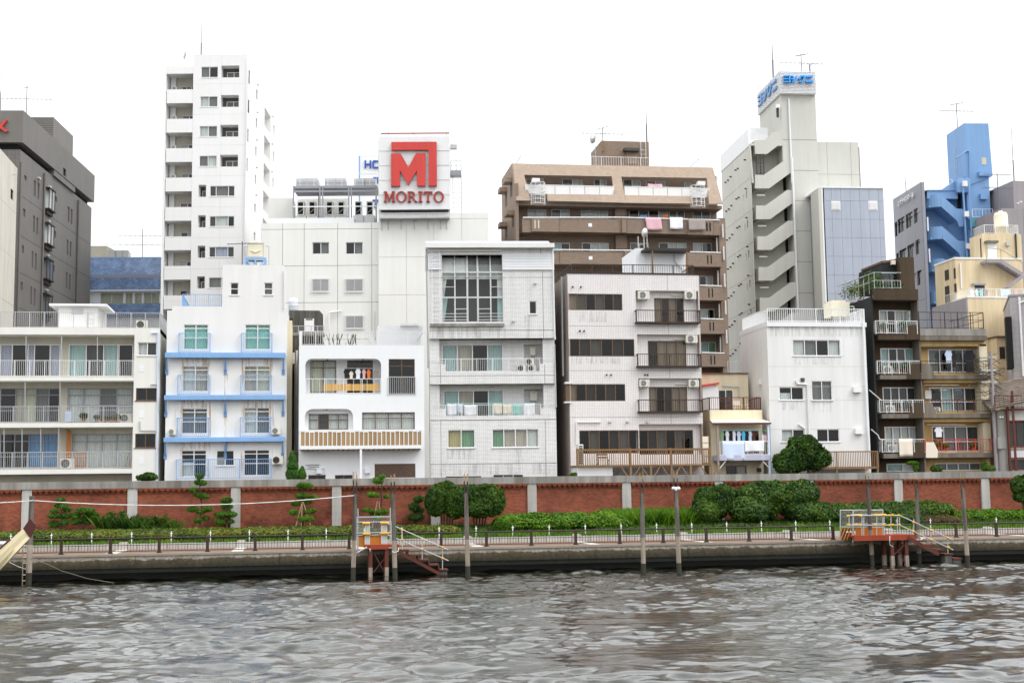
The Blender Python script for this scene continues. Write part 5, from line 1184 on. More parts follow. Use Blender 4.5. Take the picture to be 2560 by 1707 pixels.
# floors below: recessed balconies
b.K('B3'); DB=1.0; zA0,zA1=b.px(800,432)[1],b.px(800,822)[1]
s0,s1=b.px(150,600)[0],b.px(1522,600)[0]
b.win(285,5,945,300,'tbkt','alu',DB,.08,fw=.05); b.win(300,502,952,800,'tbkt','alu',DB,.08,fw=.05);
for y0 in(5,490):q=b.r(1178,y0,1382,y0+290,DB); b.ops.append((*q,.5))
b.wall(0,0,0,0,'white_tile',DB,7,rect=(s0,s1,zA1-.4,zSof),base=False,sides=True,roof=False,inner=1.2,name='balcony_back_wall')
for y0 in(5,490):q=b.r(1178,y0,1382,y0+290,DB); b.part(MB().quad((q[0],DB+.49,q[2]),(q[1],DB+.49,q[2]),(q[1],DB+.49,q[3]),(q[0],DB+.49,q[3])),'alcove_back','white_tile')
b.part(MB().box(s0,b.px(258,600)[0],.25,DB,zA1-.4,zSof),'pier','white_tile'); b.part(MB().box(b.px(1392,600)[0],s1,.25,DB,zA1-.4,zSof),'pier','white_tile')
for yt,yl,yb in((305,225,432),(785,712,822)):
    zt_,zl,zb=b.px(800,yt)[1],b.px(230,yl)[1],b.px(800,yb)[1]; n0,n1=b.px(320,300)[0],b.px(1348,300)[0]
    b.part(MB().box(n0,n1,-.02,.12,zb,zt_).box(s0,n0,-.02,.12,zb,zl).box(n1,s1,-.02,.12,zb,zl),'balcony_parapet','white_tile'); b.part(MB().box(s0+.01,s1-.01,.12,DB+.001,zb+.01,zb+.18),'balcony_slab','concrete')
    z1=b.px(800,yt-150 if yt<400 else 657)[1]; b.rail(0,0,0,0,.04,'rail_white',.12,.016,.035,6,rect=(n0,n1,zt_,z1)); b.rail(0,0,0,0,.04,'rail_white',.4,.016,.03,2,rect=(s0+.1,n0,zl,z1),bars=False,mids=(.6,)); b.rail(0,0,0,0,.04,'rail_white',.4,.016,.03,2,rect=(n1,s1-.1,zl,z1),bars=False,mids=(.6,))
for i,(x0,y0,x1,y1)in enumerate(((1245,20,1303,118),(1247,515,1320,612))):
    q=b.r(x0,y0,x1,y1,DB); t=thing('water_heater',('upper' if i==0 else 'lower')+' cream wall mounted water heater on the white tile house','water heater',b.W((q[0]+q[1])/2,DB+.48,q[2]),b.a,'wall mounted heaters'); ww,hh=q[1]-q[0],q[3]-q[2]
    MB().box(-ww/2,ww/2,-.28,0,0,hh).obj('casing','plastic_cream',t); MB().box(-ww*.3,ww*.3,-.29,-.281,hh*.86,hh*.91).obj('flue_slot','grille_dark',t); MB().path([(-.05,-.12,0),(-.05,-.12,-.35)],.025).path([(.08,-.12,0),(.08,-.12,-.3)],.02).obj('pipes','galv',t)
for i,(x,y,w_)in enumerate(((1240,190,95),(1150,262,95),(1262,262,90))):acunit(b,x,y,w_,('upper','lower left','lower right')[i]+' air conditioner stacked behind the upper railing of the white tile house',.55,'floor',dark=True)
b.pipe([(1508,0),(1525,690)],.05,'galv')
b.win(345,932,640,1128,'og','alu',0,.09,sill=.06); b.win(830,925,1336,1122,'gbbw','alu',0,.09,sill=.06); b.win(325,1437,710,1500,'kk','iron_dark',0,.1); b.win(840,1418,1168,1500,'kyk','alu_grey',0,.1)
b.wall(0,0,0,0,'white_tile',0,8.5,rect=(b.px(155,1000)[0],b.px(1530,1000)[0],0,zA1),inner=1.2,roof=False)
stain(b,[(1060,1130,1180,1296),(340,1130,640,1250),(160,1300,1525,1420)],0,'grime_stain'); lines(b,(272,1412),(826,1300),155,1530,822,1450,0); lines(b,(268,1402),(342,),150,1520,225,430,-.02)
for i,(x0,x1,y0,y1,mt,nm)in enumerate(((342,440,642,775,'cloth_white','white sheet at the left end'),(450,512,642,750,'cloth_blue','pale blue towel second from the left'),(525,660,662,778,'cloth_white','wide white shirt cloth'),(845,935,642,760,'cloth_cream','patterned beige cloth'),(945,1040,660,758,'cloth_cream','brown checked cloth'),(1055,1155,660,772,'cloth_teal','mint green towel'),(1178,1295,642,775,'cloth_white','white sheet at the right end'))):
    sheet(b,x0,y0,x1,y1,.16,mt,nm+' drying behind the lower railing of the tile house',fold=False,group='laundry on the tile house')
b.pipe([(330,648,.16),(1300,642,.16)],.02,'cloth_teal',name='drying_pole')
# ================================================================ 11  brown mansard apartments
b=Bld('brown_apartments','brown tiled apartment block with a sloped top storey and long balconies','building',112,1292,500).K('B4')
sL,sR=b.px(205,1100)[0],b.px(2222,1100)[0]; z_m=b.px(1200,1045)[1]; zTop=b.px(1150,680)[1]
DB=1.6
def dm(y):return-.35+(1045-y)/365*2.1
def mans(P,name='sloped_panel',th=.25,mat='brown_pale'):
    q=[(*b.px(x,y,dm(y)),dm(y))for x,y in P]; n=len(q)
    vs=[(s,d,z)for s,z,d in q]+[(s,d+th,z)for s,z,d in q]
    b.part(MB().add(vs,[tuple(range(n)),tuple(range(2*n-1,n-1,-1))]+[(i,n+i,n+(i+1)%n,(i+1)%n)for i in range(n)]),name,mat)
mans([(165,662),(2125,702),(2090,806),(1228,792),(1135,789),(245,773)]); mans([(165,662),(275,773),(340,1025),(205,1025)]); mans([(1135,789),(1228,791),(1272,1048),(1172,1044)]); mans([(2065,800),(2125,702),(2222,1058),(2088,1058)])
mans([(500,962),(1165,968),(1172,1044),(505,1028)]); mans([(1262,972),(1920,982),(1922,1055),(1272,1047)])
for q,ty in(((298,805,470,975),'kw'),((650,815,850,975),'yw'),((962,815,1085,975),'yw'),((1250,818,1420,985),'yw'),((1470,830,1662,985),'kw'),((1848,848,1925,985),'w')):b.win(*q,ty,'alu',2.6,.08)
q=b.r(280,775,2080,985,2.6); b.wall(0,0,0,0,'brown_tile',2.6,6,rect=(q[0]-.3,q[1]+.8,q[2]-1.0,zTop-.1),base=False,inner=1.0,roof=False,name='upper_back_wall')
for x0,x1,y0,y1 in((285,1160,878,966),(1258,2100,896,986)):
    n=6; s0,s1,z0,z1=b.r(x0,y0,x1,y1,.35)
    for k in range(n):w_=(s1-s0)/n; b.part(MB().box(s0+w_*k+.02,s0+w_*(k+1)-.02,.35,.39,z0,z1-.05),'balustrade_panel','white_warm')
    b.part(MB().box(s0,s1,.33,.41,z1-.049,z1+.02),'hand_rail','rail_white')
b.part(MB().box(sL,sR,.2,3,z_m-.35,z_m-.05),'floor_slab','brown_tile')
for i,(xa,ya,yb)in enumerate(((420,845,1052),(1992,875,1082))):
    s,z0=b.px(xa,yb,-.5); z1=b.px(xa,ya,-.5)[1]; r=.62; m=MB()
    for k in range(6):
        z=z0+(z1-z0)*k/5; m.path([(s+r*math.cos(a),-.1+r*math.sin(a),z)for a in np.linspace(0,2*math.pi,15)],.03,4)
    for k in range(9):a=2*math.pi*k/9; m.tube((s+r*math.cos(a),-.1+r*math.sin(a),z0),(s+r*math.cos(a),-.1+r*math.sin(a),z1),.022,4)
    b.part(m,'escape_cage','rail_white'); b.boxp('escape_hood','white_paint',xa-62 if i==0 else xa-10,ya-40,xa+10 if i==0 else xa+60,ya-5,-.2,.4)
# storeys below
def floor(yw0,yw1,wins,mats=None):
    for x0,x1,ty in wins:b.win(x0,yw0,x1,yw1,ty,'alu',DB,.08)
floor(1112,1300,((312,495,'ww'),(545,722,'yw'),(833,1100,'www'),(1305,1690,'kykw'),(1700,1850,'yy'),(1930,2105,'yy')))
b.K('B5'); floor(196,330,((5,185,'tk'),(310,585,'kww'),(810,1000,'yk'),(1105,1390,'kww'),(1455,1648,'wy')))
for y,ty in((537,'kw'),(877,'wk'),(1218,'tg'),(1560,'wk')):b.win(1522+(y-537)*.03,y,1662+(y-537)*.045,y+160,ty,'alu',DB,.08)
b.wall(0,0,0,0,'brown_tile',DB,8,rect=(sL+.05,sR-.05,0,z_m),inner=1.0,roof=False,sides=False,name='balcony_back_wall')
b.part(MB().box(sL,sR,3,8.2,z_m,zTop-.12),'roof','brown_tile')
b.K('B4')
for x0,x1,y0,y1,d in((258,350,1200,1336,-.1),(352,618,1200,1330,-.25),(620,1232,1200,1335,-.12),(1234,1278,1206,1340,-.3),(1280,1880,1205,1350,-.12),(1882,2130,1215,1360,-.25),(2132,2205,1222,1365,-.1)):
    q=b.r(x0,y0,x1,y1,d); b.part(MB().box(q[0],q[1],d,DB+.0,q[2],q[2]+.15).box(q[0],q[1],d,d+.15,q[2]+.15,q[3]),'balcony_parapet','brown_tile')
b.pipe([(265,1192,-.15),(1220,1190,-.15),(2190,1218,-.15)],.06,'rail_white',name='hand_rail'); b.boxp('parapet_emblem','white_paint',905,1248,941,1282,-.14,-.121)
for x in(383,418,2068,2098):b.boxp('parapet_slot','void' if x>1000 else 'cream_shade',x-7,1216+(25 if x>1000 else 0),x+7,1298+(25 if x>1000 else 0),-.262,-.251)
b.boxp('column','brown_tile',1168,1050,1278,1210,.9,DB); b.boxp('column','brown_tile',1175,1345,1285,1500,.9,DB)
b.K('B5')
for x0,x1,y0,y1,d in((-90,80,282,415,-.1),(82,750,282,418,-.15),(752,870,285,420,-.3),(870,1400,290,425,-.1),(1400,1750,296,440,-.2),(1150,1768,645,785,-.2),(1150,1780,987,1130,-.2),(1150,1795,1335,1470,-.2),(1150,1805,1680,1815,-.2)):
    q=b.r(x0,y0,x1,y1,d); b.part(MB().box(q[0],q[1],d,DB,q[2],q[2]+.15).box(q[0],q[1],d,d+.15,q[2]+.15,q[3]),'balcony_parapet','brown_tile')
for y,x0,x1 in((265,-60,830),(288,1425,1740),(633,1525,1752),(975,1535,1765),(1325,1545,1778)):b.pipe([(x0,y,-.2),(x1,y+8,-.2)],.055,'rail_white',name='hand_rail')
b.boxp('parapet_emblem','white_paint',380,333,418,368,-.165,-.151)
for xs,y0,y1 in(((1607,1643),322,410),((1619,1655),665,755),((1631,1666),1010,1100),((1641,1678),1355,1447)):
    for x in xs:b.boxp('parapet_slot','void',x-6,y0,x+6,y1,-.212,-.201)
for x,y0,y1 in((1700,140,290),(1712,480,630),(1725,825,970),(1737,1165,1320)):b.pipe([(x,y0,.3),(x+4,y1,.3)],.06,'white_warm',name='drain_pipe')
for k,y in enumerate((0,230,510,790,1090)):b.boxp('window_edge','white_paint',1760+10*k,y,1768+10*k,y+140,-.3,-.05)
b.boxp('end_wall','brown_tile',1748,-60,1815,1815,-.05,8)
b.K('B4'); b.part(MB().box(sL-.1,sL+.15,.0,8.0,0,z_m+1.5),'side_wall','brown_tile')
q=[b.px(165,662,dm(662)),b.px(205,1025,dm(1025))]; b.part(MB().xprism([(dm(1025),q[1][1]),(dm(662),q[0][1]),(8.0,q[0][1]),(8.0,q[1][1]-1)],sL-.104,sL+.25),'gable_wall','brown_tile')
for x,y0,y1 in((148,800,985),(98,895,1080),(165,1120,1280),(98,1235,1390)):
    D,z0=b.pxs(x,y1,sL-.12); z1=b.pxs(x,y0,sL-.12)[1]; b.part(MB().box(sL-.125,sL-.101,D-.5,D+.5,z0,z1-.5),'side_window','iron_dark'); b.part(MB().xprism([(D-.7,z1-.5),(D+.7,z1-.5),(D+.6,z1-.1),(D-.6,z1-.1)],sL-.75,sL-.101),'window_hood','brown_tile')
# roof
s0,s1,z0,z1=b.r(1035,445,1500,690,4.5); ph=b.part(MB().box(s0,s1,4.5,9,zTop-.2,z1),'roof_house','brown_tile')
q=b.r(1280,540,1382,612,4.45); b.part(MB().box(q[0],q[1],4.46,4.498,q[2]-.5,q[3]),'door','brown_pale'); q=b.r(1256,512,1405,540,4.0); b.part(MB().box(q[0],q[1],3.9,4.498,q[2],q[3]),'door_canopy','grille_dark')
ladder(b,1420,452,1468,616,4.35,'rail_white',.4); b.boxp('drain_pipe','steel_brown',1040,448,1055,540,4.2,4.45)
b.rail(250,596,1990,690,2.6,'rail_white',.22,.018,.04,9,ret=5)
q=b.px(1047,445,5.5); q2=b.px(1047,290,5.5); yagi(b.W(q[0],5.5,z1-.02),q2[1]-q[1],'television antenna on the roof house of the brown apartments',[(b.px(1047,348,5.5)[1]-q[1],2.0,0,0,10,.3),(q2[1]-q[1],.7,20,.35,5,.25)])
q=b.px(965,615,5.0); q2=b.px(962,405,5.0); dish(b.W(q[0],5,zTop-.1),.5,-70,'satellite dish on a mast left of the brown roof house',q2[1]-zTop)
q=b.px(1478,450,6); q2=b.px(1460,20,6); rod(b.W(q[0],6,z1-.02),q2[1]-z1,'tall lightning rod on the brown apartments',.06)
sheet(b,1465,1190,1617,1312,-.32,'cloth_pink','pink striped bath towel over the brown balcony',group='towels on the brown balcony',skew=.08)
sheet(b,1705,1190,1830,1303,-.32,'cloth_white','plain white towel over the brown balcony',group='towels on the brown balcony')
sheet(b,1888,1203,2052,1315,-.45,'cloth_grey','grey blanket over the right end of the brown balcony',name='blanket',cat='blanket',group='towels on the brown balcony')
for i,(x0,x1,y0,y1,mt,lab)in enumerate(((1640,1685,1160,1205,'cloth_orange','orange cloth'),(1412,1480,1165,1200,'cur_blue','dark blue cloth'),(1487,1628,862,900,'cloth_pink','pale pink cloth'))):sheet(b,x0,y0,x1,y1,.6,mt,lab+' on a drying rack of the brown apartments',name='cloth',cat='laundry',fold=False,group='small laundry on the brown apartments')
# ================================================================ 12  pinkish tile building with brown windows
b=Bld('pink_tile_building','pale pinkish square tiled building with brown windows and railings','building',87,1420).K('B5')
sL,sR,_,zT=b.r(163,515,1520,1000)
DR=.4; wk=dict(fm='bronze',glass='glass_tint',fw=.05)
b.win(165,720,725,890,'bykykd',rev=.08,**wk); b.win(170,1185,850,1365,'kdykdk',rev=.08,**wk)
R1_=b.r(865,688,1512,1022); R2_=b.r(880,1138,1530,1474); b.ops+=[(*R1_,DR),(*R2_,DR)]
b.K('B6'); b.win(165,368,845,565,'bkdkdk',rev=.08,**wk); b.win(316,900,1000,1168,'kykdyk',rev=.08,**wk); R3_=b.r(1000,302,1732,695); R4_=b.r(1005,828,1745,1180); b.ops+=[(*R3_,DR),(*R4_,DR)]
b.wall(0,0,0,0,'pink_tile',0,10,rect=(sL,sR,0,zT),inner=1.3,sides=False)
sR2=b.px(1750,1000)[0]
b.part(MB().box(sL,sL+.1,.01,10,0,zT-.02),'side_wall','pinkgrey_wall'); b.part(MB().box(sR-.1,sR,.01,10,0,zT-.02),'side_wall','pinkgrey_wall')
b.K('B5'); b.win(1055,765,1360,1018,'bdbk',d=DR,rev=.05,**wk); b.win(990,1205,1385,1470,'dbbb',d=DR,rev=.05,**wk)
b.K('B6'); b.win(1120,400,1560,692,'bkdbb',d=DR,rev=.05,**wk); b.win(1003,898,1628,1178,'kdykyk',d=DR,rev=.05,**wk)
b.wall(0,0,0,0,'pink_tile',DR,1,rect=(R1_[0]-.1,sR-.02,0,zT-1.0),base=False,sides=False,back=False,roof=False,inner=.9,name='recess_wall')
b.K('B5'); b.rail(870,887,1526,1018,-.35,'rail_brown',.15,.016,.05,2,.74); b.rail(885,1338,1537,1470,-.35,'rail_brown',.15,.016,.05,2,.74)
for x0,x1,y0,y1 in((868,1530,1012,1024),(882,1540,1464,1476)):b.boxp('balcony_sill','rail_brown',x0,y0,x1,y1,-.38,-.002)
b.K('B6'); b.rail(1003,546,1735,690,-.35,'rail_brown',.15,.016,.05,2,.74); b.boxp('balcony_sill','rail_brown',1000,684,1738,696,-.38,-.002)
b.K('B5')
LB=['upper left','upper right','middle right','lower left','lower right']
for i,(k,x,y)in enumerate((('B5',948,732),('B5',1430,733),('B5',1443,1184),('B6',1068,357),('B6',1637,360))):
    b.K(k); acunit(b,x,y,116,LB[i]+' hanging air conditioner on the pinkish tile building',-.12,'hang','plastic_cream',group='hanging units on the pinkish building',vert=.95)
b.K('B5');
for k,x0,x1,y in(('B5',1232,1370,738),('B5',1258,1385,1190),('B6',1420,1570,370)):b.K(k); b.pipe([(x0,y,DR-.06),(x1,y,DR-.06)],.05,'plastic_cream',name='pipe_duct')
b.K('B5'); b.vents([(213,650),(297,650),(286,1102),(330,1102)],0,.055,'iron_dark'); b.K('B6'); b.vents([(628,262),(680,262),(1070,262),(1100,262)],0,.055,'iron_dark'); b.vents([(667,803),(868,803),(1100,803)],0,.09,'alu_grey')
stain(b.K('B5'),[(240,893,560,1010),(200,1368,700,1440),(895,775,925,880)],0,'grime_stain'); lines(b.K('B5'),(1190,),(),0,0,520,685,0,w=.02); lines(b,(1202,),(1055,),172,1530,1020,1135,0,w=.02); lines(b.K('B6'),(1357,),(213,),200,1735,180,300,0,w=.02); lines(b,(1372,),(748,),210,1745,700,825,0,w=.02)
b.pipe([(285,1060),(285,805),(565,805)],.05,'white_warm',name='pipe_duct')
b.K('B5'); b.pipe([(100,545,1),(115,1568,1)],.07,'galv',name='drain_pipe'); b.boxp('coping','rail_brown',160,508,1518,520,-.03,.3)
b.rail(205,418,1455,512,.4,'rail_brown',.16,.016,.045,6,ret=7)
b.K('B6'); b.boxp('bay_side_window','bronze',160,370,205,565,-.02,.4); b.boxp('bay_head','white_warm',155,342,222,365,-.12,.4); b.boxp('bay_sill','white_warm',150,568,225,585,-.12,.4)
# roof hut
b.K('B5'); d=3.0; s0,s1,z0,z1=b.r(862,255,1390,508,d); b.part(MB().box(s0,s1,d,d+4,zT-.1,z1),'roof_hut','white_cool'); q=b.r(960,250,1425,272,d-1.2); b.part(MB().box(q[0],q[1],d-1.2,d+.5,q[2],q[3]),'hut_canopy','iron_dark')
for x in(1035,1388):b.pipe([(x,270,d-1.1),(x,510,d-1.1)],.06,'steel_brown',name='canopy_post')
ladder(b,892,130,952,505,d-.15,'rail_white',.33); b.pipe([(1262,300,d-.1),(1265,390,d-.1),(1345,470,d-.1)],.05,'galv')
q=b.px(970,252,2.4); dish(b.W(q[0],2.4,z1-.03),.34,-68,'satellite dish on the roof hut of the pinkish tile building',1.0)
# steel deck
b.K('B6'); d=-2.2; s0,s1,z0,z1=b.r(285,1112,1828,1312,d); zf=b.px(1000,1296,d)[1]
dk=thing('steel_deck','brown steel terrace deck on posts in front of the pinkish tile building','deck',b.W((s0+s1)/2,d,0)); ox=(s0+s1)/2
m=MB(); m.box(s0-ox,s1-ox,0,2.15,z0,zf); m.obj('deck_floor','steel_brown',dk)
MB().box(s0-ox,s1-ox,-.03,.05,z1-.12,z1).obj('top_rail','steel_brown',dk); m=MB(); n=62
for k in range(1,n):x=s0-ox+(s1-s0)*k/n; m.box(x-.022,x+.022,-.01,.03,zf,z1-.12)
m.obj('balusters','steel_brown',dk)
for x in(290,905,1368,1822):sx=b.px(x,1200,d)[0]-ox; MB().box(sx-.06,sx+.06,-.04,.06,z0-.0,z1+.04).obj('rail_post','steel_brown',dk)
for x in(910,1143,1380,1602,1826):
    sx=b.px(x,1360,d)[0]-ox; MB().box(sx-.07,sx+.07,0,.14,0,z0-.002).obj('post','steel_brown',dk); m=MB()
    for sg in(-1,1):MB().beam((sx+sg*.08,.07,z0-.85),(sx+sg*.62,.07,z0-.01),.07,.07).obj('knee_brace','steel_brown',dk)
q=b.r(295,1322,700,1440,d+.3); b.part(MB().box(q[0],q[1],d+.3,-.01,0,q[3]),'annex_wall','white_warm')
q=b.r(305,1062,362,1292,d+.4); t=thing('tall_air_conditioner','tall white twin fan air conditioner on the brown steel deck','air conditioner',b.W((q[0]+q[1])/2,d+.4,zf)); ww,hh=q[1]-q[0],q[3]-zf
MB().box(-ww/2,ww/2,0,.8,0,hh).obj('casing','plastic_white',t)
for k in range(9):MB().box(-ww/2+.05,ww/2-.05,-.02,-.001,.1+k*hh/10,.05+(k+1)*hh/10).obj('louvre','grille_dark',t)
q=b.r(545,1172,655,1290,d+.5); hh=q[3]-zf; t=thing('garden_chair','brown folding chair behind the steel deck balusters','chair',b.W((q[0]+q[1])/2,d+.7,zf))
for sx in(-.33,.33):
    MB().beam((sx,0,0),(sx,.35,hh),.04,.04).obj('leg','shutter_brown',t); MB().beam((sx,.4,0),(sx,-.05,hh*.5),.04,.04).obj('leg','shutter_brown',t)
MB().box(-.35,.35,-.05,.4,hh*.48,hh*.53).obj('seat','cloth_cream',t)
for z in(.7,.95):MB().box(-.33,.33,.28,.32,hh*z-.05,hh*z+.05).obj('back_slat','shutter_brown',t)
q=b.r(1738,960,1808,1275,d+.3); t=thing('privacy_screen','cream panelled screen at the right end of the steel deck','screen',b.W((q[0]+q[1])/2,d+.3,zf)); ww,hh=q[1]-q[0],q[3]-zf
MB().box(-ww/2-.04,ww/2+.04,.01,.05,0,.06).box(-ww/2-.04,-ww/2,.01,.05,.06,hh).box(ww/2,ww/2+.04,.01,.05,.06,hh).obj('frame','steel_brown',t)
for k in range(4):MB().box(-ww/2+.003,ww/2-.003,.02,.04,.08+k*(hh-.1)/4,.04+(k+1)*(hh-.1)/4).obj('panel','cloth_cream',t)
# ================================================================ 13  small cream house with laundry
b=Bld('cream_laundry_house','small cream house with a laundry balcony under a tin awning','building',87.4,1776).K('C1')
s0,s1,_,zT=b.r(-28,632,362,900,3.0); b.win(118,765,240,935,'kd','alu',3.0,.06); b.wall(0,0,0,0,'pale_yellow',3.0,6,rect=(s0,s1,0,zT),inner=.9)
b.boxp('roof_edge','shutter_brown',-30,626,364,636,2.9,9); b.pipe([(152,730,2.9),(285,740,2.9),(286,820,2.9)],.05,'alu_grey')
q=b.r(-10,728,118,932,2.0); b.part(MB().box(q[0],q[1],2.0,2.99,q[2],q[3]),'shed','white_cool'); A_=b.px(-15,728,1.8); B_=b.px(126,704,1.8); b.part(MB().prism([(A_[0],A_[1]-.1),(B_[0],B_[1]-.12),(B_[0],B_[1]),(A_[0],A_[1]+.03)],1.8,3),'shed_roof','red_sign')
s0,s1,z0,z1=b.r(48,930,476,1018,0); b.part(MB().box(s0,s1,0,3,z0,z1),'balcony_front','pale_yellow'); b.rail(45,825,462,930,.1,'rust_red',.14,.02,.05,3,ret=2.5)
q=b.r(250,858,365,930,.7); t=thing('balcony_bench','cream bench on the rust red railed balcony','bench',b.W((q[0]+q[1])/2,.7,z1)); ww,hh=q[1]-q[0],q[3]-z1
MB().box(-ww/2,ww/2,0,.4,hh*.55,hh*.65).obj('seat','cloth_cream',t); MB().box(-ww/2,-ww/2+.5,.36,.4,hh*.65,hh*1.1).obj('backrest','cloth_cream',t)
for sx in(-1,1):MB().box(sx*ww*.45-.03,sx*ww*.45+.03,.05,.35,0,hh*.55).obj('leg','cloth_cream',t)
d=-1.5; A_=b.r(72,1028,548,1046,d); B_=b.r(50,1016,480,1022,0)
tr=B_[3]; b.part(MB().add([(A_[0],d,A_[2]+.06),(A_[1],d,A_[2]+.06),(B_[1],0,tr),(B_[0],0,tr),(A_[0],d,A_[2]+.12),(A_[1],d,A_[2]+.12),(B_[1],0,tr+.06),(B_[0],0,tr+.06)],[(0,3,2,1),(4,5,6,7),(0,1,5,4),(1,2,6,5),(2,3,7,6),(3,0,4,7)]),'tin_awning','cloth_cream')
b.part(MB().box(A_[0],A_[1],d-.06,d-.002,A_[2],A_[2]+.1),'gutter','rust_red')
for x in(115,533):b.boxp('awning_post','cloth_blue' if x>300 else 'wood_pale',x-8,1048,x+8,1455,d+.05,d+.15)
q=b.r(125,1296,540,1340,d); b.part(MB().box(q[0],q[1],d,-.01,q[2],q[3]),'laundry_deck','cur_lilac')
for x0,y0,x1,y1 in((178,1345,128,1405),(475,1340,530,1400)):
    P,Q=b.px(x0,y0,d+.1),b.px(x1,y1,d+.1); b.part(MB().beam((P[0],d+.1,P[1]),(Q[0],d+.1,Q[1]),.05,.05),'knee_brace','white_warm')
b.win(150,1090,455,1290,'kdk','alu',0,.05); b.win(180,1382,348,1500,'kb','bronze',0,.05); b.boxp('fuse_box','iron_dark',435,1402,468,1435,-.1,0)
b.wall(0,0,0,0,'pale_yellow',0,3,rect=(s0+.02,s1-.02,0,z0),inner=.8,roof=False)
b.rail(130,1185,535,1298,d+.08,'rail_white',.14,.016,.03,3)
sheet(b,152,1183,330,1342,d+.0,'cloth_blue','large pale blue white bath towel on the small cream house',group='laundry on the cream house'); sheet(b,332,1183,493,1272,d+.0,'cloth_white','lilac white sheet beside the bath towel on the small cream house',group='laundry on the cream house')
for i,(x,mt,lab)in enumerate(((148,'cur_green','green'),(190,'cloth_white','white'),(218,'cloth_dark','black'),(245,'cloth_white','second white'),(285,'cloth_blue','pale lilac'),(322,'cloth_sky','bright blue'),(350,'cloth_dark','second black'),(376,'cloth_blue','pale blue'),(408,'rust_red','dark red'))):shirt(b,x-17,1103,x+17,1183,d+.5,mt,lab+' garment on the drying pole under the tin awning',group='garments under the tin awning')
b.pipe([(120,1098,d+.5),(510,1098,d+.5)],.02,'cloth_teal',name='drying_pole')
for i,x in enumerate((480,500)):shirt(b,x-13,1132,x+13,1190,d+.9,'cloth_pink' if i else 'cloth_white',('pink' if i else 'cream')+' cloth pegged at the right end under the tin awning',group='garments under the tin awning')
# small yard rail behind
b.rail(195,530,320,620,6,'rail_white',.14,.02,.04,2)
# ================================================================ 14  white plaster house
b=Bld('white_plaster_house','plain white plaster house with a railed roof terrace','building',87,1919).K('C1')
s0,s1,_,zT=b.r(520,248,1326,700);
b.win(725,358,1112,488,'wykw','alu',0,.08,sill=.05); b.win(615,742,814,848,'Wk','alu',0,.08,sill=.05); b.win(880,692,1046,850,'yy','alu',0,.08,sill=.08); b.win(634,1088,820,1190,'wk','alu',0,.08,sill=.05); b.win(922,1085,1106,1190,'kk','alu',0,.08,sill=.05)
b.wall(0,0,0,0,'white_plaster',0,5.6,rect=(s0,s1,0,zT),inner=1.0); b.boxp('vent_panel','white_paint',1112,358,1132,488,-.03,0)
q=b.r(515,213,1328,250,-.12); b.part(MB().box(q[0],q[1],-.12,5.7,q[2]+.003,q[3]),'cornice','white_paint')
b.rail(518,102,1306,212,0,'rail_white',.14,.03,.05,4,ret=5.4)
lines(b,(),(575,738,850,1085),525,1330,0,0,0,'cream_shade',.025)
for x0,y0,x1,y1 in((1225,742,1288,785),(1240,1082,1302,1125)):b.boxp('vent_hood','alu',x0,y0,x1,y1,-.28,0)
stain(b,[(640,852,800,930),(890,858,1040,950),(740,492,1120,560),(525,250,1320,330)],0,'grime_stain'); s,z=b.px(803,684); b.part(MB().box(s-.12,s+.12,-.12,0,z-.12,z+.12),'vent_hood','grille_dark'); D,z=b.pxs(463,703,s0); b.part(MB().box(s0-.2,s0,D-.2,D+.2,z-.15,z+.15),'side_vent','plastic_white')
b.pipe([(752,685),(760,715),(843,722),(860,1140)],.06,'white_plaster'); b.pipe([(772,1045),(825,1085),(828,1130)],.05,'white_plaster'); b.pipe([(1300,205,-.15),(1312,500,-.15),(1335,985,-.15),(1350,1262,-.15)],.09,'white_cool',name='drain_pipe')
q=b.r(1040,45,1190,165,3); zc=b.px(1000,215)[1]; t=thing('water_tank','cream water tank on the roof terrace of the white plaster house','water tank',b.W((q[0]+q[1])/2,3,zc-.02)); ww=q[1]-q[0]; zz=q[2]-zc
MB().box(-ww/2,ww/2,0,ww,zz+.02,q[3]-zc).obj('tank','tank_cream',t); MB().box(-ww/2+.1,ww/2-.25,.1,ww-.1,q[3]-zc+.003,q[3]-zc+.12).obj('lid','tank_cream',t)
for sx in(-1,1):
    for sy in(.1,ww-.1):MB().box(sx*ww*.45-.05,sx*ww*.45+.05,sy-.05,sy+.05,0,zz+.018).obj('leg','iron_dark',t)
MB().path([(ww/2,.2,q[3]-zc-.3),(ww/2+.4,.2,q[3]-zc-.3),(ww/2+.4,.2,0)],.04).obj('pipework','alu',t)
d=-1.7; s0,s1,z0,z1=b.r(940,1265,1424,1410,d); zf=b.px(1200,1392,d)[1]
dk=thing('steel_terrace','brown steel terrace at the foot of the white plaster house','deck',b.W((s0+s1)/2,d,0)); ox=(s0+s1)/2
MB().box(s0-ox,s1-ox,0,1.65,z0,zf).obj('deck_floor','steel_brown',dk); MB().box(s0-ox,s1-ox,-.03,.05,z1-.07,z1).obj('top_rail','steel_brown',dk); m=MB(); n=34
for k in range(n+1):x=s0-ox+.03+(s1-s0-.06)*k/n; m.box(x-.018,x+.018,-.01,.03,zf,z1-.07)
m.obj('balusters','steel_brown',dk)
for x in(1085,1420):sx=b.px(x,1400,d)[0]-ox; MB().box(sx-.06,sx+.06,0,.12,0,z0-.002).obj('post','steel_brown',dk); MB().box(sx-.05,sx+.05,-.05,-.031,z0,z1).obj('rail_post','steel_brown',dk)
# ================================================================ 15  grey green office with the outside stair and blue letters
b=Bld('stair_office','grey green office tower with zigzag outside stairs and blue rooftop letters','building',118,2050,600,ang=-3).K('B8')
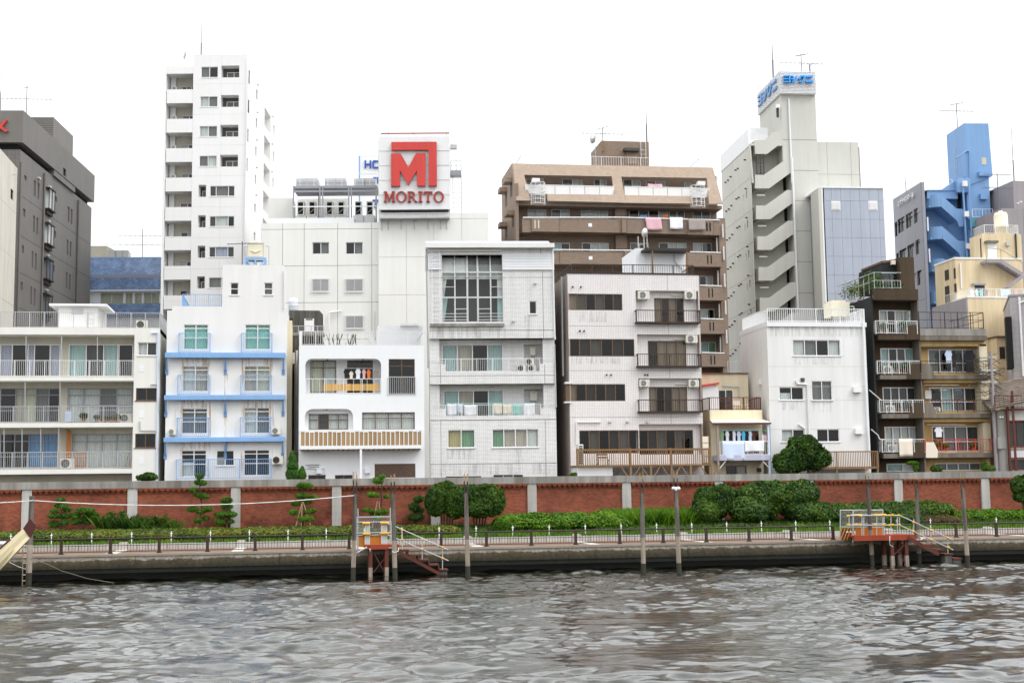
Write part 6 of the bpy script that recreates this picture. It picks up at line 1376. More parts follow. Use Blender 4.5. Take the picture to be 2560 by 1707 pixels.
# main tower face (d = 0), right wing (d = .5), side wall
sC,sE=b.px(795,600)[0],b.px(1062,600)[0]; sA=b.px(400,600)[0]
b.K('B7'); zSb=b.px(850,685)[1]; zSt=b.px(850,465)[1]; zW=b.px(1240,1143)[1]
sK0,sK1=b.px(680,900)[0],b.px(1035,900)[0]
sW=b.px(1438,1300,.5)[0]
m=MB(); m.box(sC,sE,0,10,0,zW-2.0); b.part(m,'tower_wall','grey_green')
b.part(MB().box(sK0,sE-.02,.003,7,zW-2.0,zSb),'tower_head','grey_green')
zs=[0]+[zW-6.1-3.0*k for k in range(8,-1,-1)]+[zW-3.1,zW]
panels(b,[sE,b.px(1128,1300,.5)[0],b.px(1360,1300,.5)[0],sW],zs,.5,'grey_green',(),.05,.025); b.part(MB().box(sE,sW-.01,.56,12,0,zW-.02),'wing_wall','grey_green')
b.boxp('side_fin','pinkgrey_wall',1440,1205,1482,3000,3,9)
for y in(1137,1437):b.part(MB().box(sK0 if y<1200 else sC,sE,-.004,0,b.px(900,y)[1]-.02,b.px(900,y)[1]+.02),'joint_line','metal_groove')
b.K('B8')
for y in(400,697,998,1303):b.part(MB().box(sC+.02,sE,-.004,0,b.px(950,y)[1]-.02,b.px(950,y)[1]+.02),'joint_line','metal_groove')
b.pipe([(785,-20,-.15),(845,1460,-.15)],.09,'white_cool',name='drain_pipe'); b.K('B7'); b.pipe([(752,735,-.1),(785,1560,-.1)],.08,'white_cool',name='drain_pipe')
# sign head
b.K('B7'); s0,s1,z0,z1=b.r(668,465,1015,685,-.4); Ds=7.0; b.part(MB().box(s0,s1,-.4,Ds,z0,z1-.1),'sign_box','white_warm'); m=MB(); n=16
for k in range(n):z=z0+(z1-z0)*k/n; m.box(s0-.06,s1+.06,-.47,-.401,z+.03,z+(z1-z0)/n-.04); m.box(s0-.07,s0-.001,-.401,Ds,z+.03,z+(z1-z0)/n-.04)
b.part(m,'sign_louvres','white_paint')
def kana(polys,x0,x1,y0,y1):
    return[[(x0+(x1-x0)*x,y0+(y1-y0)*y)for x,y in P]for P in polys]
YO=[[(0,0),(1,0),(1,1),(0,1),(0,.84),(.78,.84),(.78,.58),(.05,.58),(.05,.42),(.78,.42),(.78,.16),(0,.16)]]
SHI=[[(.05,.0),(.45,.12),(.45,.30),(.05,.18)],[(0,.38),(.4,.5),(.4,.68),(0,.56)],[(.82,.05),(1,.05),(.95,.55),(.6,.95),(.1,1),(.1,.82),(.5,.76),(.76,.45)]]
KU=[[(.3,0),(1,0),(1,.25),(.9,.6),(.55,1),(.15,1),(.15,.85),(.45,.82),(.7,.5),(.78,.18),(.45,.18),(.2,.55),(0,.5),(.2,.25)]]
NI=[[(.05,.05),(.9,.05),(.9,.28),(.05,.28)],[(0,.72),(1,.72),(1,.98),(0,.98)]]
for P,(x0,x1)in zip((YO,SHI,KU,NI),((705,770),(778,836),(848,916),(925,995))):
    m=MB()
    for poly in kana(P,x0,x1,505,572):m.prism([b.px(x,y,-.8)for x,y in poly],-.8,-.5)
    b.part(m,'sign_letter','blue_bright')
# the same letters on the left flank, darker faces
zc0,zc1=z0+(z1-z0)*.30,z0+(z1-z0)*.78
for i,P in enumerate((YO,SHI,KU,NI)):
    m=MB(); y1_=Ds-.6-1.6*i; y0_=y1_-1.35
    for poly in P:m.xprism([(y1_+(y0_-y1_)*x,zc1+(zc0-zc1)*y)for x,y in poly],s0-.24,s0-.08)
    b.part(m,'sign_letter','blue_paint')
q=b.px(615,520,2); q2=b.px(597,70,2); rod(b.W(s0+.25,2.5,z1-.12),q2[1]-z1,'slanting view lightning rod above the blue letter sign',.07)
q=b.px(878,465,2); q2=b.px(870,285,2); yagi(b.W(q[0],2,z1-.12),q2[1]-z1,'television antenna on the blue letter sign box',[(q2[1]-z1-.1,.9,25,.3,7,.3),(b.px(870,375,2)[1]-z1,2.2,0,0,10,.4)])
q=b.px(960,465,2.5); q2=b.px(957,400,2.5); t=thing('whip_antenna','spider like whip antenna at the right of the sign box','antenna',b.W(q[0],2.5,z1-.12),0,'roof antennas'); hh=q2[1]-z1+.1
MB().tube((0,0,0),(0,0,hh),.06).obj('mast','iron_dark',t)
for k in range(7):a=2*math.pi*k/7; MB().path([(0,0,hh),(.95*math.cos(a),.95*math.sin(a),hh+.12),(.95*math.cos(a),.95*math.sin(a),hh+2.2+.6*(k%2))],.018,4).obj('whip','alu_grey',t)
# stairs: balustrade bands with landings, recess behind
DS=1.8
b.K('B8'); STEP=301
def band(k):
    dx,dy=12*k,STEP*k
    return[(433+dx,447+dy),(522+dx,447+dy),(735+dx,295+dy),(800+dx,295+dy),(812+dx,432+dy),(775+dx,432+dy),(572+dx,580+dy),(433+dx,580+dy)]
for k in range(-1,5):
    P=band(k); q=[b.px(x,y,0)for x,y in P]
    st=b.part(MB().prism(q,-.002,.16),'stair_balustrade','grey_green')
    a=q[0]; e=q[7]; b.part(MB().box(a[0]-.003,a[0]+.16,.161,DS,e[1],a[1]),'landing_balustrade','grey_green'); b.part(MB().box(a[0],q[6][0],.161,DS,e[1],e[1]+.2),'landing_slab','grey_green')
    b.part(MB().add([(q[6][0],.16,e[1]),(q[6][0],DS,e[1]),(q[5][0],DS,q[5][1]),(q[5][0],.16,q[5][1]),(q[6][0],.16,e[1]+.2),(q[6][0],DS,e[1]+.2),(q[5][0],DS,q[5][1]+.2),(q[5][0],.16,q[5][1]+.2)],[(0,1,2,3),(7,6,5,4),(0,3,7,4),(1,5,6,2),(0,4,5,1),(3,2,6,7)]),'stair_flight','grey_green')
    x,y=480+12*k,345+STEP*k; w_=b.r(x-40,y-6,x+40,y+6,.5); b.part(MB().box(w_[0],w_[1],.5,.7,w_[2],w_[3]),'landing_lamp','plastic_white')
    x,y=755+12*k,500+STEP*k; w_=b.r(x-48,y-90,x+60,y+100,DS-.01); b.part(MB().box(w_[0],w_[1],DS-.06,DS-.005,w_[2],w_[3]),'stair_door','void')
    w_=b.px(x+35,y+35,1.0); b.part(MB().lathe([(.0,-.35),(.18,-.25),(.2,.1),(.1,.3),(0,.33)],(w_[0],1.0,w_[1]),10),'stair_lantern','plastic_cream')
zS=b.K('B7').px(600,1195)[1]
b.part(MB().box(sA,sC,DS,10,0,zS),'stair_back_wall','grey_green')
# enclosed top flight, sloped parapet, roof screen
P=[(425,1275),(540,1275),(645,1193),(690,1195),(690,1050),(600,1060),(520,1135),(415,1140)]; b.part(MB().prism([b.px(x,y)for x,y in P],-.01,1.9),'stair_head','grey_green')
q=b.r(692,1200,792,1320,.05); b.part(MB().box(q[0],q[1],.05,.1,q[2],q[3]),'stair_window','glass_tint'); q=b.r(432,1280,510,1478,.05); m=MB()
for x in(q[0],(q[0]+q[1])/2,q[1]-.06):m.box(x,x+.06,.0,.06,q[2],q[3])
for z in(q[2],(q[2]+q[3])/2,q[3]-.06):m.box(q[0],q[1],.001,.059,z,z+.06)
fr_=b.part(m,'stair_window','iron_dark'); MB().quad((q[0],.04,q[2]),(q[1],.04,q[2]),(q[1],.04,q[3]),(q[0],.04,q[3])).obj('pane','glass_tint',fr_)
# left flank
dF=b.pxs(100,1560,sA)[0]; zF=b.px(400,1190)[1]
so=[]; b.K('B8')
for k in range(6):
    y=305+290*k; swin(b,314+11*k,y+35,324+11*k,y+100,sA,so,-1,'iron_dark'); swin(b,338+11*k,y,348+11*k,y+70,sA,so,-1,'iron_dark')
zr=[0]+[zF-3.02*k for k in range(9,-1,-1)]
panels(b,[0.0,b.pxs(215,300,sA)[0],dF],zr,0,'grey_green',so,.05,.03,(sA,-1)); b.part(MB().box(sA+.3,sC,DS+.3,dF,0,zF-.02),'flank_core','void')
b.part(MB().ywall(0,dF,0,zF,sA+.001,so,.1,-1),'flank_wall','grey_green'); b.part(MB().box(sA-.05,sC,0,DS+.3,zS,zS+.2),'roof_edge','grey_green')
for k in range(7):
    for x,y in((330,270),(240,370),(260,355),(140,490),(165,470),(190,435)):
        D,z=b.pxs(x+8*k,y-270+283*k,sA-.05); b.part(MB().lathe([(.07,0),(.07,-.16),(.04,-.2)],(sA-.05,D,z),8,'x'),'vent_hood','iron_dark')
b.K('B7'); z1_=b.px(380,1020)[1]; b.part(MB().box(sA-.1,sA+.2,.3,dF,zF-.02,z1_),'roof_screen','white_paint'); m=MB(); q=b.r(368,1022,545,1140,1.0)
for k in range(10):z=q[2]+(q[3]-q[2])*k/10; m.box(q[0],q[1],1.0,1.06,z,z+.15)
b.part(m,'roof_louvre','white_paint'); b.pipe([(370,1200,-.1),(400,1560,-.1)],.1,'grey_green',name='drain_pipe')
b.boxp('lamp_bracket','white_paint',632,785,668,820,-.3,0); b.boxp('small_window','iron_dark',634,828,656,915,-.03,.1)
# ---- slate blue clad block in front of the wing
b=Bld('slate_clad_block','slate blue panel clad block with two white louvres','building',114,2062,600,ang=-3).K('B8')
s0,s1,_,zT=b.r(1105,280,1690,900); xs=[s0]+[b.px(x,600)[0]for x in(1178,1270,1362,1455,1548,1640)]+[s1]; zs=[zT]
for y in(403,583,764,946,1130,1310):zs.append(b.px(1400,y)[1])
st=zs[-2]-zs[-1]; zs+=[zs[-1]-st*k for k in(1,2,3)]; zs=sorted([z for z in zs if z>0]+[0])
panels(b,xs,zs,-.04,'slate_panel',(),.04,.02); b.part(MB().box(s0+.01,s1-.01,.0,9,0,zT-.03),'wall','slate_grey'); q=b.r(1060,264,1680,280,-.1); b.part(MB().box(q[0],q[1],-.12,9.1,zT+.002,q[3]),'coping','white_paint')
for x0 in(1168,1532):
    q=b.r(x0,403,x0+90,494,-.06); m=MB(); m.box(q[0],q[1],-.07,-.041,q[2],q[3]); lv=b.part(m,'louvre','white_paint')
    for k in range(8):z=q[2]+.1+(q[3]-q[2]-.2)*k/8; MB().box(q[0]+.08,q[1]-.08,-.13,-.071,z,z+.1).obj('slat','white_warm',lv)
b.boxp('corner_duct','grey_green',1062,275,1092,1450,-.1,2); b.boxp('corner_duct','white_paint',1092,280,1106,1450,-.12,.0)
# ================================================================ 16  brown and yellow weathered apartments
b=Bld('weathered_apartments','old brown and yellow apartment house with stained balconies and plants','building',88,2185).K('C3')
sA=b.px(415,1000)[0]; sM=b.px(970,1000)[0]; sB=b.px(1790,1100)[0]
zR=b.px(700,600)[1]; zP=b.px(830,112)[1]; zRt=b.px(1380,990)[1]
DB=1.1
WH=dict(fm='alu',d=DB,rev=.06,fw=.06)
b.win(482,762,876,1042,'wkww',tr=(.58,),**WH); b.win(500,1228,900,1520,'tkdt',tr=(.58,),**WH)
b.K('C4'); b.win(330,333,730,640,'dddd',tr=(.58,),**WH); b.win(355,815,755,1125,'wwww',tr=(.58,),**WH); b.win(375,1265,775,1365,'tw',tr=None,**WH)
b.wall(0,0,0,0,'brown_render',DB,8,rect=(sA,sM,0,zR),inner=.9,roof=False,sides=False,name='brown_wall')
b.K('C3'); b.win(1082,1240,1645,1522,'ykyk',tr=(.6,),**WH); b.K('C4'); b.win(905,338,1475,626,'ktyd',tr=(.6,),**WH); b.win(935,810,1505,1122,'kyyd',tr=(.6,),**WH); b.win(975,1258,1530,1352,'yyyy',**WH)
b.wall(0,0,0,0,'yellow_plaster',DB,8,rect=(sM+.003,sB,0,zRt),inner=.9,roof=True,sides=False,name='yellow_wall')
b.part(MB().box(sA-.12,sA,0,9,0,zR),'side_wall','black_wall'); b.part(MB().box(sB-.25,sB,.3,9,0,zRt),'end_wall','yellow_plaster'); b.part(MB().box(sM-.05,sM+.05,.0,DB-.002,0,zR),'party_wall','grey_render'); b.part(MB().box(sA,sM,.01,9,zR-.2,zR-.02),'roof','concrete')
b.K('C3')
# top: parapet, penthouse slab, glazed house
q=b.r(415,500,958,605,0); b.part(MB().box(q[0],q[1],0,.2,q[2],q[3]),'parapet','brown_render'); q=b.r(412,605,960,637,-.15); b.part(MB().box(q[0],q[1],-.15,DB,q[2],q[3]-.01),'eaves_slab','brown_render')
q=b.r(738,112,912,500,.3); b.part(MB().box(q[0],q[1],.3,4,q[2]-.3,q[3]),'penthouse','brown_render'); q=b.r(500,150,738,495,.9); b.part(MB().prism([(q[0],q[2]),(q[1],q[2]),(q[1],zP-.1),(b.px(520,180,.9)[0],b.px(520,190,.9)[1])],.9,5),'penthouse_wing','black_wall')
gh=b.part(MB().box(b.px(515,300,.8)[0],b.px(735,300,.8)[0],.82,.899,b.px(600,310,.8)[1],b.px(600,300,.8)[1]),'conservatory_frame','cur_teal')
for x0,x1 in((518,605),(612,662),(670,722)):MB().box(b.px(x0,350,.8)[0],b.px(x1,350,.8)[0],.85,.898,b.px(600,470,.8)[1],b.px(600,315 if x0<660 else 250,.8)[1]).obj('pane','glass_clear',gh)
q=b.r(638,150,682,200,.6); b.part(MB().box(q[0],q[1],.6,.9,q[2],q[3]),'meter_box','cloth_cream'); m=MB(); P0,P1=b.px(525,190,.9),b.px(800,10,.9)
m.beam((P0[0],.9,P0[1]+.1),(P0[0],4.5,P0[1]+.1),.15,.15); m.beam((P0[0],.9,P0[1]+.1),(b.px(735,115,.9)[0],.9,zP),.1,.15)
b.part(m,'roof_beam','shutter_brown')
b.rail(420,395,742,492,.05,'galv',.2,.016,.035,3); b.rail(420,297,742,305,.05,'galv',bars=False,lo=False,posts=1)
m=MB(); A_=b.px(420,400,.05); z_=[b.px(420,y,.05)[1]for y in(300,398,490)]
for z in z_[:2]:m.tube((A_[0],.05,z),(A_[0]-.02,6.5,z),.035)
for k in range(8):m.tube((A_[0],.05+.9*k,z_[2]-.3),(A_[0],.05+.9*k,z_[0]),.025)
b.part(m,'side_railing','galv')
def slab(k,x0,x1,y0,y1,d=-.1,mat='grey_render'):
    b.K(k); q=b.r(x0,y0,x1,y1,d); b.part(MB().box(q[0],q[1],d,DB,q[2],q[3]),'balcony_slab',mat)
def divider(k,P,mat='grey_render',d=-.14):
    b.K(k); b.part(MB().prism([b.px(x,y,d)for x,y in P],d,DB-.01),'balcony_divider',mat)
slab('C3',470,975,1062,1122,mat='brown_render'); divider('C3',[(805,1062),(835,945),(978,935),(975,1122),(805,1122)],'brown_render')
slab('C3',980,1805,1075,1130,-.16); b.K('C3'); q=b.r(980,990,1787,1072,-.05); b.part(MB().box(q[0],q[1],-.05,.15,q[2],q[3]),'roof_parapet','concrete')
slab('C4',298,1650,182,232); divider('C4',[(628,182),(660,45),(800,42),(800,232),(628,232)],'brown_render'); divider('C4',[(802,42),(905,45),(958,170),(950,232),(802,232)],'grey_render')
slab('C4',320,1665,655,708); divider('C4',[(655,655),(688,522),(828,520),(828,708),(655,708)],'brown_render'); divider('C4',[(830,520),(930,522),(985,650),(980,708),(830,708)])
slab('C4',342,1690,1140,1195); divider('C4',[(700,1140),(715,1005),(855,1003),(855,1195),(700,1195)],'brown_render'); divider('C4',[(857,1003),(955,1005),(1005,1110),(1000,1195),(857,1195)],'cloth_cream')
# yellow frames round the recess
for k,y0,y1 in(('C3',1135,1240),('C4',235,300),('C4',715,780)):b.K(k); b.boxp('recess_header','yellow_plaster',985 if k=='C3' else 825,y0,1790 if k=='C3' else 1655,y0+(y1-y0)*.62,.25,DB)
for k,y0,y1,x0 in(('C3',1180,1560,1712),('C4',280,655,1535),('C4',770,1140,1560)):b.K(k); b.boxp('recess_pier','pale_yellow',x0,y0,x0+95,y1,.25,DB)
# railings
b.K('C3'); b.rail(440,890,945,1048,-.12,'rail_white',.15,.018,.035,4,1.0); b.rail(966,785,1755,985,.0,'iron_dark',.7,.02,.04,5,ret=5,mids=(.48,)); b.rail(458,1378,985,1538,-.12,'rail_white',.15,.018,.035,4,1.0); b.rail(985,1380,1850,1535,-.12,'iron_dark',.18,.018,.035,4,1.0)
b.K('C4'); b.rail(290,485,830,640,-.12,'rail_white',.15,.018,.035,4,1.0); b.rail(840,487,1645,632,-.12,'rust_red',.2,.016,.04,4,1.0); b.rail(322,966,840,1126,-.12,'rail_white',.15,.018,.035,4,1.0); b.rail(840,965,1665,1112,-.12,'red_sign',.2,.016,.04,4,1.0)
for k,x,y,w_,lab in(('C3',595,1490,150,'air conditioner behind the white railing of the third floor of the weathered apartments'),('C4',425,595,140,'air conditioner behind the white railing of the second floor of the weathered apartments'),('C4',450,1075,140,'air conditioner beside the cream towel on the weathered apartments'),('C4',1000,600,80,'small air conditioner on the yellow balcony beside the divider')):
    b.K(k); acunit(b,x,y,w_*.85,lab,.3,'floor')
b.K('C4'); sheet(b,528,962,697,1180,-.2,'cloth_cream','large cream towel hung over the lowest brown balcony',group='laundry on the weathered apartments')
shirt(b,962,822,1062,942,.35,'cloth_white','pale t-shirt hanging on the lowest yellow balcony',group='laundry on the weathered apartments'); b.K('C3')
shirt(b,1285,1255,1370,1400,.35,'cloth_blue','lilac shirt on the upper yellow balcony',group='laundry on the weathered apartments'); shirt(b,1370,1260,1425,1460,.4,'cloth_dark','black shirt beside the lilac shirt on the upper yellow balcony',group='laundry on the weathered apartments'); shirt(b,1525,1250,1655,1520,.35,'cloth_dark','long black coat on the upper yellow balcony',name='coat',group='laundry on the weathered apartments')
for k,x0,x1,y in(('C3',965,1400,1205),('C4',840,1260,305),('C4',870,1340,790)):b.K(k); b.pipe([(x0,y,.35),(x1,y,.35)],.02,'alu',name='drying_pole')
b.K('C4');
for i,(x,mt,lab)in enumerate(((1065,'cloth_blue','pale blue'),(1245,'cur_blue','dark blue'))):
    s,z=b.px(x,370,.35); t=thing('peg_hanger',lab+' peg hanger on the middle yellow balcony','hanger',b.W(s,.35,z),0,'peg hangers'); MB().path([(-.22,0,0),(.22,0,0)],.02).path([(-.2,-.15,0),(.2,-.15,0),(.2,.15,0),(-.2,.15,0),(-.2,-.15,0)],.015).obj('frame',mt,t); MB().path([(-.2,0,0),(0,0,.2),(.2,0,0)],.008).path([(0,0,.2),(0,0,.28)],.008).obj('hook',mt,t)
for k,pts in(('C3',((1268,1203),(1315,1203),(1568,1200),(1610,1200))),('C4',((1388,308),(1433,308)))):
    b.K(k)
    for x,y in pts:s,z=b.px(x,y,DB); b.part(MB().lathe([(.07,0),(.07,-.12),(.03,-.14)],(s,DB,z),10,'y'),'vent_hood','plastic_white')
b.K('C4'); q=b.r(832,375,908,475,DB); b.part(MB().box(q[0],q[1],DB-.2,DB-.002,q[2],q[3]),'meter_cabinet','plastic_white')
for P in([(162,365,-.1),(300,485,-.1)],[(185,845,-.1),(270,920,-.1),(290,970,-.1),(355,972,-.1)]):b.pipe(P,.035,'rope_white',name='washing_line')
BPOTS=[]
for k,x,y,hgt,lab in(('C3',545,1045,.5,'dark green plant in the white railed top balcony'),('C3',800,1042,.7,'tall leafy plant by the divider of the top brown balcony'),('C3',700,1525,.45,'low green plant left of the divider on the third floor'),('C3',790,1525,.5,'leafy plant against the divider on the third floor'),('C4',530,635,.4,'low plant behind the second floor white railing'),('C4',620,635,.5,'bushy plant against the second floor divider'),('C4',1010,1110,.55,'yellow leaved plant on the lowest yellow balcony'),('C4',1100,1115,.35,'small potted plant in the middle of the lowest yellow balcony'),('C4',1440,1110,.4,'pale potted plant at the right of the lowest yellow balcony')):
    b.K(k); q=b.px(x,y,.25); BPOTS.append((b.W(q[0],.25,q[1]),hgt,lab))
b.K('C3')
for x,y,dd,hgt,lab in((120,520,4.5,1.3,'tall potted shrub at the far left of the brown roof terrace'),(200,520,3.2,1.2,'flowering potted shrub on the left of the brown roof terrace'),(385,480,.6,1.5,'bright green potted tree on the brown roof terrace'),(470,480,.6,.6,'small potted plant beside the bright green terrace tree'),(570,480,.6,.5,'row plant in the middle of the brown roof terrace'),(690,480,.6,.6,'potted plant at the right end of the brown roof terrace')):
    q=b.px(x,y,dd); BPOTS.append((b.W(max(q[0],sA+.4),dd,zR-.02),hgt+.4,lab))
# ================================================================ 17  blue stair tower with grey flank
b=Bld('blue_stair_building','grey office with bright blue outside stairs and a tall blue shaft','building',124,2314,700,ang=-5).K('C2')
s0=0.0; zG=b.pxs(430,750,0)[1]; dF=b.pxs(175,930,0)[0]; ops=[]
for k,y in enumerate((985,1240,1490)):
    for x0,x1,dy in((190,212,110),(215,272,75),(280,338,35),(345,380,0)):swin(b,x0+14*k,y+dy,x1+14*k,y+dy+118,0,ops,-1,'iron_dark','y',n=2 if x1-x0>40 else 1)
zr=[zG]
while zr[-1]>2:zr.append(zr[-1]-1.45)
zr=sorted(zr+[0]); nP=8
panels(b,[dF*i/4 for i in range(5)],zr[::2]+([zr[-1]]if len(zr)%2==0 else[]),0,'slate_grey',ops,.05,.03,(0,-1))
m=MB().ywall(0,dF,0,zG,.001,ops,.1,-1); zQ=b.px(500,840,.4)[1]; m.quad((0,dF,0),(14,dF,0),(14,dF,zQ),(0,dF,zQ)); m.quad((.01,.3,zQ),(14,.3,zQ),(14,dF,zQ),(.01,dF,zQ)); m.quad((.25,dF,zQ),(.25,0,zQ),(.25,0,zG),(.25,dF,zG)); m.quad((0,0,zG),(.25,0,zG),(.25,dF,zG),(0,dF,zG)); b.part(m,'wall','slate_grey'); b.part(MB().box(.9,1.0,2.2,dF,0,zQ-.1),'interior_wall','mid_interior')
b.part(MB().box(0,.3,-.05,.3,0,zG),'corner_wall','slate_grey');
b.part(MB().box(.3,14,2.0,dF-.1,0,zQ-.05),'stair_back_wall','blue_paint')
for k,y in enumerate((1055,1312)):b.boxp('tube_lamp','white_paint',452+14*k,y,462+14*k,y+112,-.15,-.06)
# characters on the flank (each a raised letter)
D0,zc=b.pxs(350,885,-.06); D1,zc2=b.pxs(218,985,-.06)
tx='ミナシキボール'
n=len(tx); hgt=.75
for i,ch in enumerate(tx):
    D=D1+(D0-D1)*(i+.1)/n
    R=Matrix(((0,0,-1,-.2),(-1,0,0,D),(0,1,0,zc-.1),(0,0,0,1)))
    letters(ch,abs(D0-D1)/n*1.05,.06,'white_paint',b.root,R)
# stair bands: curved landings with sloping balustrades
def bband(k):
    dy=262*k; dx=14*k
    P=[(448+dx,908+dy),(470+dx,882+dy),(510+dx,868+dy),(558+dx,868+dy),(690+dx,985+dy),(745+dx,990+dy),(748+dx,1130+dy),(715+dx,1135+dy),(695+dx,1085+dy),(565+dx,970+dy),(520+dx,970+dy),(480+dx,985+dy),(450+dx,1008+dy)]
    return P
for k in range(4):
    P=bband(k); q=[b.px(x,y,0)for x,y in P]
    b.part(MB().prism(q[3:10],-.01,.15),'stair_balustrade','blue_paint')
    m=MB(); top=[q[0],q[1],q[2],q[3]]; bot=[q[12],q[11],q[10],q[9]]; zt_,zb_=q[3][1],q[9][1]; x0,x1=q[0][0],q[3][0]; n=8
    for j in range(n):
        t0,t1=math.pi/2*j/n,math.pi/2*(j+1)/n; f=lambda t:(x1-(x1-x0)*math.sin(t),-.01+1.6*(1-math.cos(t)))
        (a,c),(e,g)=f(t0),f(t1); m.quad((e,g,zb_),(a,c,zb_),(a,c,zt_),(e,g,zt_))
        m.quad((e+.12,g+.1,zb_),(a,c+.14,zb_),(a,c+.14,zt_),(e+.12,g+.1,zt_)); m.quad((e,g,zt_),(a,c,zt_),(a,c+.14,zt_),(e+.12,g+.1,zt_)); m.quad((x1,1.6,zb_+.05),(e,g,zb_+.05),(a,c,zb_+.05),(x1,1.6,zb_+.05))if False else None
    m.box(x0+.3,x1+.4,.4,2.0,zb_,zb_+.2); b.part(m,'curved_landing','blue_paint',None,False)
    c=q[8],q[9]; b.part(MB().add([(q[9][0],.15,q[9][1]),(q[9][0],2,q[9][1]),(q[8][0],2,q[8][1]),(q[8][0],.15,q[8][1]),(q[9][0],.15,q[9][1]+.2),(q[9][0],2,q[9][1]+.2),(q[8][0],2,q[8][1]+.2),(q[8][0],.15,q[8][1]+.2)],[(0,1,2,3),(7,6,5,4),(0,3,7,4),(1,5,6,2)]),'stair_flight','blue_paint')
# roof band and shaft
b.part(MB().prism([b.px(x,y,.4)for x,y in((450,905),(450,832),(570,832),(690,750),(700,830),(700,905))],.4,2.2),'roof_parapet','blue_paint'); b.rail(440,746,655,830,.6,'rail_white',.8,bars=False,posts=2)
d=.2; s0,s1,z0,z1=b.r(760,290,962,720,d); zbase=b.px(870,740,d)[1]
Dsh=4.5; b.part(MB().prism([(s0,z0-1.0),(s1+.15,z0),(s1,z1),(s0,z1)],d,d+Dsh).box(s0-.0,s1-.2,d+.1,d+Dsh,0,z0),'lift_shaft','blue_paint'); D_=b.pxs(690,360,s0)[0]
q=b.r(895,570,933,627,d-.02); b.part(MB().box(q[0],q[1],d-.03,d+.02,q[2],q[3]),'shaft_window','cream_shade'); q=b.r(875,682,965,718,d-.3); b.part(MB().box(q[0],q[1],d-.35,d-.002,q[2],q[3]),'shaft_ledge','blue_paint'); q=b.r(888,862,945,908,d-.3); b.part(MB().box(q[0],q[1],d-.3,d+.09,q[2],q[3]),'shaft_box','blue_paint')
b.pipe([(690,570,d-.1),(775,514,d-.1),(795,515,d-.1),(800,735,d-.1)],.07,'blue_paint'); q=b.r(700,735,805,850,-.3); b.part(MB().box(q[0],q[1],-.3,.3,q[2],q[3]),'shaft_bay','blue_paint')
for x in(742,790):b.pipe([(x,800,-.5),(x+35,1395,-.5)],.1,'blue_paint',name='service_pipe')
for x,y in((762,780),(775,1028),(790,1290)):b.boxp('flood_lamp','plastic_white',x-18,y-22,x+18,y+22,-.75,-.45)
b.rail(820,988,985,1055,-.6,'rail_white',.3,posts=2); b.boxp('side_terrace','teal_paint',818,1055,1000,1135,-.62,2); b.boxp('stair_door','iron_dark',700,870,800,985,1.9,1.99)
ladder(b,676,480,690,730,2.5,'galv',.4)
z1s=z1; q=b.px(725,300,3); q2=b.px(722,130,3); yagi(b.W(s0+.5,3,z1s-.02),q2[1]-z1s,'television antenna on the tall blue shaft',[(q2[1]-z1s,1.0,20,.25,6,.3),(b.px(725,188,3)[1]-z1s,2.0,5,.03,10,.35)])
q=b.px(378,770,4); rod(b.W(.3,5,zG-.02),2.6,'short lightning rod on the grey flank of the blue stair building',.035)
# ================================================================ 18  beige building with stair and laundry terrace
b=Bld('beige_terraced_building','beige stepped building with an outside stair and a laundry terrace','building',103,2390,700).K('C3')
s0,s1,_,zU=b.r(1415,138,1775,500,0); sQ=b.px(2260,700,0)[0]; zL=b.px(1800,612,-2.5)[1]
ops=[]
b.part(MB().box(s0,sQ,0,3.6,0,zU-.02),'wall','beige_wall'); b.part(MB().ywall(0,3.6,0,zU,s0-.002,[],.1,-1),'side_wall','beige_wall'); b.part(MB().box(s0-.05,sQ,-.05,3.65,zU,zU+.15),'coping','offwhite_panel')
for x0,y0,x1,y1 in((1395,248,1418,375),(1402,435,1430,560),(1285,268,1335,395),(1290,465,1345,700)):
    D0,D1,z0,z1=b.rs(x0,y0,x1,y1,s0-.003); b.part(MB().box(s0-.02,s0-.003,min(D0,D1),max(D0,D1),z0,z1),'window','iron_dark')
q=b.r(1640,430,1790,450,-.5); b.part(MB().box(q[0],q[1],-.5,-.002,q[2],q[3]),'door_canopy','slate_grey'); b.boxp('door','iron_dark',1655,450,1775,600,-.03,-.002)
b.pipe([(1475,180,-.1),(1490,490,-.1)],.06,'alu')
# upper block behind, with tank
q=b.K('C2').r(905,1192,1225,1460,2.5); b.part(MB().box(q[0],q[1],2.5,4.7,zU+.15,q[3]),'upper_block','beige_wall'); zUU=q[3]; b.rail(918,1118,1190,1190,2.6,'rail_white',.16,posts=3,ret=2); b.boxp('door','white_paint',948,1262,1018,1400,2.42,2.498); b.boxp('door_canopy','grey_render',938,1245,1035,1262,2.0,2.498)
b.boxp('vent_hood','galv',1100,1258,1130,1285,2.2,2.498); b.pipe([(1172,1190,2.4),(1182,1400,2.4)],.08,'iron_dark',name='drain_pipe'); b.pipe([(885,1230,2.4),(892,1390,2.4)],.06,'iron_dark',name='drain_pipe')
q=b.r(985,1020,1088,1125,4); t=thing('round_tank','cream round water tank on the beige stepped building','water tank',b.W((q[0]+q[1])/2,3.7,zUU-.02)); rr=(q[1]-q[0])/2; hh=q[3]-zUU
MB().lathe([(rr,0),(rr,hh*.35),(rr*1.06,hh*.36),(rr*1.06,hh*.42),(rr,hh*.43),(rr,hh*.85),(rr*.85,hh*.97),(.1,hh)],(0,0,0),20).obj('drum','tank_cream',t,True); MB().tube((0,0,hh-.02),(0,0,hh+.12),.2,10).obj('hatch','tank_cream',t)
b.K('C3'); P=[b.px(x,y,-.6)for x,y in((1800,150),(1965,165),(2160,330),(2240,400))]
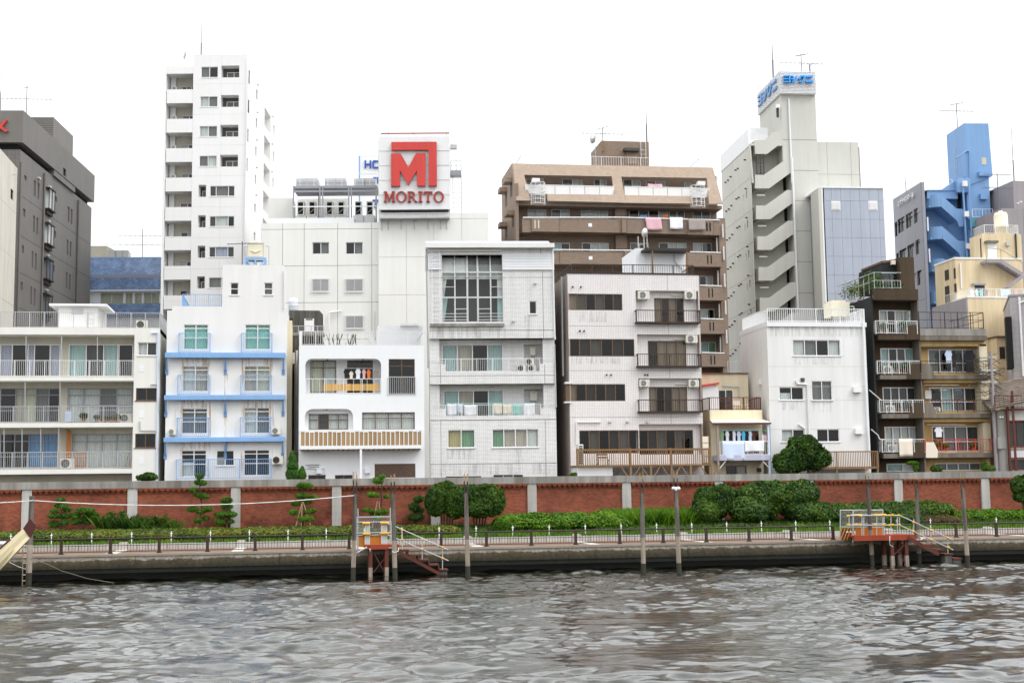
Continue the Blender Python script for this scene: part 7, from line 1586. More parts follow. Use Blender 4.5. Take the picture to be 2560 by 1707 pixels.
m=MB(); q=b.r(1795,148,1975,178,-1.0); m.box(q[0],q[1],-1.0,-.002,q[2],q[3]); b.part(m,'stair_landing','purple_grey'); A_,B_=b.px(1975,165,-1.0),b.px(2250,335,-1.0); m=MB(); m.beam((A_[0],-1,A_[1]),(B_[0],-1,B_[1]),.08,.3); m.beam((A_[0],-.1,A_[1]),(B_[0],-.1,B_[1]),.08,.3); so_=b.part(m,'stair_stringer','purple_grey')
for k in range(9):t_=(k+.5)/9; MB().box(A_[0]+(B_[0]-A_[0])*t_-.16,A_[0]+(B_[0]-A_[0])*t_+.16,-.95,-.15,A_[1]+(B_[1]-A_[1])*t_-.02,A_[1]+(B_[1]-A_[1])*t_+.04).obj('tread','purple_grey',b.root)
b.part(MB().beam((A_[0],-1,A_[1]+1.0),(B_[0],-1,B_[1]+1.0),.04,.04).beam((A_[0],-1,A_[1]),(A_[0],-1,A_[1]+1),.04,.04).beam((q[0],-1,q[3]+1.0),(A_[0],-1,A_[1]+1.0),.04,.04).beam((q[0],-1,q[3]),(q[0],-1,q[3]+1),.04,.04),'stair_rail','purple_grey')
C_=b.px(2040,495,-1.2); B2=b.px(2254,330,-1.2); b.part(MB().beam((C_[0],-1.2,C_[1]),(B2[0],-1.2,B2[1]),.6,.2),'lower_flight','purple_grey')
# lower terrace block
d=-2.5; s0,s1,z0,z1=b.r(1570,612,2090,1000,d); b.part(MB().box(s0,s1+1.5,d,-.01,0,z1),'lower_wall','beige_wall'); q=b.r(1568,606,2092,614,d-.05); b.part(MB().box(s0-.05,s1+.05,d-.05,-.02,z1,z1+.12),'terrace_coping','white_warm')
D0,zz=b.pxs(1265,760,s0-.001); m=MB(); b.part(MB().box(s0-.1,s0-.003,d,3.5,0,z1),'lower_side_wall','purple_grey'); b.rail(1580,497,2250,602,d+.05,'rail_white',.16,posts=4,ret=4,retr=False)
swx=b.boxp('side_window','iron_dark',1400,845,1500,980,d+2,d+2.1)if False else None
for x0,x1,mt,lab in((1590,1640,'cloth_white','white'),(1650,1700,'cloth_blue','pale blue'),(1700,1750,'cloth_teal','teal'),(1760,1815,'cloth_grey','grey'),(2130,2185,'cloth_pink','pink')):shirt(b,x0,510,x1,585,d+.5,mt,lab+' garment on the railed terrace of the beige stepped building',group='garments on the beige terrace')
sheet(b,1965,505,2090,590,d+.45,'cloth_blue','pale blue sheet on the railed terrace of the beige stepped building',fold=False,group='garments on the beige terrace')
b.part(MB().box(b.px(1920,1200,d-1.2)[0],b.px(2065,1200,d-1.2)[0],d-1.2,d-.01,0,b.px(1990,1085,d-1.2)[1]),'annex','beige_wall'); b.boxp('window','iron_dark',1958,1210,2022,1355,d-1.24,d-1.201); b.boxp('annex_roof','shutter_brown',1915,1075,2070,1092,d-1.4,d)
# ================================================================ 19  purple grey buildings on the right edge
b=Bld('purple_grey_office','purple grey office block at the far right behind the beige building','building',118,2507,600).K('C2')
s0,_,_,zT=b.r(1055,985,1300,1100,0); dF=12; z2=b.px(1200,740,0)[1]
panels(b,[s0+2.2*i for i in range(6)],[0]+[b.px(1200,985,0)[1]-3.2*k for k in range(7,-1,-1)],-.05,'purple_grey',(),.05,.03); b.part(MB().box(s0+.01,s0+11,0,dF,0,b.px(1200,985,0)[1]-.02),'wall','purple_grey')
q=b.r(1155,760,1350,960,2.0); b.part(MB().box(q[0],q[1]+6,2,10,0,q[3]),'upper_block','purple_grey'); b.vents([(1190,945),(1213,935)],-.06,.12)
q=b.px(1035,985,1.0); q2=b.px(1035,870,1.0); yagi(b.W(s0+.35,1.0,b.px(1200,985,0)[1]-.02),3.6,'television antenna on the purple grey office at the right',[(3.5,1.4,0,.0,8,.3),(2.2,1.6,0,0,8,.4)]); rod(b.W(s0+3.2,3,q[1]+1),9.5,'lightning rod on the purple grey office at the right',.05)
b=Bld('grey_side_building','light grey tiled building cut by the right edge of the photo','building',92,2525,900,ang=-26).K('C3')
s0,_,_,zT=b.r(2080,600,2400,800,0); zT=b.px(2200,590,0)[1]; paint('edge_grey',(.44,.42,.43),.7,.08,.2,tile=(.9,.45,.012,.5,.04),mortar=.7)
b.part(MB().box(s0,s0+9,0,9,0,zT),'wall','edge_grey'); b.part(MB().box(s0-.05,s0+9,-.05,9,zT+.002,zT+.15),'coping','slate_grey'); b.boxp('black_flue','void',2040,840,2118,1470,-.4,1.2); b.pipe([(2195,600,-.1),(2245,1568,-.1)],.08,'white_cool',name='drain_pipe'); b.pipe([(2180,680,-.1),(2260,650,-.1)],.06,'white_cool')
# ================================================================ 20  maroon shack at the right edge
b=Bld('maroon_house','low house with maroon steel frames and a tiled lean-to roof at the right edge','building',87.5,2500,1100,ang=-8).K('C4')
s0,s1=b.px(1860,900)[0],b.px(2300,900)[0]; zE=b.px(1850,595)[1]
b.win(1880,745,2080,1060,'dd','shutter_brown',0,.08); b.win(1885,1215,2080,1345,'dd','shutter_brown',0,.08)
b.wall(0,0,0,0,'pinkgrey_wall',0,7,rect=(s0,s1,0,zE),inner=.8); b.boxp('cladding_band','offwhite_panel',1870,620,2090,735,-.06,0); b.boxp('cladding_band','cloth_white',1870,1110,2090,1195,-.06,0)
m=MB()
for x in(1870,1938):sx=b.px(x,900,-.6)[0]; m.box(sx-.07,sx+.07,-.65,-.55,0,zE+(1.2 if x>1900 else .2))
mf=b.part(m,'steel_frame','rust_red')
for y in(600,745,1060,1200):q=b.px(1950,y,-.6); b.part(MB().box(s0-.1,s1,-.66,-.54,q[1]-.05,q[1]+.05),'cross_beam','rust_red')
A_,B_=b.px(1645,600,-.8),b.px(1645,600,-.8); R_=[b.px(x,y,-.8)for x,y in((1640,600),(2100,480),(2100,400),(1640,520))]
x0,x1=b.px(1640,560,-.8)[0],s1; zr0=b.px(1850,590,-.8)[1]
rf=b.part(MB().add([(x0,-.9,zr0),(x1,-.9,zr0+.7),(x1,3,zr0+2.4),(x0,3,zr0+1.6),(x0,-.9,zr0-.1),(x1,-.9,zr0+.6),(x1,3,zr0+2.3),(x0,3,zr0+1.5)],[(0,1,2,3),(7,6,5,4),(0,4,5,1),(1,5,6,2),(2,6,7,3),(3,7,4,0)]),'lean_to_roof','grey_render')
for k in range(12):t_=k/12; MB().beam((x0,-.9+3.9*t_,zr0+1.6*t_+.03),(x1,-.9+3.9*t_,zr0+.7+1.7*t_+.03),.05,.05).obj('roof_batten','shutter_brown',rf)
b.rail(1700,430,2300,585,-.7,'rust_red',.3,.02,.05,3); b.part(MB().tube((b.px(1800,1000,-.3)[0],-.1,0),(b.px(1800,1000,-.3)[0],-.1,b.px(1800,620,-.3)[1]),.35,14),'flue','concrete'); b.boxp('stone_block','concrete',1740,945,1840,1085,-.5,.3)
b.vents([(1760,700),(1790,700)],-.4,.07,'plastic_white')
# tangled utility pole in the gap
q=b.K('C3').px(1885,1568,-.6); t=thing('utility_pole','grey utility pole with a tangle of cables in the right gap','utility pole',b.W(q[0],-.2,0)); hh=b.px(1885,1260,-.6)[1]
MB().tube((0,0,0),(0,0,hh),.14,10,.11).obj('pole','purple_grey',t); m=MB(); rr=np.random.default_rng(5)
for k in range(26):z=hh-rr.uniform(.2,3.2); m.path([(-1.2+rr.uniform(-.2,.2),rr.uniform(-.2,.2),z+rr.uniform(-.4,.4)),(rr.uniform(-.6,-.2),rr.uniform(-.2,.2),z-.2),(0,0,z),(rr.uniform(.4,1.0),rr.uniform(-.2,.2),z+rr.uniform(-.5,.4))],.02,4)
m.obj('cables','iron_dark',t)
for z in(.4,1.3,2.1):MB().box(-.8,.4,-.06,.06,hh-z-.05,hh-z+.05).obj('cross_arm','galv',t)
# ================================================================ RIVER EDGE: mooring poles, landing stages, boat
def wpt(k,x,y,Y):return Vector(atY(*cp(k,x,y),Y))
POLES={}
def mpole(key,k,top,base,rebar_y,lab,r=.115,nb=4,band=None):
    """old timber mooring pile; stands where its foot meets the water"""
    B=Vector(atZ(*cp(k,*base),WZ)); T=wpt(k,*top,B.y); ax=T-B
    t=thing('mooring_pole',lab,'mooring pole',(B.x,B.y,WZ-.0),0,'timber mooring poles'); POLES[key]=(B,T)
    P=lambda f:ax*f
    h=ax.length; f1=.50/h*1.0
    MB().tube(P(-1.2/h),P(f1),r*1.03,12,r*1.02).obj('wet_foot','wood_wet',t,False); MB().tube(P(f1),P(f1+.32),r*1.0,12,r*.97).obj('bleached_length','wood_pale',t); MB().tube(P(f1+.32),P(1),r*.97,12,r*.86).obj('shaft','wood_pole',t)
    if rebar_y is not None:
        hr=wpt(k,top[0],rebar_y,B.y).z-T.z; rr=np.random.default_rng(int(B.x*7+99))
        for i in range(nb):
            a=2*math.pi*i/nb+.5; x,y=math.cos(a)*r*.9,math.sin(a)*r*.7; hh=hr*rr.uniform(.8,1.0)
            o=MB().tube(ax+Vector((x,y,-.5)),ax+Vector((x*1.1,y,hh*.62)),.019,5).obj('rebar','iron_dark',t)
            MB().tube(ax+Vector((x*1.1,y,hh*.62)),ax+Vector((x*1.1,y,hh)),.017,5).obj('rebar_tip','bamboo',o)
    return t
mpole('A','C5',(293,292),(262,1093),None,'mooring pole beside the boat bow at the left, with a ladder',.14)
mpole('B','C6',(1057,272),(1040,1040),65,'mooring pole at the left of the left landing stage with the rope tied on top')
mpole('C','C6',(1404,272),(1425,1045),68,'mooring pole at the right of the left landing stage')
mpole('D','C6',(2076,266),(2094,1030),65,'lone mooring pole in front of the large round shrub')
mpole('E','C7',(1487,268),(1503,1005),55,'left of the two lone mooring poles right of the picture middle')
t=mpole('G','C7',(1800,240),(1830,1000),50,'mooring pole with a white bundle wrapped round its top')
B,T=POLES['G']; ax=T-B; m=MB()
for dx,dz,rx,rz in((-.10,.10,.12,.09),(.10,.09,.13,.10),(0,.02,.1,.1)):
    m.lathe([(rx*math.cos(a),rz*math.sin(a))for a in np.linspace(-1.4,1.4,7)],tuple(ax+Vector((dx,0,dz))),10)
tag(m.obj('white_bundle','cloth_white',None,True,tuple(B)),'white cloth bundle tied on top of a mooring pole','bundle')
mpole('H','C8',(1142,180),(1180,773),20,'leftmost mooring pole at the right landing stage')
mpole('I','C8',(1520,185),(1543,763),60,'middle mooring pole at the right landing stage'); mpole('J','C8',(1877,188),(1917,778),60,'rightmost mooring pole beyond the right landing stage steps')
# pole ladder
B,T=POLES['A']; a=Vector(atZ(*cp('C5',205,1093),WZ)); z1=wpt('C5',215,785,a.y).z
t=thing('pole_ladder','thin rope ladder hanging by the pole next to the boat bow','ladder',tuple(a)); MB().tube((0,0,-.4),(0,0,z1-WZ),.025).obj('rail','wood_stake',t); MB().tube((.27,0,-.4),(.3,0,z1-WZ),.025).obj('rail','rope_old',t)
for k in range(7):MB().tube((0,0,.12+.28*k),(.285,0,.12+.28*k),.02).obj('rung','rope_white',t)
# ---- ropes
def rope(pts,r,mat,lab,name='mooring_rope',group='mooring ropes'):
    o=Vector(pts[0]); return tag(MB().path([Vector(p)-o for p in pts],r,6).obj(name,mat,None,True,tuple(o)),lab,'rope',group)
A_,Bp=POLES['A'][1],POLES['B'][1]; n=16; P0=A_+Vector((.1,-.1,-.22)); P1=Bp+Vector((-.05,-.1,-.08))
mid=wpt('C5',1480,380,(P0.y+P1.y)/2); sag=(P0.z+P1.z)/2-mid.z
rope([P0.lerp(P1,i/n)-Vector((0,0,sag*4*(i/n)*(1-i/n)))for i in range(n+1)],.022,'rope_white','long white rope slung between the two left mooring poles')
Q=wpt('C5',-200,362,P0.y-.5); rope([P0+(Q-P0)*(i/6)-Vector((0,0,.06*(i/6)*(1-i/6)))for i in range(7)],.022,'rope_white','white rope running from the left pole out of the photo')
rope([wpt('D5',120,1175,65.4),wpt('D5',220,1225,65.9),wpt('D5',330,1265,POLES['A'][0].y-.15)],.02,'rope_white','short white rope from the boat bow to the left pole')
rope([wpt('D5',400,1115,POLES['A'][0].y),wpt('D5',600,1190,67.3),wpt('D5',800,1285,67.3),wpt('D5',1150,1390,67.5),wpt('D5',1490,1445,67.6)],.013,'rope_old','thin dark rope trailing from the left pole into the water')
rope([POLES['C'][0]+Vector((-.16,-.14,1.28)),POLES['C'][0]+Vector((-.02,-.17,1.22)),POLES['C'][0]+Vector((.15,-.12,1.30)),POLES['C'][0]+Vector((.17,-.02,1.42))],.02,'rope_white','white rope lashed round the pole at the top of the left steps')
rope([POLES['I'][0]+Vector((-.16,-.14,1.25)),POLES['I'][0]+Vector((0,-.17,1.20)),POLES['I'][0]+Vector((.16,-.14,1.27))],.025,'rope_white','white rope lashed round the middle pole of the right landing stage')
rope([wpt('D3',345,1105,68.2),wpt('D3',440,1050,68.4),wpt('D3',520,1000,68.6)],.018,'rope_white','white rope from the left stage platform to its pole')
rope([wpt('D3',560,1028,68.5),wpt('D3',590,1045,68.45),wpt('D3',575,1085,68.5)],.018,'rope_white','loose white rope end on the edge of the left landing stage'); rope([wpt('D4',945,650,68.3),wpt('D4',942,790,68.3),wpt('D4',995,825,68.4)],.02,'rope_white','white rope hanging from the right landing stage')
rope([wpt('C5',1670,818,69.9),wpt('C5',1560,890,69.95)],.016,'rope_old','short rope hanging over the quay edge left of the middle')
# ---- landing stages
def bar(t,o,name,mat,P,Q,r,n=8):return MB().tube(Vector(P)-o,Vector(Q)-o,r,n).obj(name,mat,t)
def meshfence(t,o,P,Q,z0,z1,name='mesh_panel'):
    """chain link: crossing diagonal wires"""
    P=Vector(P); Q=Vector(Q); L_=(Q-P).length; m=MB(); h=z1-z0; st=.11; d=(Q-P).normalized()
    for sgn in(1,-1):
        x=-h
        while x<L_+h:
            a,e=(x,z0),(x+h,z1)
            if sgn<0:a,e=(x,z1),(x+h,z0)
            t0,t1=max(0,-a[0]/h),min(1,(L_-a[0])/h)
            if t1>t0:
                A2=P+d*(a[0]+h*t0); B2=P+d*(a[0]+h*t1); m.tube((A2.x-o.x,A2.y-o.y,a[1]+(e[1]-a[1])*t0-o.z),(B2.x-o.x,B2.y-o.y,a[1]+(e[1]-a[1])*t1-o.z),.006,3,cap=False)
            x+=st
    return tag(m.obj(name,'galv',t),kind='stuff')
def treads(t,o,list_,Y0,Y1,mat='red_lead',dark='rust_red'):
    for(x0,x1,y),k in list_:
        a,e=wpt(k,x0,y,Y0),wpt(k,x1,y,Y0); m=MB().box(a.x-o.x,e.x-o.x,Y0-o.y,Y1-o.y,a.z-.07-o.z,a.z-o.z); m.obj('tread',mat,t)
YF,YB=68.55,69.9
o=wpt('D3',720,1000,YF); o.z=WZ
t=thing('landing_stage','left orange red steel landing stage with steps and grey gate boards','landing stage',tuple(o),0,'landing stages')
a,e=wpt('D3',575,965,YF),wpt('D3',890,1035,YF); MB().box(a.x-o.x,e.x-o.x,0,.12,e.z-o.z,a.z-o.z).obj('front_beam','red_lead',t)
MB().box(a.x-.25-o.x,e.x+.55-o.x,.12,YB+.6-YF,a.z-.12-o.z,a.z-.01-o.z).obj('platform','red_lead',t)
for x in(590,865):
    B=wpt('D3',x,1470,YF+.1); MB().box(B.x-.09-o.x,B.x+.09-o.x,.06,.24,-1.5,a.z-.13-o.z).obj('leg','rust_red',t); MB().box(B.x-.095-o.x,B.x+.095-o.x,.055,.245,-1.4,.42).obj('leg_sleeve','wood_pale',t); MB().box(B.x-.09-o.x,B.x+.09-o.x,1.1,1.28,-1.5,a.z-.13-o.z).obj('leg','rust_red',t)
for P,Q in(((640,1100),(835,1445)),((835,1190),(640,1430))):bar(t,o,'cross_brace','rust_red',wpt('D3',*P,YF+.15),wpt('D3',*Q,YF+.15),.03)
treads(t,o,[((1050,1250,1048),'D3'),((1245,1420,1130),'D3'),((1420,1585,1212),'D3'),((1588,1757,1296),'D3'),((1758,1915,1380),'D3')],YF+.05,YF+1.1,'rust_red')
for x,y0,y1 in((1225,1055,1130),(1400,1137,1210),(1578,1220,1295),(1748,1303,1380)):
    P=wpt('D3',x,y0,YF+.06); Q=wpt('D3',x,y1,YF+.06); MB().box(P.x-.02-o.x,P.x+.04-o.x,.06,1.08,Q.z-o.z,P.z-.071-o.z).obj('riser','rust_red',t)
for yy in(.0,1.12):P,Q=wpt('D3',1045,1075,YF+yy),wpt('D3',1765,1455,YF+yy); MB().beam(P-o,Q-o,.05,.16).obj('stringer','rust_red',t)
MB().box(*(lambda P,Q:(P.x-o.x,Q.x-o.x))(wpt('D3',1760,1400,YF),wpt('D3',1900,1400,YF)),.1,1.0,-1.2,wpt('D3',1800,1392,YF).z-.08-o.z).obj('bottom_step','concrete_dark',t)
for y0,y1,nm in((650,1050,'handrail'),(845,1232,'handrail')):bar(t,o,nm,'galv',wpt('D3',1010,y0,YF),wpt('D3',1915,y1,YF),.028); bar(t,o,nm,'galv',wpt('D3',880,y0-50,YF),wpt('D3',1012,y0,YF),.028)
for x,y0,y1 in((1130,670,1045),(1470,828,1210),(1815,1005,1380)):
    bar(t,o,'rail_post','galv',wpt('D3',x,y0,YF+.02),wpt('D3',x,y1,YF+.02),.025)
    for f in(.12,.55):P=wpt('D3',x,y0+(y1-y0)*(f if x<1800 else(.0 if f<.2 else .5)),YF); MB().lathe([(.05,-.05),(.065,0),(.05,.05)],tuple(P-o),8,'x').obj('clamp','yellow_foam',t)
for x,y0,y1 in((360,485,1072),(374,345,1072),(925,335,960),(940,560,960)):bar(t,o,'gate_post','galv',wpt('D3',x,y0,YF+.45),wpt('D3',x,y1,YF+.45),.028)
for y,x0,x1 in((488,380,915),(575,350,938),(757,345,942),(798,380,770)):bar(t,o,'gate_rail','galv',wpt('D3',x0,y+4,YF+.42),wpt('D3',x1,y-4,YF+.42),.026)
P,Q=wpt('D3',385,640,YF+.5),wpt('D3',915,640,YF+.5); meshfence(t,o,P,Q,wpt('D3',600,790,YF+.5).z,wpt('D3',600,490,YF+.5).z)
for x0,x1 in((385,488),(582,768)):P,Q=wpt('D3',x0,810,YF+.46),wpt('D3',x1,1000 if x0<400 else 955,YF+.46); MB().box(P.x-o.x,Q.x-o.x,.46,.49,Q.z-o.z,P.z-o.z).obj('orange_board','orange_panel',t)
for x0,x1,y0,y1 in((488,582,608,955),(766,876,602,948)):
    for k in range(3):P,Q=wpt('D3',x0+(x1-x0)*k/3+2,y0,YF+.3),wpt('D3',x0+(x1-x0)*(k+1)/3-2,y1,YF+.3); MB().box(P.x-o.x,Q.x-o.x,.30+.02*k,.33+.02*k,Q.z-o.z,P.z-o.z).obj('gate_board','alu_grey',t)
for x0,x1,y in((447,580,598),(452,585,780),(755,905,592),(750,910,768)):bar(t,o,'foam_sleeve','yellow_foam',wpt('D3',x0,y,YF+.25),wpt('D3',x1,y+2,YF+.25),.065,10)
# right stage
o=wpt('D4',800,670,YF); o.z=WZ
t=thing('landing_stage','right orange red steel landing stage with striped warning board and steps','landing stage',tuple(o),0,'landing stages')
a,e=wpt('D4',362,642,YF),wpt('D4',1365,705,YF); MB().box(a.x-o.x,e.x-o.x,0,.1,e.z-.02-o.z,a.z-o.z).obj('front_beam','red_lead',t); MB().box(a.x-o.x,e.x-o.x,.1,YB+.6-YF,a.z-.11-o.z,a.z-.01-o.z).obj('platform','red_lead',t)
for x,yy in((870,1.0),(1000,.1),(1120,1.0),(1232,.1)):B=wpt('D4',x,1080,YF+yy); MB().box(B.x-.09-o.x,B.x+.09-o.x,yy,yy+.18,-1.5,a.z-.12-o.z).obj('leg','rust_red',t); MB().box(B.x-.095-o.x,B.x+.095-o.x,yy-.005,yy+.185,-1.4,.45).obj('leg_sleeve','wood_pale',t)
bar(t,o,'cross_brace','rust_red',wpt('D4',1060,870,YF+.15),wpt('D4',1190,1085,YF+.15),.03); bar(t,o,'cross_brace','rust_red',wpt('D4',1200,780,YF+.15),wpt('D4',1010,960,YF+.15),.03)
for yy in(0,1.12):P,Q=wpt('D4',1235,680,YF+yy),wpt('D4',1745,945,YF+yy); MB().beam(P-o,Q-o,.06,.2).obj('stringer','rust_red',t)
treads(t,o,[((1400,1545,720),'D4'),((1540,1690,790),'D4'),((1690,1835,862),'D4'),((1838,1985,935),'D4'),((1985,2125,1008),'D4')],YF+.05,YF+1.1,'rust_red')
MB().box(*(lambda P,Q:(P.x-o.x,Q.x-o.x))(wpt('D4',1860,960,YF),wpt('D4',1975,960,YF)),.1,1.0,-1.2,wpt('D4',1900,948,YF).z-.08-o.z).obj('bottom_step','concrete_dark',t); MB().box(*(lambda P,Q:(P.x-o.x,Q.x-o.x))(wpt('D4',1990,960,YF),wpt('D4',2120,960,YF)),.1,1.0,-1.2,wpt('D4',2000,1020,YF).z-.03-o.z).obj('bottom_step','concrete_dark',t)
for y0,y1 in((312,716),(470,875)):bar(t,o,'handrail','galv',wpt('D4',248,y0,YF),wpt('D4',1105,y0,YF),.028); bar(t,o,'handrail','galv',wpt('D4',1105,y0,YF),wpt('D4',1978,y1,YF),.028)
for y in(298,452):bar(t,o,'handrail','galv',wpt('D4',330,y,YF+.9),wpt('D4',880,y-6,YF+.9),.026)
for x,y0,y1 in((278,312,520),(487,312,635),(518,330,640),(730,312,635),(850,312,635),(962,300,635),(1070,312,570),(1103,312,570),(1335,370,650),(1615,515,690),(1892,690,930)):bar(t,o,'rail_post','galv',wpt('D4',x,y0,YF+.03),wpt('D4',x,y1,YF+.03),.024)
for x,y in((262,322),(465,322),(262,468),(465,472),(705,312),(840,306),(935,312),(985,308),(1088,312),(705,470),(840,468),(935,472),(990,466),(1098,470),(1335,425),(1335,576),(1620,556),(1628,710),(1888,678),(1905,835)):P=wpt('D4',x,y,YF); MB().lathe([(.045,-.07),(.065,0),(.045,.07)],tuple(P-o),8,'x').obj('clamp','yellow_foam',t)
for x0,x1,y in((320,490,306),(690,885,300),(330,420,458)):bar(t,o,'foam_sleeve','yellow_foam',wpt('D4',x0,y,YF+.85),wpt('D4',x1,y,YF+.85),.05,10)
for x,y0,y1,yy in((135,225,700,.9),(342,240,760,.5),(830,222,630,.9),(352,225,640,1.4)):bar(t,o,'gate_post','galv',wpt('D4',x,y0,YF+yy),wpt('D4',x,y1,YF+yy),.028)
bar(t,o,'gate_rail','galv',wpt('D4',130,228,YF+.9),wpt('D4',830,225,YF+.9),.03); bar(t,o,'gate_rail','galv',wpt('D4',135,500,YF+.9),wpt('D4',830,505,YF+.9),.026)
meshfence(t,o,wpt('D4',140,300,YF+.9),wpt('D4',340,300,YF+.9),wpt('D4',240,495,YF+.9).z,wpt('D4',240,232,YF+.9).z); meshfence(t,o,wpt('D4',360,300,YF+1.2),wpt('D4',825,300,YF+1.2),wpt('D4',560,505,YF+1.2).z,wpt('D4',560,232,YF+1.2).z)
P,Q=wpt('D4',385,517,YF+1.1),wpt('D4',828,632,YF+1.1); MB().box(P.x-o.x,Q.x-o.x,1.1,1.13,Q.z-o.z,P.z-o.z).obj('orange_board','orange_panel',t)
P,Q=wpt('D4',146,525,YF+.7),wpt('D4',346,708,YF+.7); sb=MB().box(P.x-o.x,Q.x-o.x,.7,.73,Q.z-o.z,P.z-o.z).obj('warning_board','orange_panel',t)
w_,h_=Q.x-P.x,P.z-Q.z
for k in range(-3,8):
    c=[(k*.17,0),(k*.17+.085,0),(k*.17+.085+h_*.45,h_),(k*.17+h_*.45,h_)]
    # clip the stripe to the board
    def clip(poly,ax_,lim,keep):
        out=[]
        for i in range(len(poly)):
            p,q=poly[i],poly[(i+1)%len(poly)]; ip,iq=keep(p[ax_]-lim),keep(q[ax_]-lim)
            if ip:out.append(p)
            if ip!=iq:f=(lim-p[ax_])/(q[ax_]-p[ax_]); out.append((p[0]+(q[0]-p[0])*f,p[1]+(q[1]-p[1])*f))
        return out
    c=clip(c,0,0.0,lambda v:v>=0); c=clip(c,0,w_,lambda v:v<=0)if c else c
    if len(c)>=3:MB().prism([(P.x-o.x+x,Q.z-o.z+z)for x,z in c],.692,.698).obj('stripe','black_rubber',sb)
MB().box(P.x+.28-o.x,P.x+.4-o.x,.688,.6915,P.z-.22-o.z,P.z-.15-o.z).obj('notice_sticker','white_paint',sb); MB().box(P.x+.48-o.x,P.x+.6-o.x,.688,.6915,P.z-.22-o.z,P.z-.15-o.z).obj('notice_sticker','white_paint',sb)
# quay number 54 painted on the beam
paint('number_paint',(.70,.62,.34),.8,.3)
P=wpt('C5',1188,880,69.98); letters('54',.26,.002,'number_paint',quay,Matrix.Translation((P.x,69.985,P.z))@UPR,'painted_number')
# ---- pleasure boat whose bow enters at the left
YBt=64.6
def bp(x,y):q=wpt('D5',x,y,YBt); return q.x,q.z
t_=bp(-60,1400); o=Vector((t_[0]-4.0,YBt,WZ)); bt=thing('boat','cream pleasure boat bow with a dark red stem head at the left edge','boat',tuple(o))
top=[bp(310,735),bp(150,880),bp(0,1020),bp(-150,1090),bp(-500,1130),bp(-1500,1130),bp(-3000,1110)]; bot=[bp(400,855),bp(215,1050),bp(20,1255),bp(-180,1465),bp(-520,1600),bp(-1500,1640),bp(-3000,1600)]; hw=[.16,.24,.38,.55,1.0,1.6,1.5]
m=MB(); vs=[]
for(tx_,tz),(bx_,bz),w_ in zip(top,bot,hw):
    for f,ww in((0,1.0),(.35,.96),(.7,.72),(1,.10 if w_>.3 else .9)):
        vs.append((tx_+(bx_-tx_)*f-o.x,-w_*ww,tz+(bz-tz)*f-o.z))
    for f,ww in((1,.10 if w_>.3 else .9),(.7,.72),(.35,.96),(0,1.0)):
        vs.append((tx_+(bx_-tx_)*f-o.x,w_*ww,tz+(bz-tz)*f-o.z))
fs=[]
for i in range(len(top)-1):
    for j in range(7):a=i*8+j; fs.append((a,a+1,a+9,a+8))
fs+=[tuple(range(7,-1,-1)),tuple(range((len(top)-1)*8,len(top)*8))]
m.add(vs,fs); m.obj('hull','boat_cream',bt)
m=MB(); n=len(top)
for i in range(1,n-1):m.quad((top[i][0]-o.x,-hw[i]*.92,top[i][1]-.12-o.z),(top[i][0]-o.x,hw[i]*.92,top[i][1]-.12-o.z),(top[i+1][0]-o.x,hw[i+1]*.92,top[i+1][1]-.12-o.z),(top[i+1][0]-o.x,-hw[i+1]*.92,top[i+1][1]-.12-o.z))
m.obj('deck','boat_brown',bt)
for sg in(-1,1):m=MB(); m.path([(top[i][0]-o.x,sg*hw[i],top[i][1]+.03-o.z)for i in range(1,n)],.045,6); m.obj('gunwale','boat_brown',bt)
P=[bp(310,735),bp(400,605),bp(465,680),bp(400,855)]; MB().prism([(x-o.x,z-o.z)for x,z in P[::-1]],-.165,.165).obj('stem_head','boat_brown',bt)
q=bp(15,1258); MB().tube((q[0]-o.x,-.3,q[1]-.02-o.z),(bp(-180,1468)[0]-o.x,-.3,bp(-180,1468)[1]-o.z),.05).obj('boot_stripe','boat_red',bt)
q=bp(20,935); m=MB(); m.lathe([(.02,-.3),(.1,-.28),(.1,.28),(.02,.3)],(q[0]-.15-o.x,.5,q[1]-o.z),10,'x'); m.obj('fender','cloth_white',bt,True)
m=MB(); q=bp(-900,1120); m.box(q[0]-5.2-o.x,q[0]-o.x,-1.2,1.2,q[1]-.1-o.z,q[1]+1.5-o.z); m.obj('cabin','boat_brown',bt); m=MB(); m.box(q[0]-5.4-o.x,q[0]+.3-o.x,-1.4,1.4,q[1]+1.503-o.z,q[1]+1.7-o.z); m.obj('cabin_roof','boat_cream',bt)
q=bp(2,1118); letters('s',.13,.002,'black_rubber',bt,Matrix.Translation((q[0]-.08-o.x,-.44,q[1]-o.z))@UPR,'hull_letter')
# ================================================================ VEGETATION
leafmat('leaf_hedge',(.026,.058,.005),(.085,.125,.009),(.19,.185,.015),.55)
leafmat('leaf_bright',(.024,.082,.003),(.08,.19,.006),(.18,.32,.010),.8)
leafmat('leaf_mid',(.013,.045,.004),(.042,.10,.007),(.11,.19,.013),.9)
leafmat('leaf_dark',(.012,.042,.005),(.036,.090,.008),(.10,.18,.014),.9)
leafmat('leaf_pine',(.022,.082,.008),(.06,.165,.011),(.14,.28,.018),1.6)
leafmat('leaf_pine_lit',(.04,.12,.008),(.09,.22,.012),(.18,.34,.018),1.6)  # brighter copy of leaf_pine, with light put into the leaf colour
leafmat('leaf_yellow',(.06,.11,.012),(.13,.19,.02),(.24,.26,.035),1.2)
leafmat('leaf_brown',(.045,.038,.010),(.095,.065,.018),(.14,.12,.03),1.2)
leafmat('leaf_conifer',(.025,.09,.012),(.06,.17,.02),(.11,.27,.03),2.0)
lr=np.random.default_rng(77)
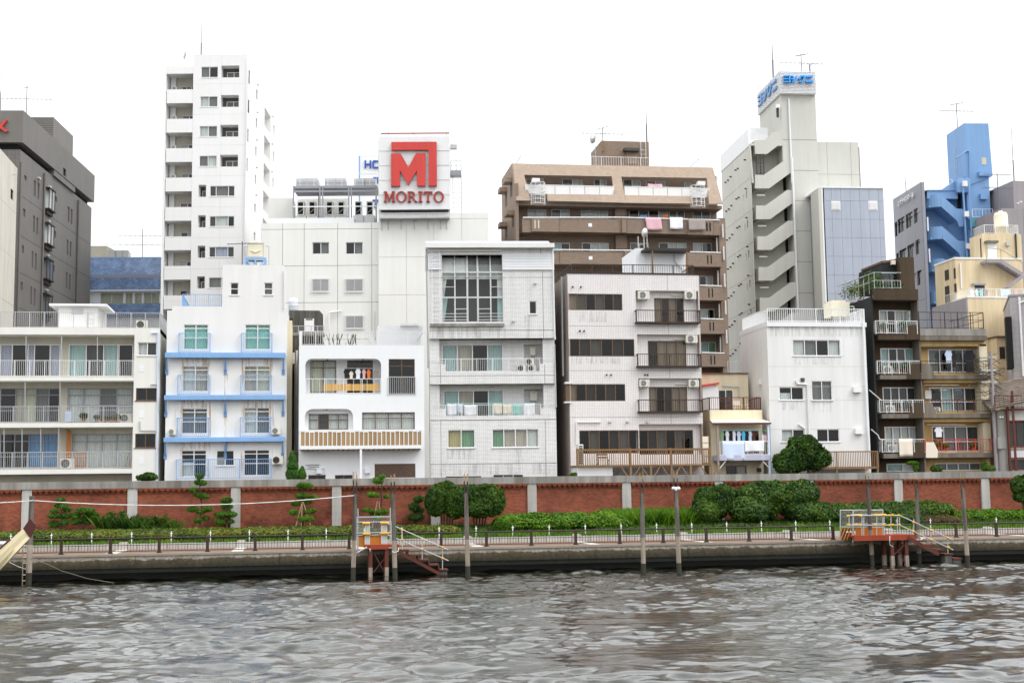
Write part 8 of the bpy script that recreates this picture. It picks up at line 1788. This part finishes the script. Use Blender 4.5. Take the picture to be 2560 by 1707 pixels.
def lump(p,s=1.0):
    """smooth lumpiness for crown outlines"""
    return(np.sin(p[:,0]*2.1*s+1.3)*np.sin(p[:,1]*1.7*s+.4)+np.sin(p[:,2]*2.6*s+p[:,0]*1.1*s)+.6*np.sin(p[:,0]*5.3*s+p[:,2]*4.1*s+2.0))/2.6
def leaves(name,ells,n,size,mat,parent,up=.35,spread=.55,fill=.22,bump=.10,asp=.55,core=.80,flat=None,loc=(0,0,0),lumps=0):
    """crown of leaf faces: ells = [(centre, radii)]; leaves sit in the outer shell, ragged outline, solid unseen core added to block light"""
    E=[(np.array(c,float)-np.array(loc),np.array(r,float))for c,r in ells]
    wgt=np.array([(r[0]*r[1]*r[2])**(2/3)for _,r in E]); wgt/=wgt.sum()
    if lumps:
        E0=list(E)
        for c,r in E0:
            for _ in range(lumps):
                u=lr.normal(size=3); u[2]=abs(u[2])*.8 if lr.random()<.8 else u[2]; u/=np.linalg.norm(u); q=lr.uniform(.24,.42); E.append((c+u*r*(1.02-q*.55),r*q*np.array((1,1,.85))))
        wgt=np.array([(r[0]*r[1]*r[2])**(2/3)for _,r in E]); wgt/=wgt.sum()
    V=[]; k=lr.choice(len(E),n,p=wgt); C=np.array([e[0]for e in E])[k]; Rr=np.array([e[1]for e in E])[k]
    d=lr.normal(size=(n,3)); d/=np.linalg.norm(d,axis=1)[:,None]
    if flat is not None:d[:,2]=np.where(d[:,2]<flat,-d[:,2]*.6,d[:,2]); d/=np.linalg.norm(d,axis=1)[:,None]
    rad=1-fill*lr.random(n)**1.6; P=C+d*Rr
    rad=rad*(1+bump*lump(P))+lr.normal(size=n)*.02
    P=C+d*Rr*rad[:,None]
    N=d/Rr; N/=np.linalg.norm(N,axis=1)[:,None]; N=N+lr.normal(size=(n,3))*spread+np.array((0,0,up)); N/=np.linalg.norm(N,axis=1)[:,None]
    T=np.cross(N,lr.normal(size=(n,3))); T/=np.linalg.norm(T,axis=1)[:,None]; B_=np.cross(N,T)
    s=size*lr.uniform(.65,1.35,n)[:,None]
    q=np.stack([P-T*s,P-B_*s*asp+N*s*.18,P+T*s,P+B_*s*asp+N*s*.18],1)
    v=q.reshape(-1,3); f=np.arange(n*4).reshape(n,4)
    if core:  # inner ellipsoids added so that no light passes through the crown
        for c,r in E:
            m=MB(); m.lathe([(max(.02,math.cos(a))*1.0,math.sin(a))for a in np.linspace(-1.5,1.5,7)],(0,0,0),10)
            cv=np.array(m.v)*r*core+c; qf=np.array([x for x in m.f if len(x)==4])+len(v); v=np.concatenate([v,cv]); f=np.concatenate([f,qf])
    o=npmesh(name,v,f,mat,False,parent); return o
def blades(name,x0,x1,y0,y1,zf,n,h,w,mat,loc,parent=None):
    X=lr.uniform(x0,x1,n); Y=lr.uniform(y0,y1,n); Z=zf(X,Y); a=lr.uniform(0,math.pi,n); hh=h*lr.uniform(.4,1.2,n); lx,ly=lr.normal(size=n)*.35*hh,lr.normal(size=n)*.35*hh
    c,s=np.cos(a)*w,np.sin(a)*w
    q=np.stack([np.stack([X-c,Y-s,Z],1),np.stack([X+c,Y+s,Z],1),np.stack([X+lx*.5+c*.7,Y+ly*.5+s*.7,Z+hh*.65],1),np.stack([X+lx,Y+ly,Z+hh],1)],1)-np.array(loc)
    o=npmesh(name,q.reshape(-1,3),np.arange(n*4).reshape(n,4),mat,False,parent); return o
def bedz(X,Y):return 1.58+(Y-75.55)/8.6*.5
def zbed(Y):return 1.58+(Y-75.55)/8.6*.5
def ell(k,x,y,rx,ry,Y,dep=None):
    """crown ellipsoid from a photo ellipse at distance Y"""
    c=wpt(k,x,y,Y); r=wpt(k,x+rx,y,Y).x-c.x; h=c.z-wpt(k,x,y+ry,Y).z
    return(tuple(c),(r,dep or r*.85,abs(h)))
# ---- ground cover
tag(blades('grass',-25,55,75.75,77.6,bedz,36000,.22,.022,'leaf_bright',(0,0,0)),kind='stuff')
tag(blades('weeds',8,50,77.5,83.6,bedz,26000,.30,.024,'leaf_mid',(0,0,0)),kind='stuff')
x0,x1=wpt('C7',1180,500,82).x,wpt('C7',2050,500,82).x; tag(blades('tall_grass',x0,x1,80.5,83.5,bedz,14000,.95,.022,'leaf_bright',(0,0,0)),kind='stuff')
def hedge(name,lab,k,x0,x1,ytop,Yf,Yb,mat,n,size=.07,zt=None,round_=.35,cat='hedge',wave=.06):
    """clipped hedge: lumpy row of overlapping ellipsoids standing on the bed"""
    a,e=wpt(k,x0,ytop,(Yf+Yb)/2),wpt(k,x1,ytop,(Yf+Yb)/2); zb=zbed((Yf+Yb)/2)-.1; z1=zt or(a.z+e.z)/2
    t=thing(name,lab,cat,((a.x+e.x)/2,(Yf+Yb)/2,zb)); E=[]; L_=e.x-a.x; st=max(.5,min(1.1,(Yb-Yf)*.6)); m=max(2,int(L_/st))
    rows=max(1,int((Yb-Yf)/1.3))
    for i in range(m+1):
        for j in range(rows):
            yy=Yf+(Yb-Yf)*(j+.5)/rows; E.append(((a.x+L_*i/m,yy+lr.normal()*.1,zb+(z1-zb)*.45),(st*1.05,(Yb-Yf)/rows*.62,(z1-zb)*(.55+lr.uniform(-wave,wave)))))
    leaves('foliage',E,n,size,mat,t,up=.6,flat=-.25,loc=t.location,core=.88)
    return t
hedge('azalea_hedge','broad clipped azalea hedge with yellowish top along the left half','C5',-150,3265,585,76.9,82.6,'leaf_hedge',60000,.075,zt=2.33)
hedge('azalea_mound','low clipped azalea mound right of the left landing stage','C6',1440,1830,560,77.2,81,'leaf_hedge',9000,.075)
hedge('bright_hedge','long bright yellow green hedge right of the round shrub','C7',300,1130,445,78.4,82.2,'leaf_bright',26000,.08)
hedge('bright_hedge','short end clump of the bright hedge beside the tall grass','C7',1120,1190,470,79.0,82.2,'leaf_bright',4500,.08)
hedge('low_hedge','low dark hedge row in front of the tall grass','C7',1120,2060,565,77.6,78.6,'leaf_mid',10000,.06)
hedge('low_hedge','low dark hedge row in front of the big dark shrubs at the right','C8',0,240,462,77.4,78.4,'leaf_mid',4500,.06)
hedge('green_hedge','long dark green hedge behind the right landing stage','C8',780,1600,292,80.2,82.8,'leaf_mid',22000,.08)
hedge('front_hedge','lower clipped hedge behind the right railing posts','C8',1260,1500,385,78.2,79.2,'leaf_mid',5000,.06)
hedge('brown_hedge','brownish withered hedge behind the right landing stage','C8',1500,1830,396,78.2,79.6,'leaf_brown',8000,.05)
hedge('right_hedge','green hedge at the right below the last pilaster','C8',1930,2300,352,80.5,82.6,'leaf_bright',9000,.08)
def shrub(name,lab,els,mat,n,size=.085,cat='shrub',stems=3,flat=None,**kw):
    c=np.mean([e[0]for e in els],0); Yb=c[1]; zb=zbed(Yb); t=thing(name,lab,cat,(c[0],Yb,zb-.05)); L0=Vector(t.location)
    for i in range(stems):
        f=(i+.5)/stems-.5; x=f*max(e[1][0]for e in els)*.9; m=MB(); q=els[i%len(els)]
        m.tube((x,.05*i,0),(x*1.2+.05,0,(q[0][2]-zb)*.5),.05,6,.04); m.tube((x*1.2+.05,0,(q[0][2]-zb)*.5),(x*1.5,.1,(q[0][2]-zb)*.95),.04,6,.025); m.obj('stem','trunk',t)
    leaves('foliage',els,n,size,mat,t,loc=tuple(L0),flat=flat,**kw); return t
shrub('round_shrub','left half of the pair of large clipped round shrubs',[ell('C6',1805,335,108,140,81.2),ell('C6',1895,300,125,135,81.4),ell('C6',1985,350,110,145,81.0)],'leaf_mid',26000,.085,stems=5,bump=.07,fill=.18,spread=.75,lumps=9)
shrub('round_shrub','right half of the pair of large clipped round shrubs',[ell('C6',2130,325,120,140,81.1),ell('C6',2270,310,120,125,81.3),ell('C7',110,345,125,135,81.2),ell('C6',2200,400,130,90,80.8),ell('C6',2055,340,95,140,81.3)],'leaf_mid',30000,.085,stems=5,bump=.07,fill=.18,spread=.75,lumps=9)
shrub('small_round_shrub','small round bright shrub at the foot of the large round shrubs',[ell('C7',235,550,90,75,78.5)],'leaf_bright',6000,.075,stems=2)
shrub('big_shrub','big loose shrub with sunlit top right of the brick wall middle',[ell('C7',2130,350,170,150,81.5),ell('C7',2240,300,120,110,81.8),ell('C7',2080,440,120,110,80.8)],'leaf_mid',26000,.09,stems=4,bump=.16,lumps=8)
shrub('dark_shrub','dark middle shrub of the big group at the right',[ell('C8',300,290,190,150,81.8),ell('C8',220,370,150,110,80.8),ell('C8',420,240,130,110,82.2)],'leaf_dark',30000,.09,stems=4,bump=.14,lumps=8)
shrub('dark_shrub','tall dark shrub at the right end of the big group',[ell('C8',560,280,140,150,82.0),ell('C8',660,270,100,145,82.2),ell('C8',640,380,120,90,81.2)],'leaf_dark',28000,.09,stems=4,bump=.14,lumps=8)
shrub('bushy_plant','bright bushy plant right of the dark green hedge',[ell('C8',1715,345,88,42,82)],'leaf_bright',5000,.08,stems=2,bump=.2)
def wild(lab,k,x0,x1,ytop,n):
    a,e=wpt(k,x0,ytop,83.2),wpt(k,x1,ytop,83.2); zb=zbed(83)-.05; L0=((a.x+e.x)/2,83.1,zb); t=thing('wild_bush',lab,'bush',L0,0,'wild bushes at the wall foot'); h=a.z-zb
    w=(e.x-a.x)/2
    for i in range(5):
        x=-w*.8+1.6*w*i/4; MB().tube((x*.6,0,0),(x,lr.normal()*.1,h*lr.uniform(.6,.95)),.02,5,.008).obj('stem','trunk',t)
    blades('grass_blades',a.x,e.x,82.7,83.5,lambda X,Y:zb+0*X,n//4,h*.72,.012,'leaf_mid',L0,t)
    E=[((L0[0]+lr.uniform(-w,w)*.9,83.1+lr.normal()*.15,zb+h*lr.uniform(.25,.85)),(.26,.2,.24))for _ in range(int(8+w*7))]
    leaves('foliage',E,n//2,.075,'leaf_mid',t,core=0,fill=1.0,spread=1.0,loc=L0)
wild('loose wild bush against the pilaster at the left','C5',940,1180,415,2600)
wild('low wild bush just right of the left pilaster','C5',1215,1340,440,1300)
wild('sprawling weeds between the wild bush and the tall pine','C5',1345,1660,475,1900)
shrub('leafy_weed','leafy weed by the railing left of the right landing stage',[ell('C8',600,490,70,28,77)],'leaf_bright',2500,.06,stems=2,core=.3,fill=.5)
# ---- cloud pruned pines
def pine(lab,k,base,Y,pads,mat='leaf_pine',stakes=None,n=620):
    B=wpt(k,*base,Y); zb=zbed(Y); P0=Vector((B.x,Y,zb-.05)); t=thing('pine_tree',lab,'pine tree',tuple(P0),0,'cloud pruned pines'); top=min(pads,key=lambda p:p[1]); T=wpt(k,top[0],top[1]+top[3]*.5,Y)
    mid=P0.lerp(T,.5)+Vector((.09,0,0)); q1=P0.lerp(mid,.5)+Vector((-.08,.04,0)); q2=mid.lerp(T,.5)+Vector((-.05,0,0)); m=MB(); m.tube((0,0,0),q1-P0,.07,8,.055); m.tube(q1-P0,mid-P0,.055,8,.045); m.tube(mid-P0,q2-P0,.045,8,.03); m.tube(q2-P0,T-P0,.03,8,.02); m.obj('trunk','trunk',t)
    for i,(x,y,rx,ry)in enumerate(pads):
        c,r=ell(k,x,y,rx,ry,Y); yo=lr.uniform(-.25,.25)if i else 0; c=(c[0],c[1]+yo,c[2]); zt=max(P0.z+.2,c[2]-.18); f=(zt-P0.z)/max(.1,T.z-P0.z); tr=(P0.lerp(mid,min(1,f*2))if f<.5 else mid.lerp(T,min(1,(f-.5)*2)))
        MB().tube(tr-P0,Vector(c)-P0-Vector((0,0,r[2]*.4)),.028,5,.015).obj('branch','trunk',t)
        leaves('needle_pad',[(c,(r[0],max(.18,r[0]*.8),r[2]))],max(420,int(n*1.6*r[0]/.35)),.095,mat,t,up=.9,asp=.13,spread=1.0,loc=tuple(P0),core=.38,fill=.62,bump=.25,lumps=3)
    if stakes:
        for a,e in stakes:
            A_,E_=wpt(k,*a,Y-.3),wpt(k,*e,Y-.05); A_.z=zbed(Y)-.05; MB().tube(A_-P0,E_-P0,.028,6).obj('stake','wood_stake',t)
    return t
pine('small tiered pine left of the low spreading pine','C5',(565,580),83.0,[(560,328,45,18),(530,378,38,18),(592,388,36,18),(505,427,42,20),(615,417,45,24),(500,475,58,22),(595,475,60,22),(490,550,50,30),(600,530,42,24)])
pine('low spreading dark pine beside the wild bush','C5',(740,570),83.0,[(740,430,42,30),(812,428,70,36),(862,472,58,42),(800,510,62,38),(690,475,46,30),(705,522,45,30)],n=800)
pine('tall thin pine rising above the coping at the left','C5',(1845,548),83.0,[(1835,112,38,24),(1815,165,32,22),(1870,172,30,22),(1775,237,40,25),(1838,287,52,24),(1885,300,36,18),(1765,410,52,26),(1910,412,52,26),(1840,437,42,20),(1890,497,36,18),(1815,517,36,20)])
pine('stout pine beside the second pilaster','C5',(2090,562),83.0,[(2085,332,56,34),(2080,392,56,26),(2075,460,104,30),(2020,526,46,30),(2112,526,36,18)],n=760)
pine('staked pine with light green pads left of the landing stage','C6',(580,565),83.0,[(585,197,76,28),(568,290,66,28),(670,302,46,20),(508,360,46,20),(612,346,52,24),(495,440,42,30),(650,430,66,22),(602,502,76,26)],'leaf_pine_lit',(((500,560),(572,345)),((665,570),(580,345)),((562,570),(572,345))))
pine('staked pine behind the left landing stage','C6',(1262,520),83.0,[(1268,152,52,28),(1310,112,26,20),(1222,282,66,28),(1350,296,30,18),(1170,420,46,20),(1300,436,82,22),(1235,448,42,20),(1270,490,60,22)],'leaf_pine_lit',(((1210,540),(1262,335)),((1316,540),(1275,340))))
pine('shaded dark pine beside the round shrubs','C6',(1612,535),83.2,[(1640,320,54,36),(1598,392,56,38),(1640,420,50,30),(1615,485,72,42)],'leaf_dark',n=800)  # the shade on this pine is put into its darker leaf colour
# ---- trees behind and beside the wall
def tree(lab,name,k,base_x,Y,els,mat,n,size,cat='tree',zb=GZ,trunk_r=.1,**kw):
    c=els[0][0]; x=wpt(k,base_x,0,Y).x; t=thing(name,lab,cat,(x,Y,zb)); L0=Vector(t.location); top=max(e[0][2]for e in els)
    m=MB(); m.tube((0,0,0),(0,0,(top-zb)*.5),trunk_r,8,trunk_r*.75); m.tube((0,0,(top-zb)*.5),(.05,0,top-zb),trunk_r*.75,8,trunk_r*.3); m.obj('trunk','trunk',t)
    for e in els[1:]:MB().tube((0,0,(top-zb)*.35),Vector(e[0])-L0,trunk_r*.5,6,trunk_r*.2).obj('limb','trunk',t)
    leaves('crown',els,n,size,mat,t,loc=tuple(L0),**kw); return t
tree('dark broadleaf tree in front of the white plaster house','broadleaf_tree','C1',800,85.6,[ell('C1',800,1290,150,130,85.6),ell('C1',690,1360,110,100,85.6),ell('C1',920,1330,110,95,85.6),ell('C1',830,1200,90,60,85.6)],'leaf_dark',22000,.12,bump=.2,fill=.35,core=.7,spread=.7,lumps=8)
tree('bright pointed conifer behind the wall by the white houses','conifer','B1',45,86.0,[ell('B1',42,1440,62,55,86.0),ell('B1',42,1375,48,55,86.0),ell('B1',40,1310,33,50,86.0),ell('B1',40,1265,16,32,86.0)],'leaf_conifer',9000,.07,bump=.1,asp=.35)
tree('smaller pointed conifer right of the bright conifer','conifer','B1',122,86.0,[ell('B1',125,1455,38,40,86.0),ell('B1',125,1420,25,40,86.0),ell('B1',126,1392,12,22,86.0)],'leaf_conifer',3500,.07,bump=.1,asp=.35)
tree('small leafy tree top showing above the wall below the cream apartments','leafy_shrub','A3',1205,86.0,[ell('A3',1205,1478,85,26,86.0),ell('A3',1215,1458,45,18,86.0)],'leaf_mid',1800,.12,bump=.25,core=.4,fill=.5)
tree('climbing leaves above the wall at the pinkish tile building','leafy_shrub','B6',270,86.0,[ell('B6',285,1412,70,22,85.6)],'leaf_bright',900,.1,core=.2,fill=.6,bump=.3)
tree('thin leafy shoot above the wall below the brown balconies','leafy_shrub','C4',720,85.4,[ell('C4',700,1258,75,22,85.4),ell('C4',735,1310,35,45,85.4)],'leaf_bright',900,.08,core=.1,fill=.7,bump=.3,trunk_r=.04)
tree('small bush above the wall at the left of the yellow ground floor window','leafy_shrub','C4',985,85.4,[ell('C4',985,1328,60,42,85.4)],'leaf_mid',1500,.09,core=.4,fill=.5,bump=.25,trunk_r=.05)
tree('small bush above the wall at the right of the yellow ground floor window','leafy_shrub','C4',1615,85.4,[ell('C4',1580,1300,45,60,85.4),ell('C4',1650,1330,55,42,85.4)],'leaf_mid',2400,.09,core=.4,fill=.5,bump=.25,trunk_r=.05)
tree('tree at the right edge in front of the brick wall','edge_tree','C8',2335,81.5,[ell('C8',2310,170,62,75,81.5),ell('C8',2370,190,70,95,81.5),ell('C8',2320,250,50,40,81.5)],'leaf_mid',9000,.1,zb=zbed(81.5)-.05,bump=.22,fill=.4,lumps=5)
# ---- potted plants on balconies and terraces
for p,h,lab in POTS+BPOTS:
    t=thing('potted_plant',lab,'potted plant',p,0,'potted plants'); m=MB(); m.lathe([(.09,0),(.13,.2),(.15,.2),(.15,.24),(.12,.24)],(0,0,0),10); m.obj('pot','terracotta',t)
    MB().tube((0,0,.2),(0,0,.2+h*.5),.015,5).obj('stem','trunk',t); leaves('foliage',[((0,0,.2+h*.55),(h*.42+.08,h*.4+.08,h*.45))],260,.075,'leaf_yellow' if 'yellow' in lab or 'flower' in lab else 'leaf_mid',t,core=.3,fill=.6,bump=.25)
